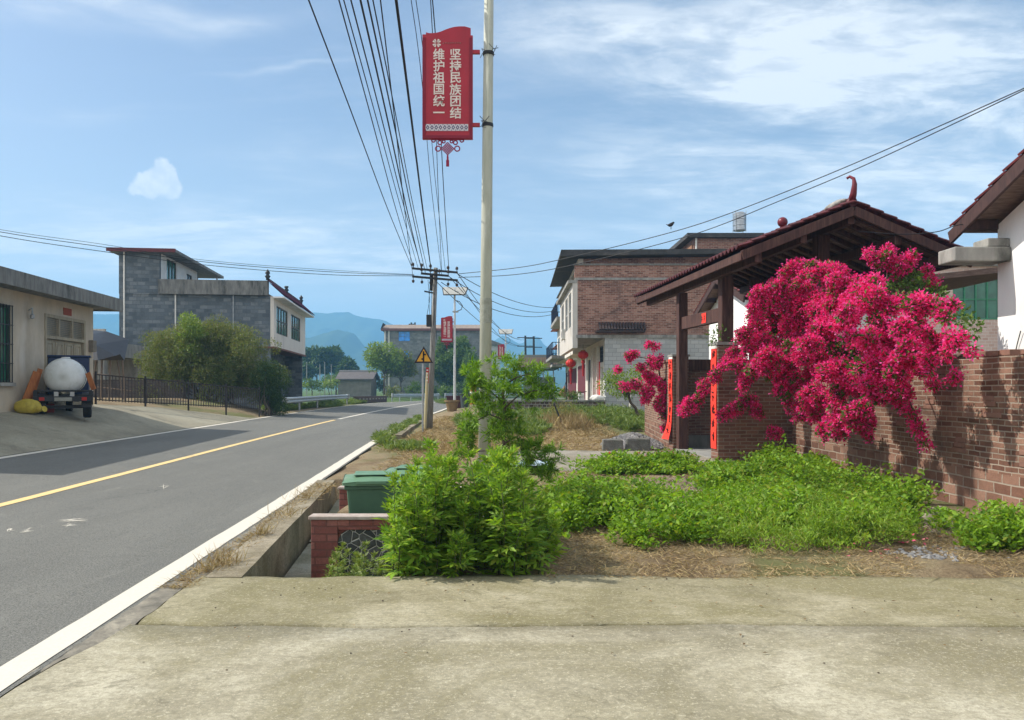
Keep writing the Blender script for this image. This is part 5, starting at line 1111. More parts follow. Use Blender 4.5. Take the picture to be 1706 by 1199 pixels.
# white gabled house on the right edge
BRWOOD = plain('brown_verge', (0.075, 0.038, 0.032), (0.04, 0.022, 0.02), 5, rough=0.75, stretch=(4, 4, 1))
def gable_house(name, label, wallx, yfar, ynear, yeF, yeN, ze, zr, verge_x, depth, wallmat, group=None):
    # gable faces the road (-X); ridge runs along X; eaves at yeF (far) and yeN (near)
    t = thing(name, label, 'house', (wallx, (yfar + ynear) / 2, 0), 0, group); yr = (yeF + yeN) / 2; sl_ = (zr - ze) / (yeF - yr)
    def rz(y): return zr - abs(y - yr) * sl_
    mb = MB(); prof = [(wallx, ynear, -0.3), (wallx, ynear, rz(ynear) - 0.14), (wallx, yr, rz(yr) - 0.14), (wallx, yfar, rz(yfar) - 0.14), (wallx, yfar, -0.3)]
    mb.prism(prof, (depth, 0, 0)); mb.build('wall', wallmat, t)
    for s_, ye in ((1, yeF), (-1, yeN)):
        n = 10; mb = MB()
        for k in range(n):
            y0, y1 = yr + (ye - yr) * k / n, yr + (ye - yr) * (k + 1.1) / n; k2 = int((depth + 1) / 0.24)
            V = []; 
            for (y, dz) in ((y0, 0.0), (y1, 0.045)):
                for c in range(k2 * 4 + 1): V.append((verge_x - 0.06 + c * 0.06, y, rz(y) + 0.05 + dz + 0.03 * math.sin(c * math.pi / 2)))
            m_ = k2 * 4 + 1; fs = [(c, c + 1, m_ + c + 1, m_ + c) for c in range(m_ - 1)]; mb.add(V, fs if s_ > 0 else [f[::-1] for f in fs])
        o = mb.build('tile_roof', plain('red_tile', (0.20, 0.045, 0.045), (0.12, 0.03, 0.034), 3, rough=0.45, stain=(0.09, 0.04, 0.04), stain_scale=2), t); so = o.modifiers.new('solid', 'SOLIDIFY'); so.thickness = 0.03; so.offset = -1
        mb = MB(); mb.hexa([(verge_x, yr, zr - 0.05), (verge_x, ye, rz(ye) - 0.05), (wallx + depth, ye, rz(ye) - 0.05), (wallx + depth, yr, zr - 0.05)], [(verge_x, yr, zr + 0.0), (verge_x, ye, rz(ye)), (wallx + depth, ye, rz(ye)), (wallx + depth, yr, zr)]); mb.build('roof_boarding', WOODB, t)
        mb = MB(); mb.bar((verge_x - 0.03, yr, zr - 0.1), (verge_x - 0.03, ye + s_ * 0.05, rz(ye) - 0.12), 0.05, 0.2); mb.build('bargeboard', BRWOOD, t)
        for f in (0.15, 0.5, 0.9):
            y = yr + (ye - yr) * f; mb = MB(); mb.box(verge_x + 0.0, wallx - 0.002, y - 0.06, y + 0.06, rz(y) - 0.2, rz(y) - 0.055); mb.build('purlin', BRWOOD, t)
    return t
HW = plain('white_house_wall', (0.88, 0.87, 0.84), (0.82, 0.81, 0.79), 1.5, stain=(0.70, 0.69, 0.67), stain_scale=0.7, stretch=(1, 1, 0.4), amt=(0.25, 0.6))
wh = gable_house('house', 'white gabled house with brown timber verge at the right edge of the photo', 7.70, 12.37, 6.2, 12.75, 5.85, 4.12, 5.42, 7.22, 6, HW)
mb = MB(); mb.box(6.82, 7.697, 12.02, 12.5, 3.50, 3.72); mb.box(7.35, 7.697, 12.05, 12.45, 3.723, 3.86); mb.build('canopy_slab', CEM, wh, bevel=0.02)
mb = MB(); mb.tube([(7.66, 11.9, 2.0), (7.67, 11.85, 2.2), (7.66, 11.75, 2.4)], 0.008, 5); mb.build('loose_cord', WIRE, wh)
gable_house('house', 'white gabled house with maroon tile roof seen behind the gate posts', 7.35, 29.1, 23.9, 29.7, 23.3, 4.3, 5.30, 6.95, 4.6, HW)

# pink tiled building with the green window, behind
pk = thing('house', 'pink tiled building with a green framed window between gate roof and white house', 'house', (17.5, 30, 0))
mb = MB(); mb.wall('x', 30, 0.25, 14.6, 22, -0.3, 6.2, holes=[(16.95, 18.75, 4.15, 5.72)]); mb.build('wall', brickmat('pink_tile', [(0.50,0.33,0.27),(0.58,0.42,0.35),(0.62,0.47,0.40)], (0.62,0.56,0.5), 0.24, 0.12, 0.012, 0.1, dirt=(0.42,0.3,0.25)), pk)
GRF = plain('green_window_frame', (0.05, 0.25, 0.13), (0.035, 0.18, 0.09), 6, rough=0.5)
inv = frame(pk).inverted()
wf = window(pk, 0, 16.95 - 17.5, 18.75 - 17.5, 4.15, 5.72, GRF, GLASSG, 4, 1, depth=0.08, axis='x')
mb = MB(); mb.box(14.6, 14.85, 30.25, 36, -0.3, 6.2); mb.box(14.4, 22.2, 29.8, 36, 6.2, 6.4); mb.build('roof_slab', CEM, pk)
ln = thing('shed', 'dark low timber shed with tiled roof behind the brick boundary wall', 'shed', (9.5, 19, 0))
mb = MB(); mb.hexa([(8.35,16.4,3.75),(11.5,16.4,4.1),(11.5,22,4.1),(8.35,22,3.75)], [(8.35,16.4,3.87),(11.5,16.4,4.22),(11.5,22,4.22),(8.35,22,3.87)]); mb.build('roof', WOODB, ln)
mb = MB(); mb.box(8.6, 11.4, 21.6, 21.8, -0.2, 2.75); mb.box(8.5, 11.5, 21.3, 21.9, 2.75, 2.9); mb.build('wall', WOOD, ln)
for x, y in ((8.6, 16.6), (11.3, 16.6), (8.6, 21.7)): mb = MB(); mb.box(x - .08, x + .08, y - .08, y + .08, -.1, 3.76); mb.build('post', WOOD, ln)

# ------------------------------------------------------------------ brick shop
SB = brickmat('shop_brick', [(0.16,0.065,0.045),(0.28,0.125,0.085),(0.38,0.185,0.13),(0.46,0.26,0.195)], (0.40,0.31,0.25), 0.26, 0.085, 0.011, 0.9, moss=(0.19,0.095,0.07), moss_amt=0.45)
BB = brickmat('pale_block_wall', [(0.36,0.375,0.37),(0.43,0.44,0.43),(0.50,0.51,0.49)], (0.27,0.275,0.27), 0.40, 0.20, 0.011, 0.6, dirt=(0.28,0.29,0.285))
z0 = 0.27
s = thing('shop', 'tall brick shop house with pale block ground floor and red lanterns under its overhang', 'house', (3.07, 38, z0), math.pi)
def lb(name, mat, *b, bevel=0.0, parent=None): mb = MB(); mb.box(*b); return mb.build(name, mat, parent or s, local=True, bevel=bevel)
lb('ground_floor_wall', BB, -11.5, -1.45, -0.25, 0.0, -0.5, 3.68)
CRM = plain('cream_wall', (0.72, 0.68, 0.60), (0.62, 0.58, 0.51), 2, stain=(0.52, 0.48, 0.42))
mb = MB(); mb.wall('y', -1.68, 0.23, -10.0, -0.25, -0.5, 3.68, holes=[(-1.7, -0.6, 0.5, 2.3), (-1.7, -0.6, 2.55, 3.3), (-4.2, -2.6, -0.5, 2.9), (-8.6, -5.4, -0.5, 2.9)]); mb.build('front_wall', CRM, s, local=True)
mb = MB(); mb.box(-11.5, -0.06, -10, 0.06, 3.68, 3.84); mb.build('floor_slab', CEM, s, local=True)
lb('upper_brick_wall', SB, -11.5, -0.12, -0.25, 0.0, 3.84, 6.50)
mb = MB(); mb.wall('y', -0.12, 0.24, -10, 0.02, 3.2, 6.5, holes=[(-2.7, -0.9, 4.3, 6.05), (-5.2, -3.3, 4.3, 6.05), (-8.6, -6.4, 4.0, 6.05)]); mb.build('tiled_front', plain('cream_tile_front', (0.58, 0.55, 0.50), (0.50, 0.47, 0.42), 3, stain=(0.42, 0.38, 0.33), stretch=(1, 1, 0.3)), s, local=True)
for a, b in ((-2.7, -0.9), (-5.2, -3.3), (-8.6, -6.4)): window(s, 0.12, a, b, 4.3, 6.05, plain('silver_frame', (0.45, 0.46, 0.45)), GLASS, 3, 1)
window(s, -1.45, -1.7, -0.6, 0.5, 2.3, CRM, glassmat('pale_pane', (0.2, 0.2, 0.15), 0.3), 2, 0); window(s, -1.45, -1.7, -0.6, 2.55, 3.3, DARKM, GLASS, 3, 1, bars=DARKM)
lb('ledge', CEM, -11.5, 0.0, -0.3, 0.05, 6.5, 6.62); lb('ledge', CEM, -0.1, 0.35, -10, 0.05, 6.35, 6.5)
lb('brick_band', SB, -11.5, 0.02, -0.22, 0.03, 6.62, 7.22); lb('band_cap', CEMD, -11.5, 0.06, -0.3, 0.08, 7.22, 7.30)
lb('attic_wall', SB, -11.5, -0.45, -0.9, -0.5, 7.30, 7.80); lb('attic_front', CRM, -0.45, -0.2, -9.5, -0.5, 7.3, 7.75)
mb = MB(); mb.hexa([(-11.5,-10,7.72),(0.75,-10,7.45),(0.75,0.35,7.62),(-11.5,0.35,7.80)], [(-11.5,-10,7.98),(0.70,-10,7.62),(0.70,0.38,7.92),(-11.5,0.38,7.98)]); mb.build('roof', plain('dark_roof_edge', (0.07, 0.068, 0.066), (0.04, 0.04, 0.04), 4, stain=(0.12, 0.11, 0.1)), s, local=True)
# small mouldy tile canopy on the side
mb = MB(); n = 16
for k in range(n):
    x = -3.25 + 2.3 * k / n - 0.1; mb.lathe([(0.075, -0.0), (0.08, 0.02), (0.075, 0.5)], (0, 0, 0), 8) if False else None
    mb.bar((x, 0.003, 4.42), (x, 0.36, 4.06), 0.10, 0.09)
mb.box(-3.35, -1.0, 0.001, 0.4, 3.94, 4.03); mb.build('tile_canopy', plain('mouldy_tile', (0.06, 0.038, 0.034), (0.035, 0.026, 0.024), 6), s, local=True)
# roof hut with water tank
mb = MB(); mb.box(-9.6, -6.35, -12, -2.4, 7.1, 9.0); mb.build('roof_hut', SB, s, local=True)
mb = MB(); mb.box(-6.34, -6.28, -9, -2.6, 7.4, 8.7); mb.build('hut_front', plain('orange_brick_front', (0.30, 0.16, 0.09), (0.22, 0.12, 0.07), 8), s, local=True)
mb = MB(); mb.box(-9.9, -5.95, -12.3, -2.1, 9.0, 9.22); mb.build('hut_roof', MATS['dark_roof_edge'], s, local=True)
mb = MB(); mb.tube([(-6.45, -2.33, 7.2), (-6.45, -2.33, 9.0)], 0.05, 8); mb.build('drainpipe', WHITEP, s, local=True)
STN = plain('stainless_steel', (0.50, 0.52, 0.53), (0.22, 0.23, 0.24), 3, rough=0.3, metal=0.75, bstr=0.02, stretch=(1, 1, 6))
tk = thing('water_tank', 'shiny stainless water tank standing on the brick roof hut', 'water tank', W(1232, 386, 42))
c = W(1232, 387, 42); mb = MB(); mb.lathe([(0.30, 0.08), (0.345, 0.10), (0.345, 0.34), (0.36, 0.36), (0.345, 0.38), (0.345, 0.66), (0.36, 0.68), (0.345, 0.70), (0.345, 0.98), (0.25, 1.07), (0.1, 1.10), (0.0, 1.11)], c, 28); mb.build('tank_body', STN, tk, smooth=False)
for a in (0.8, 2.4, 3.9, 5.5): mb = MB(); mb.tube([c + Vector((0.38*math.cos(a), 0.38*math.sin(a), -0.03)), c + Vector((0.38*math.cos(a), 0.38*math.sin(a), 1.12))], 0.016, 6); mb.build('stand_leg', STEEL, tk)
mb = MB(); mb.box(0.0, 0.3, -5.95, -5.25, 3.95, 4.5); ac = mb.build('air_conditioner', plain('white_metal_box', (0.6, 0.6, 0.56), (0.5, 0.5, 0.47), 5), s, local=True, bevel=0.01); mb = MB(); mb.lathe([(0.2, 0.301), (0.2, 0.306), (0.0, 0.306)], (0, -5.6, 4.22), 16, 'x'); mb.build('fan_grille', DARKM, ac, local=True)
# porch: pilasters, red door, lanterns, low wall and odds and ends
for y in (-2.45, -4.4, -5.2): lb('pilaster', WHITEP, -1.45, -1.30, y - 0.12, y + 0.12, -0.3, 3.4)
dr = lb('door', plain('red_door', (0.30, 0.02, 0.045), (0.22, 0.018, 0.035), 3), -1.60, -1.52, -4.19, -2.61, -0.3, 2.89)
for y in (-3.8, -3.0): mb = MB(); mb.box(-1.519, -1.50, y - 0.25, y + 0.25, 0.2, 2.5); mb.build('door_panel', plain('red_door_panel', (0.40, 0.03, 0.05), (0.3, 0.02, 0.04), 8), dr, local=True)
mb = MB(); mb.box(-1.44, -1.425, -2.35, -2.05, 0.6, 2.6); mb.build('door_strip', RED, s, local=True)
lb('shop_shutter', plain('dark_shutter', (0.07, 0.06, 0.055)), -1.60, -1.52, -8.59, -5.41, -0.3, 2.89)
lb('porch_floor', CEM, -1.45, 0.2, -10, 0.4, -0.5, 0.0)
def lantern(px, py, Y, r_, label):
    c = W(px, py, Y); t = thing('lantern', label, 'lantern', c - Vector((0, 0, r_ * 2)), 0, 'red lanterns under the shop overhang')
    mb = MB(); n = 18
    prof = [(r_ * 0.35, -r_ * 0.78)] + [(r_ * math.cos(a), r_ * 0.80 * math.sin(a)) for a in np.linspace(-1.15, 1.15, 11)] + [(r_ * 0.35, r_ * 0.78)]
    m_ = 28; vs = []
    for rr, hh in prof:
        for j in range(m_): k = 1.0 if j % 2 == 0 else 0.955; a = 2*math.pi*j/m_; vs.append((c.x + rr*k*math.cos(a), c.y + rr*k*math.sin(a), c.z + hh))
    q_ = len(prof); mb.add(vs, [(i*m_+j, i*m_+(j+1) % m_, (i+1)*m_+(j+1) % m_, (i+1)*m_+j) for i in range(q_-1) for j in range(m_)] + [tuple(range(m_-1, -1, -1)), tuple(range((q_-1)*m_, q_*m_))])
    mb.build('shade', plain('lantern_red', (0.50, 0.025, 0.015), (0.42, 0.02, 0.012), 4, rough=0.5), t)
    mb = MB(); mb.lathe([(r_*0.42, -r_*0.9), (r_*0.42, -r_*0.76)], c, 16); mb.lathe([(r_*0.42, r_*0.76), (r_*0.42, r_*0.9)], c, 16); mb.build('gold_rim', plain('gold_rim', (0.45, 0.2, 0.03), rough=0.4), t)
    mb = MB(); mb.lathe([(r_*0.36, -r_*1.55), (r_*0.3, -r_*0.95), (0.0, -r_*0.9)], c, 12); mb.build('fringe', plain('fringe_red', (0.4, 0.02, 0.02)), t)
    mb = MB(); mb.tube([c + Vector((0, 0, r_ * 0.85)), c + Vector((0, 0, r_ * 2.0))], 0.012, 5); mb.build('cord', WIRE, t)
    mb = MB(); mb.tube([c + Vector((0, 0, -r_ * 1.5)), c + Vector((0, 0, -r_ * 4.0))], [0.06, 0.045], 6); mb.build('tail', plain('fringe_red', (0.4, 0.02, 0.02)), t)
lantern(971.5, 591, 39.5, 0.27, 'nearer red paper lantern hanging right under the shop overhang'); lantern(951, 605, 43.0, 0.29, 'farther red paper lantern hanging left under the shop overhang')
lw = thing('low_wall', 'low stone mosaic wall in front of the brick shop', 'wall', (2.2, 35.5, z0))
MOS = None
def mosaic(name):
    m, N, L = new_mat(name); v = objvec(N, L, (1, 1, 1)); vo = N.new('ShaderNodeTexVoronoi'); vo.feature = 'DISTANCE_TO_EDGE'; vo.inputs['Scale'].default_value = 11; L.new(v, vo.inputs['Vector'])
    vc = N.new('ShaderNodeTexVoronoi'); vc.inputs['Scale'].default_value = 11; L.new(v, vc.inputs['Vector'])
    sp = N.new('ShaderNodeSeparateColor'); L.new(vc.outputs['Color'], sp.inputs[0])
    col = ramp(N, L, sp.outputs[0], [(0.0, (0.035, 0.04, 0.036)), (0.5, (0.06, 0.065, 0.06)), (1.0, (0.10, 0.10, 0.09))]); n1 = noise_n(N, L, v, 30, 5); col = mixc(N, L, maprange(N, L, n1, 0.4, 0.7, 0, 0.5), col, (0.03, 0.03, 0.028))
    col = mixc(N, L, maprange(N, L, vo.outputs['Distance'], 0.02, 0.045), (0.42, 0.41, 0.36), col); b = maprange(N, L, vo.outputs['Distance'], 0.0, 0.09)
    return finish(m, N, L, col, 0.8, 0.3, b, 0.7, 0.02)
MOS = mosaic('stone_mosaic')
mb = MB(); mb.box(-0.9, 4.25, 35.5, 35.72, 0.0, 0.90); mb.build('wall_body', brickmat('brown_rubble', [(0.07,0.05,0.04),(0.15,0.10,0.075),(0.22,0.17,0.14)], (0.30,0.27,0.23), 0.2, 0.13, 0.02, 0.9), lw)
mb = MB(); mb.box(-0.95, 4.3, 35.44, 35.78, 0.903, 0.97); mb.build('coping', CEM, lw); mb = MB(); mb.tube([(1.0, 35.42, 0.42), (4.4, 35.42, 0.42), (6.0, 37.9, 0.42)], 0.025, 6); mb.build('white_pipe', WHITEP, lw)
pp = thing('pipe', 'short white upright pipe against the pale block wall', 'pipe', (5.7, 37.8, z0)); mb = MB(); mb.tube([(5.72, 37.8, 0.2), (5.72, 37.8, 1.62)], 0.05, 8); mb.build('pipe_body', WHITEP, pp); mb = MB(); mb.lathe([(0.06, 1.62), (0.06, 1.67), (0, 1.68)], (5.72, 37.8, 0), 10); mb.build('pipe_cap', WHITEP, pp)
# two-wheelers and clutter in the porch
def two_wheeler(name, label, cat, loc, rz, body, seat):
    t = thing(name, label, cat, loc, rz)
    for y in (-0.55, 0.6):
        mb = MB(); mb.lathe([(0.2, -0.05), (0.27, -0.04), (0.28, 0.0), (0.27, 0.04), (0.2, 0.05)], (0, y, 0.28), 20, 'x'); wv = mb.build('wheel', BLACK, t, local=True); mb = MB(); mb.lathe([(0.03, -0.06), (0.19, -0.03), (0.19, 0.03), (0.03, 0.06)], (0, y, 0.28), 16, 'x'); mb.build('rim', STEEL, wv, local=True)
    mb = MB(); mb.hexa([(-0.12,-0.2,0.28),(0.12,-0.2,0.28),(0.12,0.55,0.3),(-0.12,0.55,0.3)], [(-0.16,-0.15,0.42),(0.16,-0.15,0.42),(0.14,0.75,0.66),(-0.14,0.75,0.66)]); mb.hexa([(-0.16,-0.62,0.5),(0.16,-0.62,0.5),(0.17,-0.4,0.35),(-0.17,-0.4,0.35)], [(-0.15,-0.5,0.98),(0.15,-0.5,0.98),(0.15,-0.4,0.95),(-0.15,-0.4,0.95)]); mb.build('body', body, t, local=True, bevel=0.03)
    mb = MB(); mb.hexa([(-0.14,0.0,0.66),(0.14,0.0,0.66),(0.12,0.8,0.7),(-0.12,0.8,0.7)], [(-0.12,0.05,0.76),(0.12,0.05,0.76),(0.10,0.75,0.8),(-0.10,0.75,0.8)]); mb.build('seat', seat, t, local=True, bevel=0.02)
    mb = MB(); mb.tube([(0, -0.55, 0.28), (0, -0.42, 1.02)], 0.03, 8); mb.tube([(-0.33, -0.3, 1.05), (-0.1, -0.42, 1.02), (0.1, -0.42, 1.02), (0.33, -0.3, 1.05)], 0.02, 8); mb.build('handlebar', DARKM, t, local=True)
    mb = MB(); mb.lathe([(0.0, -0.66), (0.07, -0.64), (0.08, -0.58), (0.04, -0.5)], (0, 0, 0.85), 12, 'y'); mb.build('headlight', plain('lamp_lens', (0.6, 0.6, 0.58), rough=0.2), t, local=True)
two_wheeler('scooter', 'white scooter parked facing out beside the shop door', 'scooter', (W(964, 660, 40.0).x, 40.0, z0 + 0.01), 0.2, plain('white_scooter', (0.7, 0.7, 0.68), rough=0.4), BLACK)
two_wheeler('motorbike', 'dark motorbike parked on the road side of the low stone wall', 'motorbike', (W(906, 668, 44.0).x, 44.0, z0), 1.25, DARKM, BLACK)
br = thing('broom', 'pale straw broom leaning against the shop front', 'broom', (W(941, 660, 46).x, 46, z0)); mb = MB(); a = W(936, 660, 46); b_ = W(946, 625, 46); mb.tube([a.lerp(b_, 0.45), b_], 0.02, 6); mb.build('handle', WOOD, br); mb = MB(); mb.tube([a, a.lerp(b_, 0.45), a.lerp(b_, 0.5)], [0.28, 0.06, 0.03], 12); mb.build('bristles', plain('straw', (0.35, 0.2, 0.13), (0.2, 0.1, 0.07), 20), br)
tree('shrub', 'small potted green plant beside the shop doorway', (W(956, 667, 38.6).x, 38.6, z0), (W(956, 655, 38.6).x, 38.6, 1.05), (0.4, 0.3, 0.35), 18, 0.16, 900, 0.12, 0.05, G_MID, 31, 0.03, 4, cat='plant')
sk = thing('sack', 'white plastic sack lying on the low stone wall', 'sack', W(996, 666, 35.6)); lump('sack_body', WHITEP, tuple(W(995, 663.5, 35.6)), (0.32, 0.18, 0.17), 9, sk); mb = MB(); p_ = W(1003, 662, 35.6); mb.tube([p_, p_ + Vector((0.08, 0, 0.05)), p_ + Vector((0.16, 0, 0.03))], [0.07, 0.025, 0.05], 8); mb.build('tied_mouth', WHITEP, sk)

# houses further along the row
def row_house(label, X0, Y0_, Y1_, zt, mat, roofm, zr, bal):
    t = thing('house', label, 'house', (X0, Y0_, 0.25), 0, 'houses in the row beyond the brick shop'); mb = MB(); mb.box(X0 + 0.9, X0 + 9, Y0_, Y1_, -0.3, 3.6); mb.box(X0, X0 + 9, Y0_, Y1_, 3.6, zt); mb.build('wall', mat, t)
    mb = MB(); mb.prism([(X0 - 0.6, Y0_ - 0.3, zt), (X0 + 2.0, Y0_ - 0.3, zr), (X0 + 9, Y0_ - 0.3, zr), (X0 + 9, Y0_ - 0.3, zt)], (0, Y1_ - Y0_ + 0.6, 0)); mb.build('roof', roofm, t)
    for k in range(2):
        y = Y0_ + (Y1_ - Y0_) * (0.2 + 0.45 * k); f = MB(); f.box(X0 - 0.04, X0 - 0.005, y, y + 1.6, zt - 2.2, zt - 0.7); fo = f.build('window', plain('silver_frame', (0.45, 0.46, 0.45)), t); f = MB(); f.box(X0 - 0.05, X0 - 0.045, y + 0.08, y + 1.52, zt - 2.12, zt - 0.78); f.build('pane', GLASS, fo)
    if bal:
        mb = MB(); mb.box(X0 - 1.0, X0, Y0_, Y1_, bal, bal + 0.22); mb.build('balcony_slab', CEM, t); mb = MB()
        for k in range(14): y = Y0_ + 0.05 + (Y1_ - Y0_ - 0.1) * k / 13; mb.bar((X0 - 0.95, y, bal + 0.22), (X0 - 0.95, y, bal + 1.2), 0.03, 0.03)
        for y in (Y0_ + 0.04, Y1_ - 0.04):
            for k in range(5): x = X0 - 0.9 + k * 0.2; mb.bar((x, y, bal + 0.22), (x, y, bal + 1.2), 0.03, 0.03)
            mb.bar((X0 - 0.98, y, bal + 1.2), (X0, y, bal + 1.2), 0.05, 0.05)
        mb.bar((X0 - 0.95, Y0_, bal + 1.2), (X0 - 0.95, Y1_, bal + 1.2), 0.05, 0.05); mb.build('balcony_rail', plain('navy_rail', (0.03, 0.04, 0.08)), t)
    mb = MB(); mb.box(X0 + 0.86, X0 + 0.895, Y0_ + 0.8, Y1_ - 0.8, 0.2, 3.0); mb.build('shutter', plain('maroon_shutter', (0.14, 0.03, 0.04)), t)
OR = plain('orange_tile', (0.42, 0.15, 0.09), (0.32, 0.11, 0.07), 4)
row_house('pale house with an iron balcony next beyond the brick shop', 3.75, 48.2, 55.5, 7.9, CRM, CEMD, 8.1, 5.7)
row_house('pale house with an orange tiled roof further along the row', 3.95, 58, 68, 6.4, CRM, OR, 7.4, 3.7)
row_house('farthest pale house in the row on the right of the road', 4.6, 70, 80, 5.4, WTILE, OR, 6.2, 3.4)
cn = thing('canopy', 'rusty flat canopy on thin posts over the road side beyond the shop', 'canopy', (2.4, 74, 0.2))
a, b_ = W(864, 598, 74), W(930, 598, 74)
mb = MB(); mb.box(a.x, b_.x, 74, 82, W(0, 612, 74).z, W(0, 595, 74).z); mb.build('fascia', plain('rust_streaked', (0.42, 0.34, 0.27), (0.24, 0.13, 0.09), 3, stretch=(5, 5, 0.4)), cn)
mb = MB(); mb.box(a.x - 0.2, b_.x, 73.9, 82.2, W(0, 614.5, 74).z, W(0, 612, 74).z - 0.003); mb.box(a.x, b_.x, 75, 82, W(0, 594.9, 74).z, W(0, 590, 74).z); mb.build('edge_beam', plain('green_grey_beam', (0.2, 0.22, 0.2)), cn)
for px in (868, 884, 905, 922): mb = MB(); x = W(px, 0, 74.3).x; mb.tube([(x, 74.3, 0.1), (x, 74.3, W(0, 614, 74).z)], 0.05, 8); mb.build('post', STEEL, cn)
mb = MB(); mb.box(W(872, 0, 80).x, W(925, 0, 80).x, 80, 80.2, 0.1, 2.6); mb.build('back_wall', plain('grey_back_wall', (0.36, 0.37, 0.35)), cn)
def far_pole(px, Y, label, top):
    c = W(px, 0, Y); t = thing('utility_pole', label, 'utility pole', (c.x, Y, 0), 0, 'far utility poles beyond the canopy'); mb = MB(); mb.tube([(c.x, Y, 0), (c.x - 0.1, Y, W(0, top, Y).z)], [0.17, 0.12], 8); mb.build('pole', DARKM, t)
    for dz in (0.25, 1.3): mb = MB(); z = W(0, top, Y).z - dz; mb.bar((c.x - 1.1, Y - .2, z), (c.x + 0.9, Y - .2, z), 0.1, 0.1); mb.build('crossarm', DARKM, t)
far_pole(876.5, 96, 'far left one of two dark utility poles beyond the canopy', 559); far_pole(890.5, 92, 'far right one of two dark utility poles beyond the canopy', 560)

# ------------------------------------------------------------------ far houses beyond the bend
FG = brickmat('far_grey_block', [(0.17,0.185,0.18),(0.24,0.25,0.235),(0.30,0.30,0.285)], (0.21,0.215,0.21), 0.6, 0.3, 0.03, 0.5, moss=(0.12,0.128,0.12), moss_amt=0.8)
fh = thing('house', 'grey three storey block house with a bright blue window beyond the bend', 'house', W(715, 660, 118)); fh.location.z = 0.2
p0, p1 = W(640, 550, 118), W(800, 550, 118); zt = W(0, 551, 118).z; b0, b1 = W(664, 551, 118), W(683, 567, 118)
mb = MB(); mb.wall('x', 118, 0.3, p0.x, p1.x, -0.5, zt, holes=[(b0.x, b1.x, W(0, 568, 118).z, W(0, 551.5, 118).z - 0.02)]); mb.box(p0.x, p0.x + 0.3, 118.3, 130, -0.5, zt); mb.box(p1.x - 0.3, p1.x, 118.3, 130, -0.5, zt); mb.build('wall', FG, fh)
loc = fh.location; window(fh, 118 - loc.y, b0.x - loc.x, b1.x - loc.x, W(0, 568, 118).z - loc.z, zt - loc.z - 0.08, plain('blue_frame', (0.08, 0.2, 0.4)), GLASSB, 2, 1, axis='x')
mb = MB(); mb.box(W(673, 590, 118).x, W(681, 0, 118).x, 117.97, 117.995, W(0, 597, 118).z, W(0, 585, 118).z); mb.build('window', GLASSB, fh)
mb = MB(); mb.box(p0.x - 0.4, p1.x + 0.4, 117.5, 131, zt, zt + 0.35); mb.build('red_edge_roof', plain('far_red_edge', (0.2, 0.09, 0.07)), fh)
mb = MB(); mb.hexa([(p0.x - .3, 117.6, zt + .35), (p1.x + .3, 117.6, zt + .35), (p1.x + .3, 131, zt + .35), (p0.x - .3, 131, zt + .35)], [(p0.x, 118.3, zt + .95), (p1.x, 118.3, zt + .95), (p1.x, 130, zt + .95), (p0.x, 130, zt + .95)]); mb.build('parapet', plain('far_parapet', (0.34, 0.27, 0.22), (0.25, 0.2, 0.17), 2), fh)
mb = MB(); mb.prism([(p0.x - 0.5, 117.5, zt + .2), (p0.x + .3, 117.5, zt + .9), (p0.x - .1, 117.5, zt + 1.2)], (0, 0.3, 0)); mb.build('upturned_corner', DARKM, fh)
for px in (636.5 + 5, 648): mb = MB(); x = W(px, 0, 117.8).x; mb.tube([(x, 117.8, 0), (x, 117.8, zt)], 0.09, 6); mb.build('drainpipe', WHITEP, fh)
mb = MB()
for k in range(4): x = W(681 + k * 3, 0, 120).x; mb.box(x, x + 0.22, 120, 120.3, zt + .95, zt + 1.25 + 0.2 * (k % 2))
mb.box(W(681, 0, 120).x, W(692, 0, 120).x, 120, 120.3, zt + .9, zt + 1.0); mb.build('roof_clutter', DARKM, fh)
hu = thing('hut', 'low grey tiled farm hut in the field left of the far house', 'hut', W(592, 650, 122)); hu.location.z = -0.1
a, b_ = W(563, 650, 122), W(618, 650, 122); ez, rz_ = W(0, 632, 122).z, W(0, 620, 122).z
mb = MB(); mb.box(a.x, b_.x, 122, 127, -0.4, ez); mb.prism([(b_.x - .02, 122, ez), (b_.x - .02, 127, ez), (b_.x - .02, 124.5, rz_ - .1)], (0.02, 0, 0)); mb.build('wall', plain('hut_wall', (0.26, 0.24, 0.2), (0.18, 0.165, 0.14), 1.5), hu)
mb = MB(); mb.hexa([(a.x - .3, 121.4, ez - .1), (b_.x + .5, 121.4, ez - .1), (b_.x + .5, 124.5, rz_), (a.x - .3, 124.5, rz_)], [(a.x - .3, 121.4, ez + .1), (b_.x + .5, 121.4, ez + .1), (b_.x + .5, 124.5, rz_ + .22), (a.x - .3, 124.5, rz_ + .22)]); mb.hexa([(a.x - .3, 127.6, ez - .1), (a.x - .3, 124.5, rz_), (b_.x + .5, 124.5, rz_), (b_.x + .5, 127.6, ez - .1)], [(a.x - .3, 127.6, ez + .1), (a.x - .3, 124.5, rz_ + .21), (b_.x + .5, 124.5, rz_ + .21), (b_.x + .5, 127.6, ez + .1)]); mb.build('tile_roof', plain('grey_tile', (0.13, 0.115, 0.11), (0.09, 0.08, 0.078), 3), hu)
mb = MB(); mb.box(a.x - .3, b_.x + .5, 124.35, 124.65, rz_ + .2, rz_ + .4); mb.build('ridge_cap', plain('pale_ridge', (0.4, 0.38, 0.36)), hu)
wf = thing('house', 'white house with dark roof partly behind the round tree by the bend', 'house', W(815, 650, 140)); wf.location.z = 0
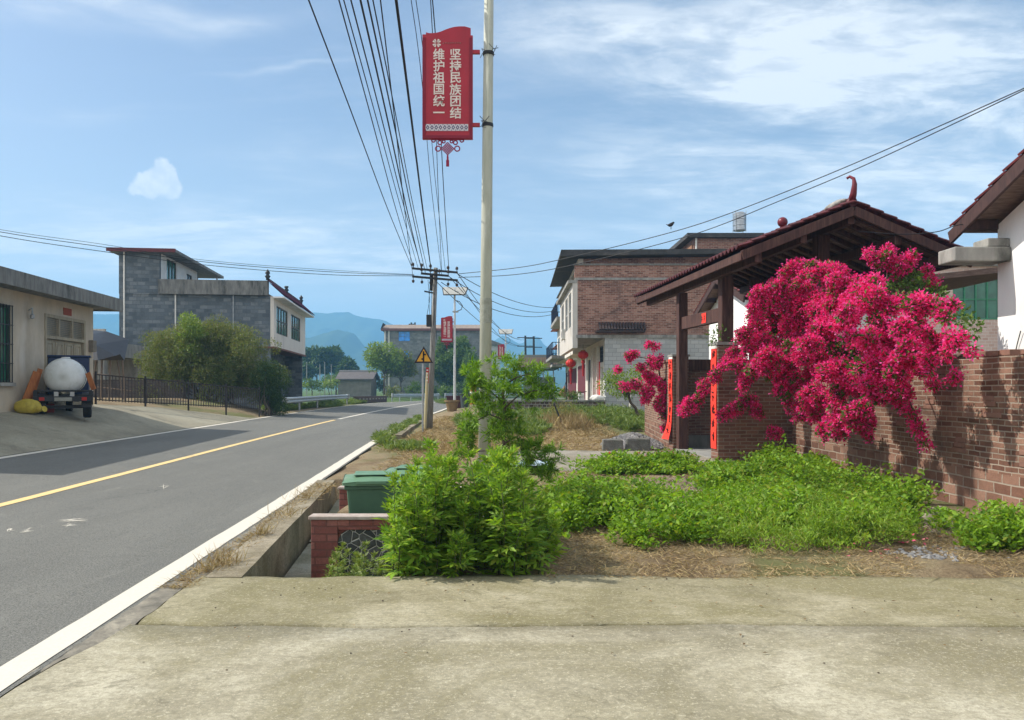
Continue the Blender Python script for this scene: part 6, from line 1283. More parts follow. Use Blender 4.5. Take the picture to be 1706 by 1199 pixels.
a, b_ = W(792, 0, 140), W(832, 0, 140); mb = MB(); mb.box(a.x, b_.x, 140, 150, -0.5, W(0, 570, 140).z); mb.build('wall', plain('far_white', (0.55, 0.56, 0.55), (0.42, 0.43, 0.42), 1), wf); mb = MB(); mb.prism([(a.x - .5, 139.5, W(0, 571, 140).z), (b_.x + .8, 139.5, W(0, 576, 140).z), (b_.x + .8, 139.5, W(0, 574, 140).z), (a.x + 1, 139.5, W(0, 560, 140).z), (a.x - .5, 139.5, W(0, 566, 140).z)], (0, 11, 0)); mb.build('roof', CEMD, wf)
mb = MB(); mb.box(W(815, 0, 139.9).x, W(822, 0, 139.9).x, 139.9, 139.99, W(0, 596, 140).z, W(0, 584, 140).z); mb.build('window', GLASS, wf)
# ------------------------------------------------------------------ bins and their brick enclosure
FZ = -0.385
REDB = brickmat('painted_red_brick', [(0.20,0.065,0.052),(0.28,0.10,0.08),(0.34,0.14,0.11)], (0.17,0.075,0.06), 0.235, 0.078, 0.008, 0.9, moss=(0.10,0.07,0.05), moss_amt=0.3)
CAPW = plain('chalky_cap', (0.46, 0.40, 0.35), (0.34, 0.27, 0.23), 12, bstr=0.4, stain=(0.3, 0.24, 0.2), stain_scale=3)
lw = thing('low_wall', 'low red brick wall with a grey stone mosaic panel in front of the green bins', 'wall', (-2.1, 7.9, FZ))
mb = MB(); mb.box(-2.03, 0.0, 7.92, 8.03, FZ, 0.21); mb.box(-2.03, -1.76, 7.88, 7.92, FZ, 0.21); mb.box(-1.76, 0.0, 7.88, 7.92, 0.11, 0.21); mb.build('wall_body', REDB, lw, bevel=0.006)
mb = MB(); mb.box(-2.055, 0.02, 7.86, 8.05, 0.213, 0.25); mb.build('cap', CAPW, lw, bevel=0.008)
mb = MB(); n = 12; arc = [(-1.76, 7.9, FZ), (0.0, 7.9, FZ), (0.0, 7.9, 0.109), (-1.62, 7.9, 0.109)] + [(-1.62 - 0.14 * math.sin(a), 7.9, 0.109 - 0.12 * (1 - math.cos(a))) for a in np.linspace(0.2, 1.5, 6)]
mb.prism(arc[::-1], (0, 0.018, 0)); mb.build('mosaic_panel', MOS, lw)
lw = thing('low_wall', 'low red brick wall end behind the green bins', 'wall', (-2.3, 10.3, FZ)); mb = MB(); mb.box(-2.28, -0.3, 10.3, 10.44, FZ, 0.2); mb.build('wall_body', REDB, lw, bevel=0.006); mb = MB(); mb.box(-2.30, -0.28, 10.28, 10.46, 0.203, 0.235); mb.build('cap', CAPW, lw, bevel=0.008)
BING = plain('green_plastic', (0.075, 0.155, 0.095), (0.055, 0.12, 0.072), 2.5, rough=0.5, spec=0.35, bstr=0.04, stain=(0.12, 0.16, 0.12), stain_scale=1.6)
LIDG = plain('green_lid', (0.13, 0.245, 0.14), (0.10, 0.20, 0.115), 3, rough=0.5, spec=0.35, bstr=0.04, stain=(0.22, 0.27, 0.19), stain_scale=2)
def wheelie_bin(label, loc, rz):
    t = thing('wheelie_bin', label, 'bin', loc, rz, 'green wheelie bins')
    hb = 0.87; mb = MB(); a, b = [(-0.21,-0.22,0.06),(0.21,-0.22,0.06),(0.21,0.24,0.06),(-0.21,0.24,0.06)], [(-0.275,-0.30,hb),(0.275,-0.30,hb),(0.275,0.30,hb),(-0.275,0.30,hb)]
    mb.hexa(a, b); mb.build('body', BING, t, local=True, bevel=0.03)
    mb = MB(); mb.box(-0.295, 0.295, -0.32, 0.31, hb - 0.055, hb - 0.005); mb.build('rim', BING, t, local=True, bevel=0.012)
    mb = MB(); n = 10; V = []
    for i in range(n + 1):
        y = -0.36 + 0.72 * i / n; c = 0.045 * math.sin(math.pi * i / n) 
        for j in range(7): x = -0.31 + 0.62 * j / 6; V.append((x, y, hb + 0.028 + c + 0.02 * math.sin(math.pi * j / 6)))
    m_ = len(V); V += [(p[0], p[1], hb + 0.001) for p in V]; fs = [(i*7+j, i*7+j+1, (i+1)*7+j+1, (i+1)*7+j) for i in range(n) for j in range(6)]; fs += [tuple(m_ + k for k in reversed(f)) for f in list(fs)]
    ring = [j for j in range(7)] + [i*7+6 for i in range(1, n+1)] + [n*7+j for j in range(5, -1, -1)] + [i*7 for i in range(n-1, 0, -1)]
    fs += [(ring[k], m_ + ring[k], m_ + ring[(k+1) % len(ring)], ring[(k+1) % len(ring)])[::-1] for k in range(len(ring))]
    mb.add(V, fs); ld = mb.build('lid', LIDG, t, local=True, bevel=0.008)
    mb = MB(); mb.box(-0.16, 0.16, -0.385, -0.355, hb + 0.012, hb + 0.045); mb.box(-0.2, 0.2, -0.2, 0.2, hb + 0.09, hb + 0.098); mb.build('lid_grip', LIDG, ld, local=True, bevel=0.008)
    mb = MB(); mb.tube([(-0.24, 0.31, hb - 0.02), (-0.24, 0.40, hb + 0.02), (0.24, 0.40, hb + 0.02), (0.24, 0.31, hb - 0.02)], 0.016, 8); mb.build('handle', BING, t, local=True)
    for sx in (-0.24, 0.24): mb = MB(); mb.lathe([(0.03, -0.03), (0.10, -0.028), (0.10, 0.028), (0.03, 0.03)], (sx, 0.26, 0.10), 18, 'x'); mb.build('wheel', BLACK, t, local=True)
wheelie_bin('green wheelie bin with dusty lid nearest the camera behind the mosaic wall', (-1.58, 8.85, FZ), R(8))
wheelie_bin('second green wheelie bin mostly hidden behind leaves and the first bin', (-1.2, 9.55, FZ), R(-6))

# ------------------------------------------------------------------ bougainvillea
BR = leafmat('magenta_bract', [(0.42,0.006,0.05),(0.66,0.014,0.09),(0.82,0.018,0.17),(0.92,0.06,0.32),(0.84,0.015,0.15),(0.95,0.18,0.52),(0.80,0.012,0.22),(0.92,0.04,0.28),(0.95,0.10,0.42)], 0.48, 0.5, 0.25, (1.1, 0.9, 1.0))
def flower_mass(name, label, base, blobs, branches, kf=330, bract=0.040, leafy=(), leaf_frac=0.12, nper=9):
    t = thing(name, label, 'flowering shrub', base)
    mb = MB()
    for i, (pts, r0, r1) in enumerate(branches):
        n = len(pts); mb.tube([Vector(p_) for p_ in pts], [r0 + (r1 - r0) * k / (n - 1) for k in range(n)], 6)
    if mb.v: mb.build('branches', BARK, t, smooth=True)
    FP, FD, LP, LD = [], [], [], []
    sub = []
    for (c, r_, lf) in blobs:                                       # each spray breaks up into smaller, uneven heads
        if r_ < 0.12: sub.append((np.array(c), r_ * 0.85, lf)); continue
        m_ = int(7 + 13 * r_)
        for d in rand_dir(m_): sub.append((np.array(c) + d * r_ * 0.95 * rng.uniform(0.45, 1.0) * np.array([1, 0.8, 1]), r_ * rng.uniform(0.16, 0.37), lf if rng.random() > 0.24 else 0.7))
    for (c, r_, lf) in sub:
        c = np.array(c); n = int(kf * 4 * math.pi * r_ * r_) + 5; d = rand_dir(n); k = 0.62 + 0.45 * rng.random(n) ** 0.7; k *= 1 + 0.10 * rng.normal(size=n)
        sc = np.array([1, 1, 0.92]); cc = c + d * (k * r_)[:, None] * sc
        off = rng.normal(size=(n, nper, 3)) * 0.030; P = (cc[:, None, :] + off).reshape(-1, 3); D = (np.repeat(d[:, None, :], nper, 1) * 0.6 + off * 22 + rng.normal(size=(n, nper, 3)) * 0.5).reshape(-1, 3)
        keep = rng.random(len(P)) > lf; FP.append(P[keep]); FD.append(D[keep])
        m_ = int(n * 1.6 * max(lf, leaf_frac)) + 4; d2 = rand_dir(m_); LP.append(c + d2 * r_ * (0.55 + 0.5 * rng.random((m_, 1)))); LD.append(d2 + rng.normal(size=(m_, 3)) * 0.7)
        mi = int(n * 0.9); d3 = rand_dir(mi); LP.append(c + d3 * r_ * (0.72 * rng.random((mi, 1)) ** 0.4)); LD.append(rng.normal(size=(mi, 3)))
    P, D = np.concatenate(FP), np.concatenate(FD); leaves('flowers', P, D, bract * rng.uniform(0.7, 1.25, len(P)), bract * 0.8 * rng.uniform(0.7, 1.1, len(P)), BR, t, 0.12, 0.3)
    P, D = np.concatenate(LP), np.concatenate(LD)
    for (c, r_, n) in leafy: d = rand_dir(n); P = np.concatenate([P, np.array(c) + d * r_ * rng.random((n, 1)) ** 0.5]); D = np.concatenate([D, d + rng.normal(size=(n, 3)) * 0.6])
    leaves('leaves', P, D, 0.075 * rng.uniform(0.7, 1.3, len(P)), 0.05 * rng.uniform(0.7, 1.2, len(P)), G_MID, t)
    return t
def by(px, out=0.28): return max(7.5, min(15.35 - 4.0 * min(1, max(0, out - 0.3)), (5.78 - out) * F / max(1, px - CX)))
bl = [(1300,515,34),(1292,560,40),(1272,606,34),(1335,482,26),(1345,530,48),(1340,598,50),(1400,485,36),(1410,545,55),(1400,630,48),(1462,500,42),(1480,560,54),(1460,630,50),(1538,528,36),(1548,572,30),(1500,612,28),(1592,566,18),(1578,520,22),(1310,646,20),(1352,656,20),(1405,682,24),(1440,678,18),(1422,702,15),(1478,648,16),(1285,480,14),(1310,470,14),(1255,560,22),
      (1355,688,12),(1370,660,20),(1385,700,9),(1575,590,10),(1618,582,7),(1260,500,8),(1268,485,10),(1330,440,9),(1355,448,14),(1380,448,12)]
top = [(1475,424,17),(1462,435,13),(1492,440,15),(1512,438,11),(1520,428,9),(1500,452,13),(1448,424,9),(1545,450,8),(1552,468,10)]
trail = [(1228,588,13),(1208,606,12),(1192,624,11),(1175,644,11),(1158,662,13),(1148,675,15),(1140,683,10),(1216,598,9),(1246,628,15),(1250,668,14),(1232,676,13),(1216,684,10),(1203,692,8),(1262,686,11),(1256,678,8),(1292,722,10),(1286,718,6),(1520,690,6),(1526,704,7),(1532,716,9),(1540,738,7),(1512,680,7),(1556,640,9),(1590,628,9)]
B = []
for x, y, r_ in bl:
    ov = 0.30 + 0.35 * (1 if y > 590 else 0.6); Y_ = by(x, 0.85 if y > 590 else 0.65); B.append((W(x, y, Y_), r_ * 0.95 * Y_ / F, 0.05))
for x, y, r_ in top: Y_ = 12.6; B.append((W(x, y, Y_), r_ * Y_ / F, 0.08))
for k in range(95):                                                # loose sprays that break the outline
    x, y, r_ = bl[int(rng.integers(len(bl)))]
    if x > 1555: continue
    a = rng.uniform(-0.3, 3.5); Y_ = by(x, 0.75); r2 = r_ * rng.uniform(0.75, 1.2)
    for j in range(4): B.append((W(x + (r2 + 6 * j) * math.cos(a), y + (r2 * 0.8 + 6 * j) * math.sin(a) * (1 if math.sin(a) > 0 else 0.6) + j * j * 0.7, Y_), (6.2 - 1.1 * j) * Y_ / F, 0.08))
for x, y, r_ in trail: Y_ = by(x, 0.30) if x > 1300 else 15.4; B.append((W(x, y, Y_), r_ * Y_ / F, 0.06))
brs = []
root = Vector((6.3, 14.2, 0))
for (x, y, Y_) in ((1300,560,15.0),(1400,560,13.2),(1480,580,12.0),(1560,580,10.6),(1480,430,12.6),(1610,585,10.0)):
    q_ = W(x, y, Y_); brs.append(([root, root.lerp(q_, 0.5) + Vector((0.2, 0, 0.6)), q_], 0.05, 0.012))
for pts in ([(1255,560),(1215,598),(1180,640),(1140,684)], [(1260,620),(1245,660),(1203,692)]): brs.append(([W(x, y, 15.42) for x, y in pts], 0.012, 0.005))
for pts in ([(1500,620),(1520,680),(1532,716),(1542,740)], [(1400,640),(1418,690),(1425,712)]): brs.append(([W(x, y, by(x, 0.28)) for x, y in pts], 0.012, 0.005))
flower_mass('bougainvillea', 'huge magenta bougainvillea spilling over the brown brick boundary wall', root, B, brs, 430, leafy=[(W(1520, 468, 12.6), 0.16, 130), (W(1560, 490, 12.4), 0.16, 110), (W(1490, 470, 12.6), 0.12, 90), (W(1595, 530, 12), 0.22, 160), (W(1380, 455, 13.5), 0.2, 80), (W(1530, 480, 12.5), 0.2, 120), (W(1620, 545, 11), 0.15, 60), (W(1195, 560, 16.2), 0.25, 90)])
b2 = [(1090,605,22),(1098,640,24),(1085,625,18),(1100,670,20),(1080,650,18),(1105,690,14),(1050,592,12),(1058,590,8),(1030,615,8),(1060,640,12),(1045,645,10),(1036,642,8),(1092,577,10),(1080,575,7),(1075,665,10),(1108,712,9),(1068,612,10),(1112,655,12)]
flower_mass('bougainvillea', 'small magenta bougainvillea hanging over the wall left of the far gate pillar', (4.35, 21.5, 0), [(W(x, y, 20.6), r_ * 0.68 * 20.6 / F, 0.22) for x, y, r_ in b2], [([Vector((4.4, 21.6, 0)), W(1095, 600, 21), W(1050, 592, 20.6)], 0.03, 0.01), ([W(1095, 610, 21), W(1040, 645, 20.6)], 0.015, 0.008)], 260, 0.055)
tree('tree', 'small bright green tree in front of the pale block wall', (W(1072, 690, 29).x, 29, 0.25), tuple(W(1048, 640, 29)), (0.95, 0.7, 0.52), 34, 0.26, 900, 0.12, 0.05, G_LIGHT, 41, 0.07, 8, bottom=-1, fork=0.9)

# ------------------------------------------------------------------ mugwort, narrow-leaved tree, creeper
MUG = leafmat('mugwort_leaf', [(0.13,0.27,0.022),(0.22,0.39,0.03),(0.32,0.48,0.05),(0.16,0.31,0.024),(0.09,0.20,0.018),(0.36,0.42,0.06)], 0.42)
def lobed(P, D, L, wid=0.17):
    N_ = rng.normal(size=P.shape) * 0.45; N_[:, 2] += 1.0; D = unit(D); S_ = unit(np.cross(D, N_)); N2 = np.cross(S_, D); VV = []
    for at, ang, ln in ((0.5, 0, 0.62), (0.42, 0.75, 0.46), (0.42, -0.75, 0.46), (0.15, 1.0, 0.40), (0.15, -1.0, 0.40)):
        base = P + D * (L * at)[:, None]; d = D * math.cos(ang) + S_ * math.sin(ang) - 0.18 * N2 * (1 if at > 0.45 else 0.5)
        V, _ = leaf_quads(base, d, N2 + 0.2 * rng.normal(size=P.shape), L * ln, L * wid, 0.05); VV.append(V.reshape(-1, 4, 3))
    V, _ = leaf_quads(P, D, N2, L * 0.62, L * wid * 0.7, 0.03); VV.append(V.reshape(-1, 4, 3))
    V = np.concatenate(VV, 1).reshape(-1, 3); return V, np.arange(len(V)).reshape(-1, 4)
def herb(name, label, cat, stems, leafL, mat, per_m=75, r=0.006, droop=0.35):
    t = thing(name, label, cat, (float(np.mean([s_[0][0] for s_ in stems])), float(np.mean([s_[0][1] for s_ in stems])), 0)); mb = MB(); PP, DD, LL = [], [], []
    for a, b in stems:
        a, b = np.array(a), np.array(b); h_ = np.linalg.norm(b - a); mid = (a + b) / 2 + np.append(rng.normal(size=2) * 0.03, 0); n = int(h_ * per_m)
        f = rng.random(n) ** 0.75; pts = (a * ((1-f)**2)[:, None] + 2 * mid * (f*(1-f))[:, None] + b * (f**2)[:, None]); az = rng.random(n) * 6.283
        up = 0.25 + 0.9 * f ** 3 - droop * (1 - f); D = np.stack([np.cos(az), np.sin(az), up], 1); PP.append(pts); DD.append(D); LL.append(leafL * (1.15 - 0.62 * f ** 2) * rng.uniform(0.7, 1.25, n)); mb.tube([a, mid, b], [r, r * 0.8, r * 0.4], 5)
        n = 9; az = rng.random(n) * 6.283; PP.append(np.repeat(b[None], n, 0)); DD.append(np.stack([np.cos(az), np.sin(az), 0.9 + 0.8 * rng.random(n)], 1)); LL.append(leafL * 0.6 * rng.uniform(0.8, 1.2, n))
    mb.build('stems', plain('green_stem', (0.07, 0.085, 0.03)), t, smooth=True); V, Q_ = lobed(np.concatenate(PP), np.concatenate(DD), np.concatenate(LL)); np_mesh('leaves', V, Q_, mat, t); return t
stems = []; rs = random.Random(3)
hull = [(645,845),(668,800),(700,752),(722,742),(745,775),(775,768),(800,780),(825,760),(850,775),(870,805),(895,820),(915,870)]
for k in range(120):
    x = rs.uniform(-1.02, 0.28); y = rs.uniform(6.42, 7.75); 
    px = CX + x * F / y + rs.uniform(-25, 25); ty = float(np.interp(px, [h_[0] for h_ in hull], [h_[1] for h_ in hull])); ztop = H + (HOR - ty) * y / F
    ztop = min(ztop, 1.08) * rs.uniform(0.4, 0.96) if k > 26 else min(ztop, 1.10) * rs.uniform(0.93, 1.07)
    stems.append(((x, y, -0.02), (x + (px - CX - x * F / y) * y / F * 1.0 + rs.uniform(-.05, .05), y + rs.uniform(-0.22, 0.1), max(0.2, ztop))))
for px, ty, y in ((648,852,7.2),(655,842,7.0),(660,870,6.8),(912,872,7.0),(905,858,7.2),(900,900,6.8),(918,885,7.1),(760,900,6.3),(770,905,6.28),(758,920,6.3),(880,910,6.6)):
    q_ = W(px, ty, y); stems.append(((q_.x * 0.85 - 0.05, max(6.4, y), 0.0), tuple(q_)))
herb('mugwort', 'big leafy mugwort clump growing at the concrete edge in front of the lamp pole', 'plant', stems, 0.175, MUG, 48)
st = []
for k in range(26):
    px, py = rs.uniform(548, 690), rs.uniform(905, 950); y = rs.uniform(6.5, 7.7); q_ = W(px, py, y); q_.z = max(q_.z, -0.25); st.append(((q_.x + rs.uniform(-.1, .1), y, -0.38), tuple(q_)))
herb('creeper', 'low broad leaved creeper growing against the stone mosaic panel', 'plant', st, 0.085, leafmat('creeper_leaf', [(0.12,0.20,0.03),(0.18,0.27,0.05),(0.25,0.29,0.07),(0.10,0.17,0.03)]), 90, 0.004)
# narrow-leaved tree
NL = leafmat('narrow_leaf', [(0.065,0.16,0.012),(0.11,0.24,0.016),(0.18,0.34,0.025),(0.28,0.44,0.04),(0.08,0.19,0.014)], 0.4, 0.45)
Yt = 9.1
t = thing('sapling', 'young narrow-leaved tree beside the foreground lamp pole', 'tree', (W(836, 0, Yt).x, Yt, 0))
mb = MB(); TR = [Vector((W(832, 0, Yt).x, Yt, -0.1)), W(834, 800, Yt), W(838, 760, Yt), W(842, 700, Yt), W(838, 655, Yt), W(842, 615, Yt)]
mb.tube(TR, [0.03, 0.026, 0.024, 0.018, 0.013, 0.006], 8)
for pts in ([(838,765),(856,757),(880,758),(905,768),(925,762)], [(836,772),(815,750),(790,752),(768,748)], [(841,700),(815,690),(795,700),(770,725)], [(840,680),(862,660),(890,650),(915,655)], [(840,672),(815,650),(790,640),(772,622)], [(836,780),(870,788),(905,792)], [(842,640),(862,628),(885,622)], [(838,740),(858,728),(880,735),(905,745)]):
    mb.tube([W(x, y, Yt + rs.uniform(-.1, .1)) for x, y in pts], [0.012] + [0.008] * (len(pts) - 2) + [0.004], 5)
mb.build('trunk', BARK, t, smooth=True)
tufts = [(842,615,20),(822,630,26),(795,630,20),(778,622,12),(865,630,24),(888,630,20),(905,650,16),(917,657,10),(880,655,22),(850,650,24),(820,662,26),(798,675,20),(840,682,20),(812,690,18),(782,700,14),(775,722,16),(765,735,12),(785,738,14),(762,752,10),(838,708,22),(855,724,18),(825,722,16),(880,740,18),(898,748,18),(915,758,14),(925,765,8),(890,768,16),(908,778,14),(870,755,14),(920,785,8),(895,792,12),(845,742,14),(870,790,12),(905,795,9),(860,690,12),(800,650,20),(790,612,8),(858,607,8)]
PP, DD = [], []
for x, y, r_ in tufts:
    c = np.array(W(x, y, Yt + rs.uniform(-0.18, 0.18))); rr = r_ * Yt / F; nsp = max(3, int(r_ * 0.6))
    for k in range(nsp):
        e = c + rng.normal(size=3) * rr * 0.42; ax = rng.normal(size=3) * 0.7 + np.array([0, 0, 0.35]); ax /= np.linalg.norm(ax); n = 34
        f = rng.random(n); az = rng.normal(size=(n, 3)); az -= (az @ ax)[:, None] * ax; PP.append(e + ax * (f * 0.09)[:, None]); DD.append(unit(az) * 1.0 + ax * 0.8 + np.array([0, 0, -0.15]))
P, D = np.concatenate(PP), np.concatenate(DD); leaves('crown', P, D, 0.088 * rng.uniform(0.6, 1.25, len(P)), 0.0105, NL, t, 0.06, 0.6)

# ------------------------------------------------------------------ distant trees and bushes
def ftree(label, px, py, Y, rxp, ryp, trunk_py, mat, seed, nb=40, dens=160, L=0.5, group=None, name='tree', cat='tree', bottom=-0.6):
    c = W(px, py, Y); b = W(px, trunk_py, Y); b.z = min(b.z, c.z - 0.3)
    return tree(name, label, b, tuple(c), (rxp * Y / F, rxp * Y / F * 0.8, ryp * Y / F), nb, rxp * Y / F * 0.28, dens, L, L * 0.45, mat, seed, rxp * Y / F * 0.05, 8, group, bottom, cat, fork=0.7)
ftree('airy green tree with a bare trunk left of the grey house with the blue window', 640, 601, 108, 34, 32, 655, G_LIGHT, 51, 34, 210, 0.42)
ftree('reddish olive bush tree in front of the grey far house', 668, 616, 110, 26, 30, 655, G_OLIVE, 52, 34, 280, 0.42)
ftree('dense rounded dark green tree behind the near solar lamp', 758, 603, 112, 36, 44, 658, G_MID, 53, 60, 330, 0.5, bottom=-1)
ftree('pale green bushy tree beside the dense rounded tree, right of the lamp', 786, 610, 108, 16, 34, 658, G_MID, 54, 26, 300, 0.45, bottom=-1)
gfar = 'far broad trees in the fields'
for i, (px, py, Y, rx, ry) in enumerate(((528, 604, 175, 26, 22), (556, 606, 178, 22, 23), (578, 614, 172, 14, 14), (508, 618, 170, 14, 14))):
    ftree(['tallest broad dark tree left of the group beyond the field', 'broad dark tree in the middle of the group beyond the field', 'smaller dark tree at the right of the group beyond the field', 'smaller dark tree at the left of the group beyond the field'][i], px, py, Y, rx, ry, 645, G_DARK, 60 + i, 40, 130, 0.9, gfar, bottom=-0.8)
gb = 'green bushes in the field beyond the guard rail'
for i, (px, py, Y, rx, ry, m_) in enumerate(((495,640,95,16,9,G_LIGHT),(520,641,110,18,8,G_MID),(548,640,120,16,8,G_LIGHT),(470,636,80,12,14,G_MID),(655,652,100,14,7,G_OLIVE),(690,648,104,16,9,G_MID),(720,650,102,14,8,G_DARK),(742,650,98,14,8,G_MID),(770,648,96,18,10,G_DARK),(800,645,92,14,10,G_MID),(640,640,128,24,10,G_DARK),(560,632,140,30,6,G_MID),(835,640,90,16,14,G_MID),(855,632,98,14,16,G_DARK))):
    ftree('one of the rough green bushes lining the field and the far bend', px, py, Y, rx, ry, 656, m_, 80 + i, 18, 210, 0.34, gb, 'bush', 'bush', -0.9)
for i, px in enumerate((511, 533, 541, 552)):
    c = W(px, 650, 125); t = thing('post', 'one of the thin pale posts standing in the field', 'post', (c.x, c.y, 0), 0, 'thin pale posts in the field'); mb = MB(); mb.tube([(c.x, c.y, -0.3), (c.x, c.y, W(0, 604 + 4 * (i % 2), 125).z)], 0.07, 6); mb.build('shaft', CEM, t)
    mb = MB(); mb.lathe([(0.1, 0), (0.1, 0.1)], (c.x, c.y, W(0, 604 + 4 * (i % 2), 125).z), 8); mb.build('post_cap', CEM, t)

# ------------------------------------------------------------------ ground cover
WEED = leafmat('weed_leaf', [(0.13,0.27,0.015),(0.20,0.37,0.022),(0.28,0.45,0.035),(0.17,0.32,0.018),(0.09,0.20,0.014),(0.30,0.34,0.04)], 0.42)
WEEDF = leafmat('feathery_weed_leaf', [(0.15,0.29,0.018),(0.22,0.37,0.026),(0.30,0.44,0.045),(0.11,0.23,0.016),(0.32,0.34,0.07)], 0.42)
def ell(px, py, rx, ry, n):
    a = rng.random(n) * 6.283; k = np.sqrt(rng.random(n)) * (1 + 0.12 * rng.normal(size=n)); X = px + rx * k * np.cos(a); Yp_ = np.maximum(py + ry * k * np.sin(a), 660); Y = H * F / (Yp_ - HOR); x = (X - CX) * Y / F
    return np.stack([x, Y, terrain(x, Y, False)], 1), k
def weeds(name, label, patches, mat, dens, per, L, Wd, feathery=False):
    PP, DD, LL = [], [], []
    for (px, py, rx, ry, h_) in patches:
        Yc = H * F / (py - HOR); area = math.pi * (rx * Yc / F) * (ry * Yc * Yc / (H * F)); n = int(area * dens) + 4; B_, k = ell(px, py, rx, ry, n)
        ok = (B_[:, 1] > 6.45) & (B_[:, 0] < 5.68 + 0.026 * (16 - B_[:, 1])) ; B_ = B_[ok]; k = k[ok]; n = len(B_)
        clump = fbm(B_[:, 0] * 2.9, B_[:, 1] * 2.9, 17); ok = clump > 0.345 + 0.12 * k; B_ = B_[ok]; k = k[ok]; clump = clump[ok]; n = len(B_)
        hh = h_ * (1.1 - 0.5 * np.minimum(k, 1.1)) * rng.uniform(0.35, 1.25, n) * (0.45 + 1.15 * clump) * np.where(rng.random(n) < 0.05, 1.5, 1.0); lean = rng.normal(size=(n, 2)) * 0.35
        f = rng.random((n, per)) ** 0.7; sp_ = rng.normal(size=(n, per, 2)) * 0.05 * (0.4 + f[..., None])
        P = np.empty((n, per, 3)); P[..., :2] = B_[:, None, :2] + lean[:, None, :] * (f * hh[:, None])[..., None] + sp_; P[..., 2] = B_[:, None, 2] + f * hh[:, None]
        az = rng.random((n, per)) * 6.283; up = (0.15 + 1.3 * rng.random((n, per)) ** 1.3) if feathery else (0.1 + 0.9 * rng.random((n, per)))
        D = np.stack([np.cos(az), np.sin(az), up], -1); PP.append(P.reshape(-1, 3)); DD.append(D.reshape(-1, 3)); LL.append((L * rng.uniform(0.6, 1.4, (n, per)) * min(1.8, max(1, Yc / 11))).ravel())
    P, D, L_ = np.concatenate(PP), np.concatenate(DD), np.concatenate(LL); o = leaves(name, P, D, L_, L_ * Wd / L, mat, None, 0.12, 0.7); tag(o, label, 'weeds', kind='stuff')
    return len(P)
n1 = weeds('weeds', 'low leafy green weeds covering the plot below the brick wall', [(950,868,46,30,.40),(985,838,40,22,.34),(1105,890,92,26,.40),(1060,860,62,26,.38),(1010,856,50,20,.36),(1065,783,88,7,.26),(1020,786,50,7,.22),(1130,786,36,8,.28),(1280,806,100,20,.36),(1215,806,52,18,.30),(1360,830,80,22,.36),(1180,850,30,16,.22),(1478,850,44,20,.42),(1510,858,24,14,.42),(1650,905,60,16,.30),(1700,900,40,16,.34),(1575,880,26,9,.22),(900,905,30,18,.3),(1290,775,40,6,.3),(1330,790,50,10,.32),(1395,822,45,10,.36),(1445,838,40,9,.36),(930,845,20,16,.36),(1230,870,70,18,.22),(1320,878,90,24,.38),(1430,885,80,22,.42),(1260,850,60,16,.34)], WEED, 120, 40, 0.060, 0.028)
n2 = weeds('feathery_weeds', 'tall feathery yellow green weeds in the middle of the plot', [(1390,880,120,34,.36),(1290,872,80,30,.32),(1460,902,70,18,.36),(1230,868,50,22,.26),(1340,914,150,12,.30),(1230,890,50,20,.26),(1180,875,30,16,.2)], WEEDF, 80, 64, 0.058, 0.0095, True)
n3 = weeds('grass', 'fresh green grass along the verges and in front of the block wall', [(638,735,10,9,.13),(662,719,10,6,.13),(684,708,8,4,.12),(700,700,8,3,.12),(1015,706,62,9,.32),(965,702,46,7,.3),(1060,714,34,8,.34),(900,702,60,6,.22),(880,720,30,8,.2),(470,688,28,4,.3),(520,682,50,4,.32),(570,676,34,3,.35),(450,692,14,5,.35),(230,676,70,3,.35),(340,681,90,4,.4),(400,686,40,3,.4),(775,712,18,6,.2),(815,718,30,7,.22),(690,748,40,5,.07),(760,672,30,2,.3)], leafmat('grass_blade', [(0.09,0.16,0.025),(0.14,0.21,0.035),(0.19,0.24,0.06),(0.11,0.18,0.03)]), 70, 22, 0.11, 0.016, True)
def blades(name, label, n, sampler, L, Wd, mat, up=0.9):
    P = sampler(n); P = P[np.isfinite(P).all(1)]; n = len(P); az = rng.random(n) * 6.283; D = np.stack([np.cos(az), np.sin(az), up * rng.random(n) ** 1.5 * 2], 1); L_ = L * rng.uniform(0.4, 1.5, n)
    o = leaves(name, P, D, L_, Wd * rng.uniform(0.7, 1.3, n), mat, None, 0.1, 0.5) if False else leaves(name, P, D, L_ * np.clip(P[:, 1] / 9, 1, 3), Wd * rng.uniform(0.7, 1.3, n) * np.clip(P[:, 1] / 9, 1, 2.6), mat, None, 0.1, 0.5); tag(o, label, 'dry grass', kind='stuff')
def samp_dry(n):
    A_ = []
    def rect(x0, x1, y0, y1, m_, thr=0.42, sd=1):
        x = rng.uniform(x0, x1, m_); y = rng.uniform(y0, y1, m_); k = fbm(x * 1.6, y * 1.6, sd) > thr; A_.append(np.stack([x[k], y[k], terrain(x[k], y[k], False) + 0.003], 1))
    rect(-0.1, 5.6, 6.27, 9.0, int(n * .40), 0.36, 2); rect(0.1, 4.2, 9, 14.3, int(n * .10), 0.5, 3); rect(-3.2, 3.4, 18.5, 34, int(n * .50), 0.30, 4); rect(-2.6, -0.6, 13, 25, int(n * .14), 0.4, 5)
    m_ = int(n * .09); y = 6.0 + rng.random(m_) ** 1.3 * 6.5; xe = np.interp(y, RC[:, 1], RC[:, 0] + RHW); x = xe + rng.uniform(0.24, 0.55, m_); k = fbm(x * 3, y * 2.2, 7) > 0.44; A_.append(np.stack([x[k], y[k], np.full(k.sum(), 0.0)], 1))
    P = np.concatenate(A_); bad = (P[:, 1] > 14.2) & (P[:, 1] < 18.4) & (P[:, 0] > 0.0); return P[~bad]
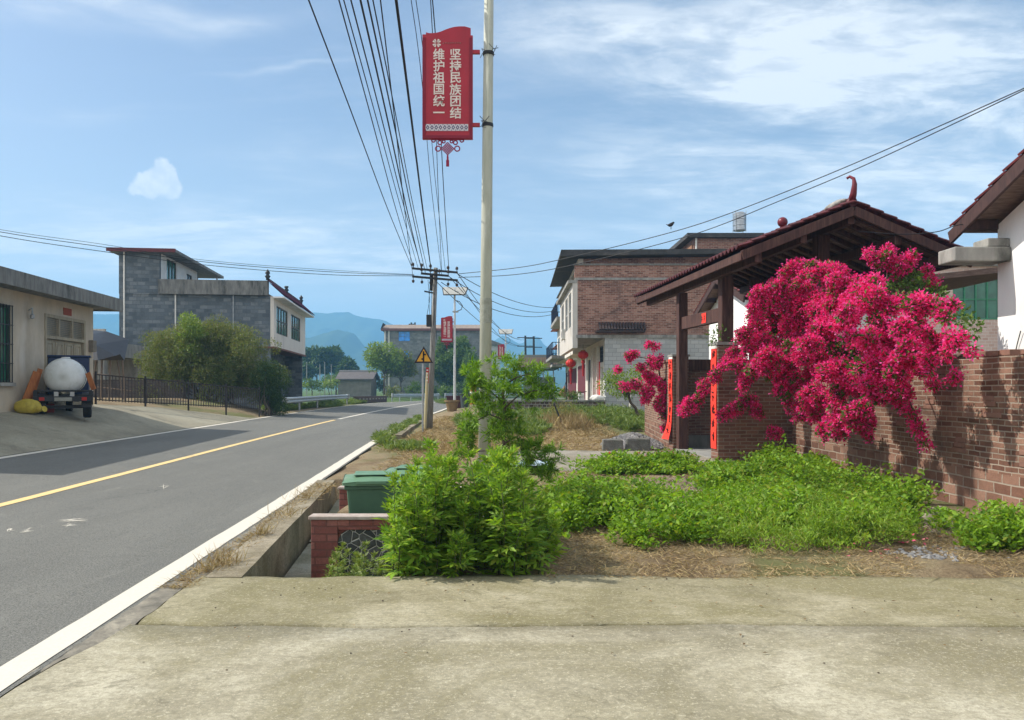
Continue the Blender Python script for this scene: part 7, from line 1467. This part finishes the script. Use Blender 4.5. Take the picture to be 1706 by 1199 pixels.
DRY = leafmat('dry_blade', [(0.34,0.25,0.13),(0.46,0.36,0.20),(0.24,0.16,0.08),(0.38,0.31,0.15),(0.18,0.11,0.06)], 0.15, 0.8, 0.1)
blades('dry_grass', 'dry straw coloured grass and litter on the bare ground', 52000, samp_dry, 0.075, 0.006, DRY, 0.35)
def samp_tuft(n):
    out = []
    for (x, y, r_, m_) in [(G(437, 893).x, G(437, 893).y, 0.07, 120), (G(378, 942).x, G(378, 942).y, 0.12, 170), (G(352, 950).x, G(352, 950).y, 0.10, 110), (G(470, 862).x, G(470, 862).y, 0.14, 70), (G(505, 832).x, G(505, 832).y, 0.2, 60), (G(935, 712).x + 0.2, 29.5, 0.75, 1500), (G(960, 718).x, 27.5, 0.6, 500), (-1.0, 19, 0.7, 400)]:
        q_ = rng.normal(size=(m_, 2)) * r_ * 0.6; X_, Y_ = x + q_[:, 0], y + q_[:, 1]; out.append(np.stack([X_, Y_, terrain(X_, Y_, False) - 0.01], 1))
    return np.concatenate(out)
blades('dry_weeds', 'upright dry brown weed tufts on the verge and the far plot', 0, samp_tuft, 0.16, 0.0065, DRY, 1.8)
dsb = tree('shrub', 'tan dried shrub with two stakes beside it on the far plot', (W(938, 700, 29.5).x, 29.5, 0.2), tuple(W(936, 688, 29.5)), (0.75, 0.6, 0.42), 26, 0.22, 1300, 0.13, 0.018, leafmat('tan_leaf', [(0.22,0.19,0.06),(0.30,0.24,0.09),(0.16,0.17,0.05),(0.12,0.14,0.035)]), 71, 0.02, 8, cat='shrub', bottom=-0.8)
for (a, b, m_, l_) in (((923, 672), (940, 714), DARKM, 'dark stake leaning right beside the tan dried shrub'), ((934, 690), (919, 716), plain('bamboo', (0.48, 0.38, 0.16), (0.38, 0.29, 0.12), 6), 'pale bamboo stake leaning left beside the tan dried shrub')):
    A = W(*a, 28.6); B_ = W(*b, 28.6); t = thing('stake', l_, 'stake', B_); mb = MB(); mb.tube([B_ - (A - B_) * 0.05, A], [0.035, 0.026], 8); mb.build('shaft', m_, t); mb = MB(); mb.tube([A, A + (A - B_) * 0.02], [0.03, 0.02], 8); mb.build('tip', m_, t)
# stones
def rocks(name, label, P, size, mat, cat='stones', flat=0.7):
    base = np.array([(1,0,0),(-1,0,0),(0,1,0),(0,-1,0),(0,0,1),(0,0,-1),(.62,.62,.5),(-.62,.6,.45),(.6,-.62,.5),(-.6,-.62,.45)], float)
    tri_ = [(4,6,0),(4,2,6),(4,7,2),(4,1,7),(4,9,1),(4,3,9),(4,8,3),(4,0,8),(0,6,2),(2,7,1),(1,9,3),(3,8,0),(5,2,0),(5,1,2),(5,3,1),(5,0,3)]
    n = len(P); s_ = size * rng.uniform(0.45, 1.3, n); V = base[None] * rng.uniform(0.75, 1.2, (n, 10, 1)); a = rng.random(n) * 6.283; ca, sa = np.cos(a)[:, None], np.sin(a)[:, None]; x, y = V[..., 0] * ca - V[..., 1] * sa, V[..., 0] * sa + V[..., 1] * ca * rng.uniform(0.6, 1, (n, 1)); V = np.stack([x, y, V[..., 2] * flat], -1) * s_[:, None, None] + P[:, None, :]
    Fq = (np.array(tri_)[None] + 10 * np.arange(n)[:, None, None]).reshape(-1, 3); o = np_mesh(name, V.reshape(-1, 3), Fq, mat); return tag(o, label, cat, kind='stuff')
def rockmat(name, stops):
    m, N, L = new_mat(name); ge = N.new('ShaderNodeNewGeometry'); col = ramp(N, L, ge.outputs['Random Per Island'], [(i / (len(stops)-1), c) for i, c in enumerate(stops)]); v = objvec(N, L); f = noise_n(N, L, v, 60, 5); col = mixc(N, L, maprange(N, L, f, 0.35, 0.7, 0, 0.5), col, tuple(c * 0.5 for c in stops[0])); return finish(m, N, L, col, 0.9, 0.2, f, 0.4, 0.005)
GR = rockmat('grey_gravel', [(0.14,0.138,0.135),(0.22,0.217,0.21),(0.29,0.285,0.275),(0.18,0.175,0.17)])
n = 2600; a = rng.random(n) * 6.283; k = np.sqrt(rng.random(n)); X_ = 3.2 + 0.80 * k * np.cos(a); Y_ = 20.6 + 1.5 * k * np.sin(a); Z_ = 0.02 + 0.31 * np.clip(1 - k ** 1.4, 0, 1); ok = X_ < 3.85
rocks('gravel_heap', 'heap of pale grey gravel behind the two concrete blocks', np.stack([X_, Y_, Z_], 1)[ok], 0.055, GR, 'gravel')
mb = MB(); mb.lathe([(0.7, 0.0), (0.45, 0.16), (0.22, 0.26), (0.0, 0.29)], (3.15, 20.6, 0.02), 24); o = mb.build('gravel_base', plain('gravel_fines', (0.19, 0.19, 0.20), (0.11, 0.11, 0.12), 30, bstr=1.0)); tag(o, 'fine grey gravel under the heap behind the concrete blocks', 'gravel', kind='stuff')
n = 150; q_ = ell(1580, 922, 110, 12, n)[0]; q_ = q_[fbm(q_[:, 0] * 3, q_[:, 1] * 3, 5) > 0.42]; rocks('gravel', 'scattered grey gravel at the concrete edge on the right', q_[q_[:, 1] > 6.42], 0.028, GR, 'gravel')
q_ = np.concatenate([ell(1575, 872, 40, 14, 60)[0], ell(1110, 815, 70, 18, 520)[0], ell(960, 818, 50, 14, 90)[0]]); rocks('clods', 'brown soil clods and stones lying between the weeds', q_, 0.06, rockmat('brown_stone', [(0.15,0.11,0.075),(0.22,0.17,0.12),(0.27,0.23,0.18),(0.12,0.08,0.055)]), 'stones', 0.6)
for i, (px, py, r_, l_) in enumerate(((1566, 866, .11, 'pale rounded stone at the foot of the brick wall'), (1545, 872, .08, 'smaller brown stone left of the pale stone by the wall'), (1590, 884, .09, 'flat grey stone below the pale stone by the wall'))):
    c = G(px, py); t = thing('stone', l_, 'stone', c, 0, 'stones at the wall foot'); lump('stone_body', plain('pale_stone', (0.38, 0.33, 0.25), (0.26, 0.22, 0.16), 7, bstr=0.5), (c.x, c.y, r_ * 0.6), (r_ * 1.2, r_, r_ * 0.85), 20 + i, t)
for i, (x0, x1, l_) in enumerate(((1003, 1039, 'left mossy grey concrete block before the gravel heap'), (1043, 1085, 'right grey concrete block before the gravel heap'))):
    A, B_ = W(x0, 754, 18.75), W(x1, 754, 18.75); t = thing('concrete_block', l_, 'concrete block', ((A.x + B_.x) / 2, 18.9, 0.02), 0, 'concrete blocks beside the path'); mb = MB(); hh = 0.30 + 0.02 * i; mb.hexa([(A.x, 18.72, 0), (B_.x, 18.7 + .05 * i, 0), (B_.x, 19.2, 0), (A.x + .04, 19.18, 0)], [(A.x + .02, 18.74, hh), (B_.x - .02, 18.73 + .05 * i, hh - .01), (B_.x - .03, 19.2, hh), (A.x + .05, 19.18, hh - .02)]); mb.build('block_body', concrete('old_block', (0.20, 0.195, 0.175), (0.11, 0.11, 0.10), (0.28, 0.27, 0.25), (0.10, 0.11, 0.07), 3.0), t, bevel=0.025)
    mb = MB(); mb.tube([(B_.x - .15, 18.95, hh - .03), (B_.x - .15, 18.95, hh + .05), (B_.x - .25, 18.95, hh + .05), (B_.x - .25, 18.95, hh - .03)], 0.008, 5); mb.build('lifting_loop', DARKM, t)
n = 420; q_ = np.concatenate([ell(1420, 838, 36, 12, 300)[0], ell(1440, 900, 130, 40, 60)[0], ell(1300, 800, 80, 12, 60)[0]]); q_[:, 2] += rng.random(len(q_)) * 0.12
o = leaves('fallen_petals', q_, np.concatenate([rng.normal(size=(len(q_), 2)), 0.3 * rng.random((len(q_), 1))], 1), 0.045, 0.035, leafmat('faded_petal', [(0.55,0.05,0.10),(0.6,0.2,0.22),(0.5,0.03,0.12),(0.45,0.25,0.2)], 0.2), None, 0.1, 1.5); tag(o, 'fallen faded pink bracts lying among the weeds under the bougainvillea', 'petals', kind='stuff')
q_ = ell(1070, 776, 80, 5, 30)[0]; q_[:, 2] += 0.2; o = leaves('red_flowers', np.repeat(q_, 5, 0) + rng.normal(size=(150, 3)) * 0.02, rand_dir(150), 0.05, 0.045, leafmat('red_petal', [(0.5,0.02,0.03),(0.6,0.04,0.05)], 0.2)); tag(o, 'small red flowers dotted over the low green strip by the path', 'flowers', kind='stuff')
t = thing('plastic_sheet', 'pale blue plastic sheet lying on the path behind the sapling', 'sheet', G(885, 775, 0.06)); c = G(885, 775, 0.06); V = []; m_ = 12
for i in range(m_):
    for j in range(m_): V.append((c.x - 0.42 + 0.8 * i / (m_-1) + 0.04 * math.sin(j), c.y - 0.5 + 1.0 * j / (m_-1) + 0.05 * math.sin(i * 1.7), 0.075 + 0.05 * float(fbm(i * .7, j * .7, 3))))
mb = MB(); mb.add(V, [(i*m_+j, (i+1)*m_+j, (i+1)*m_+j+1, i*m_+j+1) for i in range(m_-1) for j in range(m_-1)]); mb.build('sheet_body', plain('pale_blue_plastic', (0.42, 0.52, 0.58), (0.34, 0.44, 0.5), 4, rough=0.4), t, smooth=True)
# grit and leaf crumbs on the apron
n = 70; X_ = rng.uniform(-2.2, 5.5, n); Y_ = 4 + 2.3 * rng.random(n) ** 0.6; rocks('grit', 'small dark grit and crumbs scattered on the concrete apron', np.stack([X_, Y_, np.full(n, 0.016)], 1), 0.007, rockmat('dark_grit', [(0.05,0.04,0.03),(0.12,0.09,0.06),(0.2,0.17,0.12)]), 'grit')
n = 90; X_ = rng.uniform(-1.9, 5.5, n); Y_ = 6.3 - 1.9 * rng.random(n) ** 2.2; P = np.stack([X_, Y_, np.full(n, 0.024)], 1); D = np.concatenate([rng.normal(size=(n, 2)), 0.12 * rng.random((n, 1))], 1)
o = leaves('fallen_leaves', P, D, 0.035 * rng.uniform(0.5, 1.4, n), 0.016, leafmat('dead_leaf', [(0.16,0.09,0.04),(0.3,0.2,0.09),(0.10,0.06,0.03),(0.38,0.30,0.18)], 0.1, 0.8, 0.1), None, 0.12, 3.0); tag(o, 'dead leaf scraps lying on the concrete apron near the plants', 'leaves', kind='stuff')
print('weed leaves', n1, n2, n3)
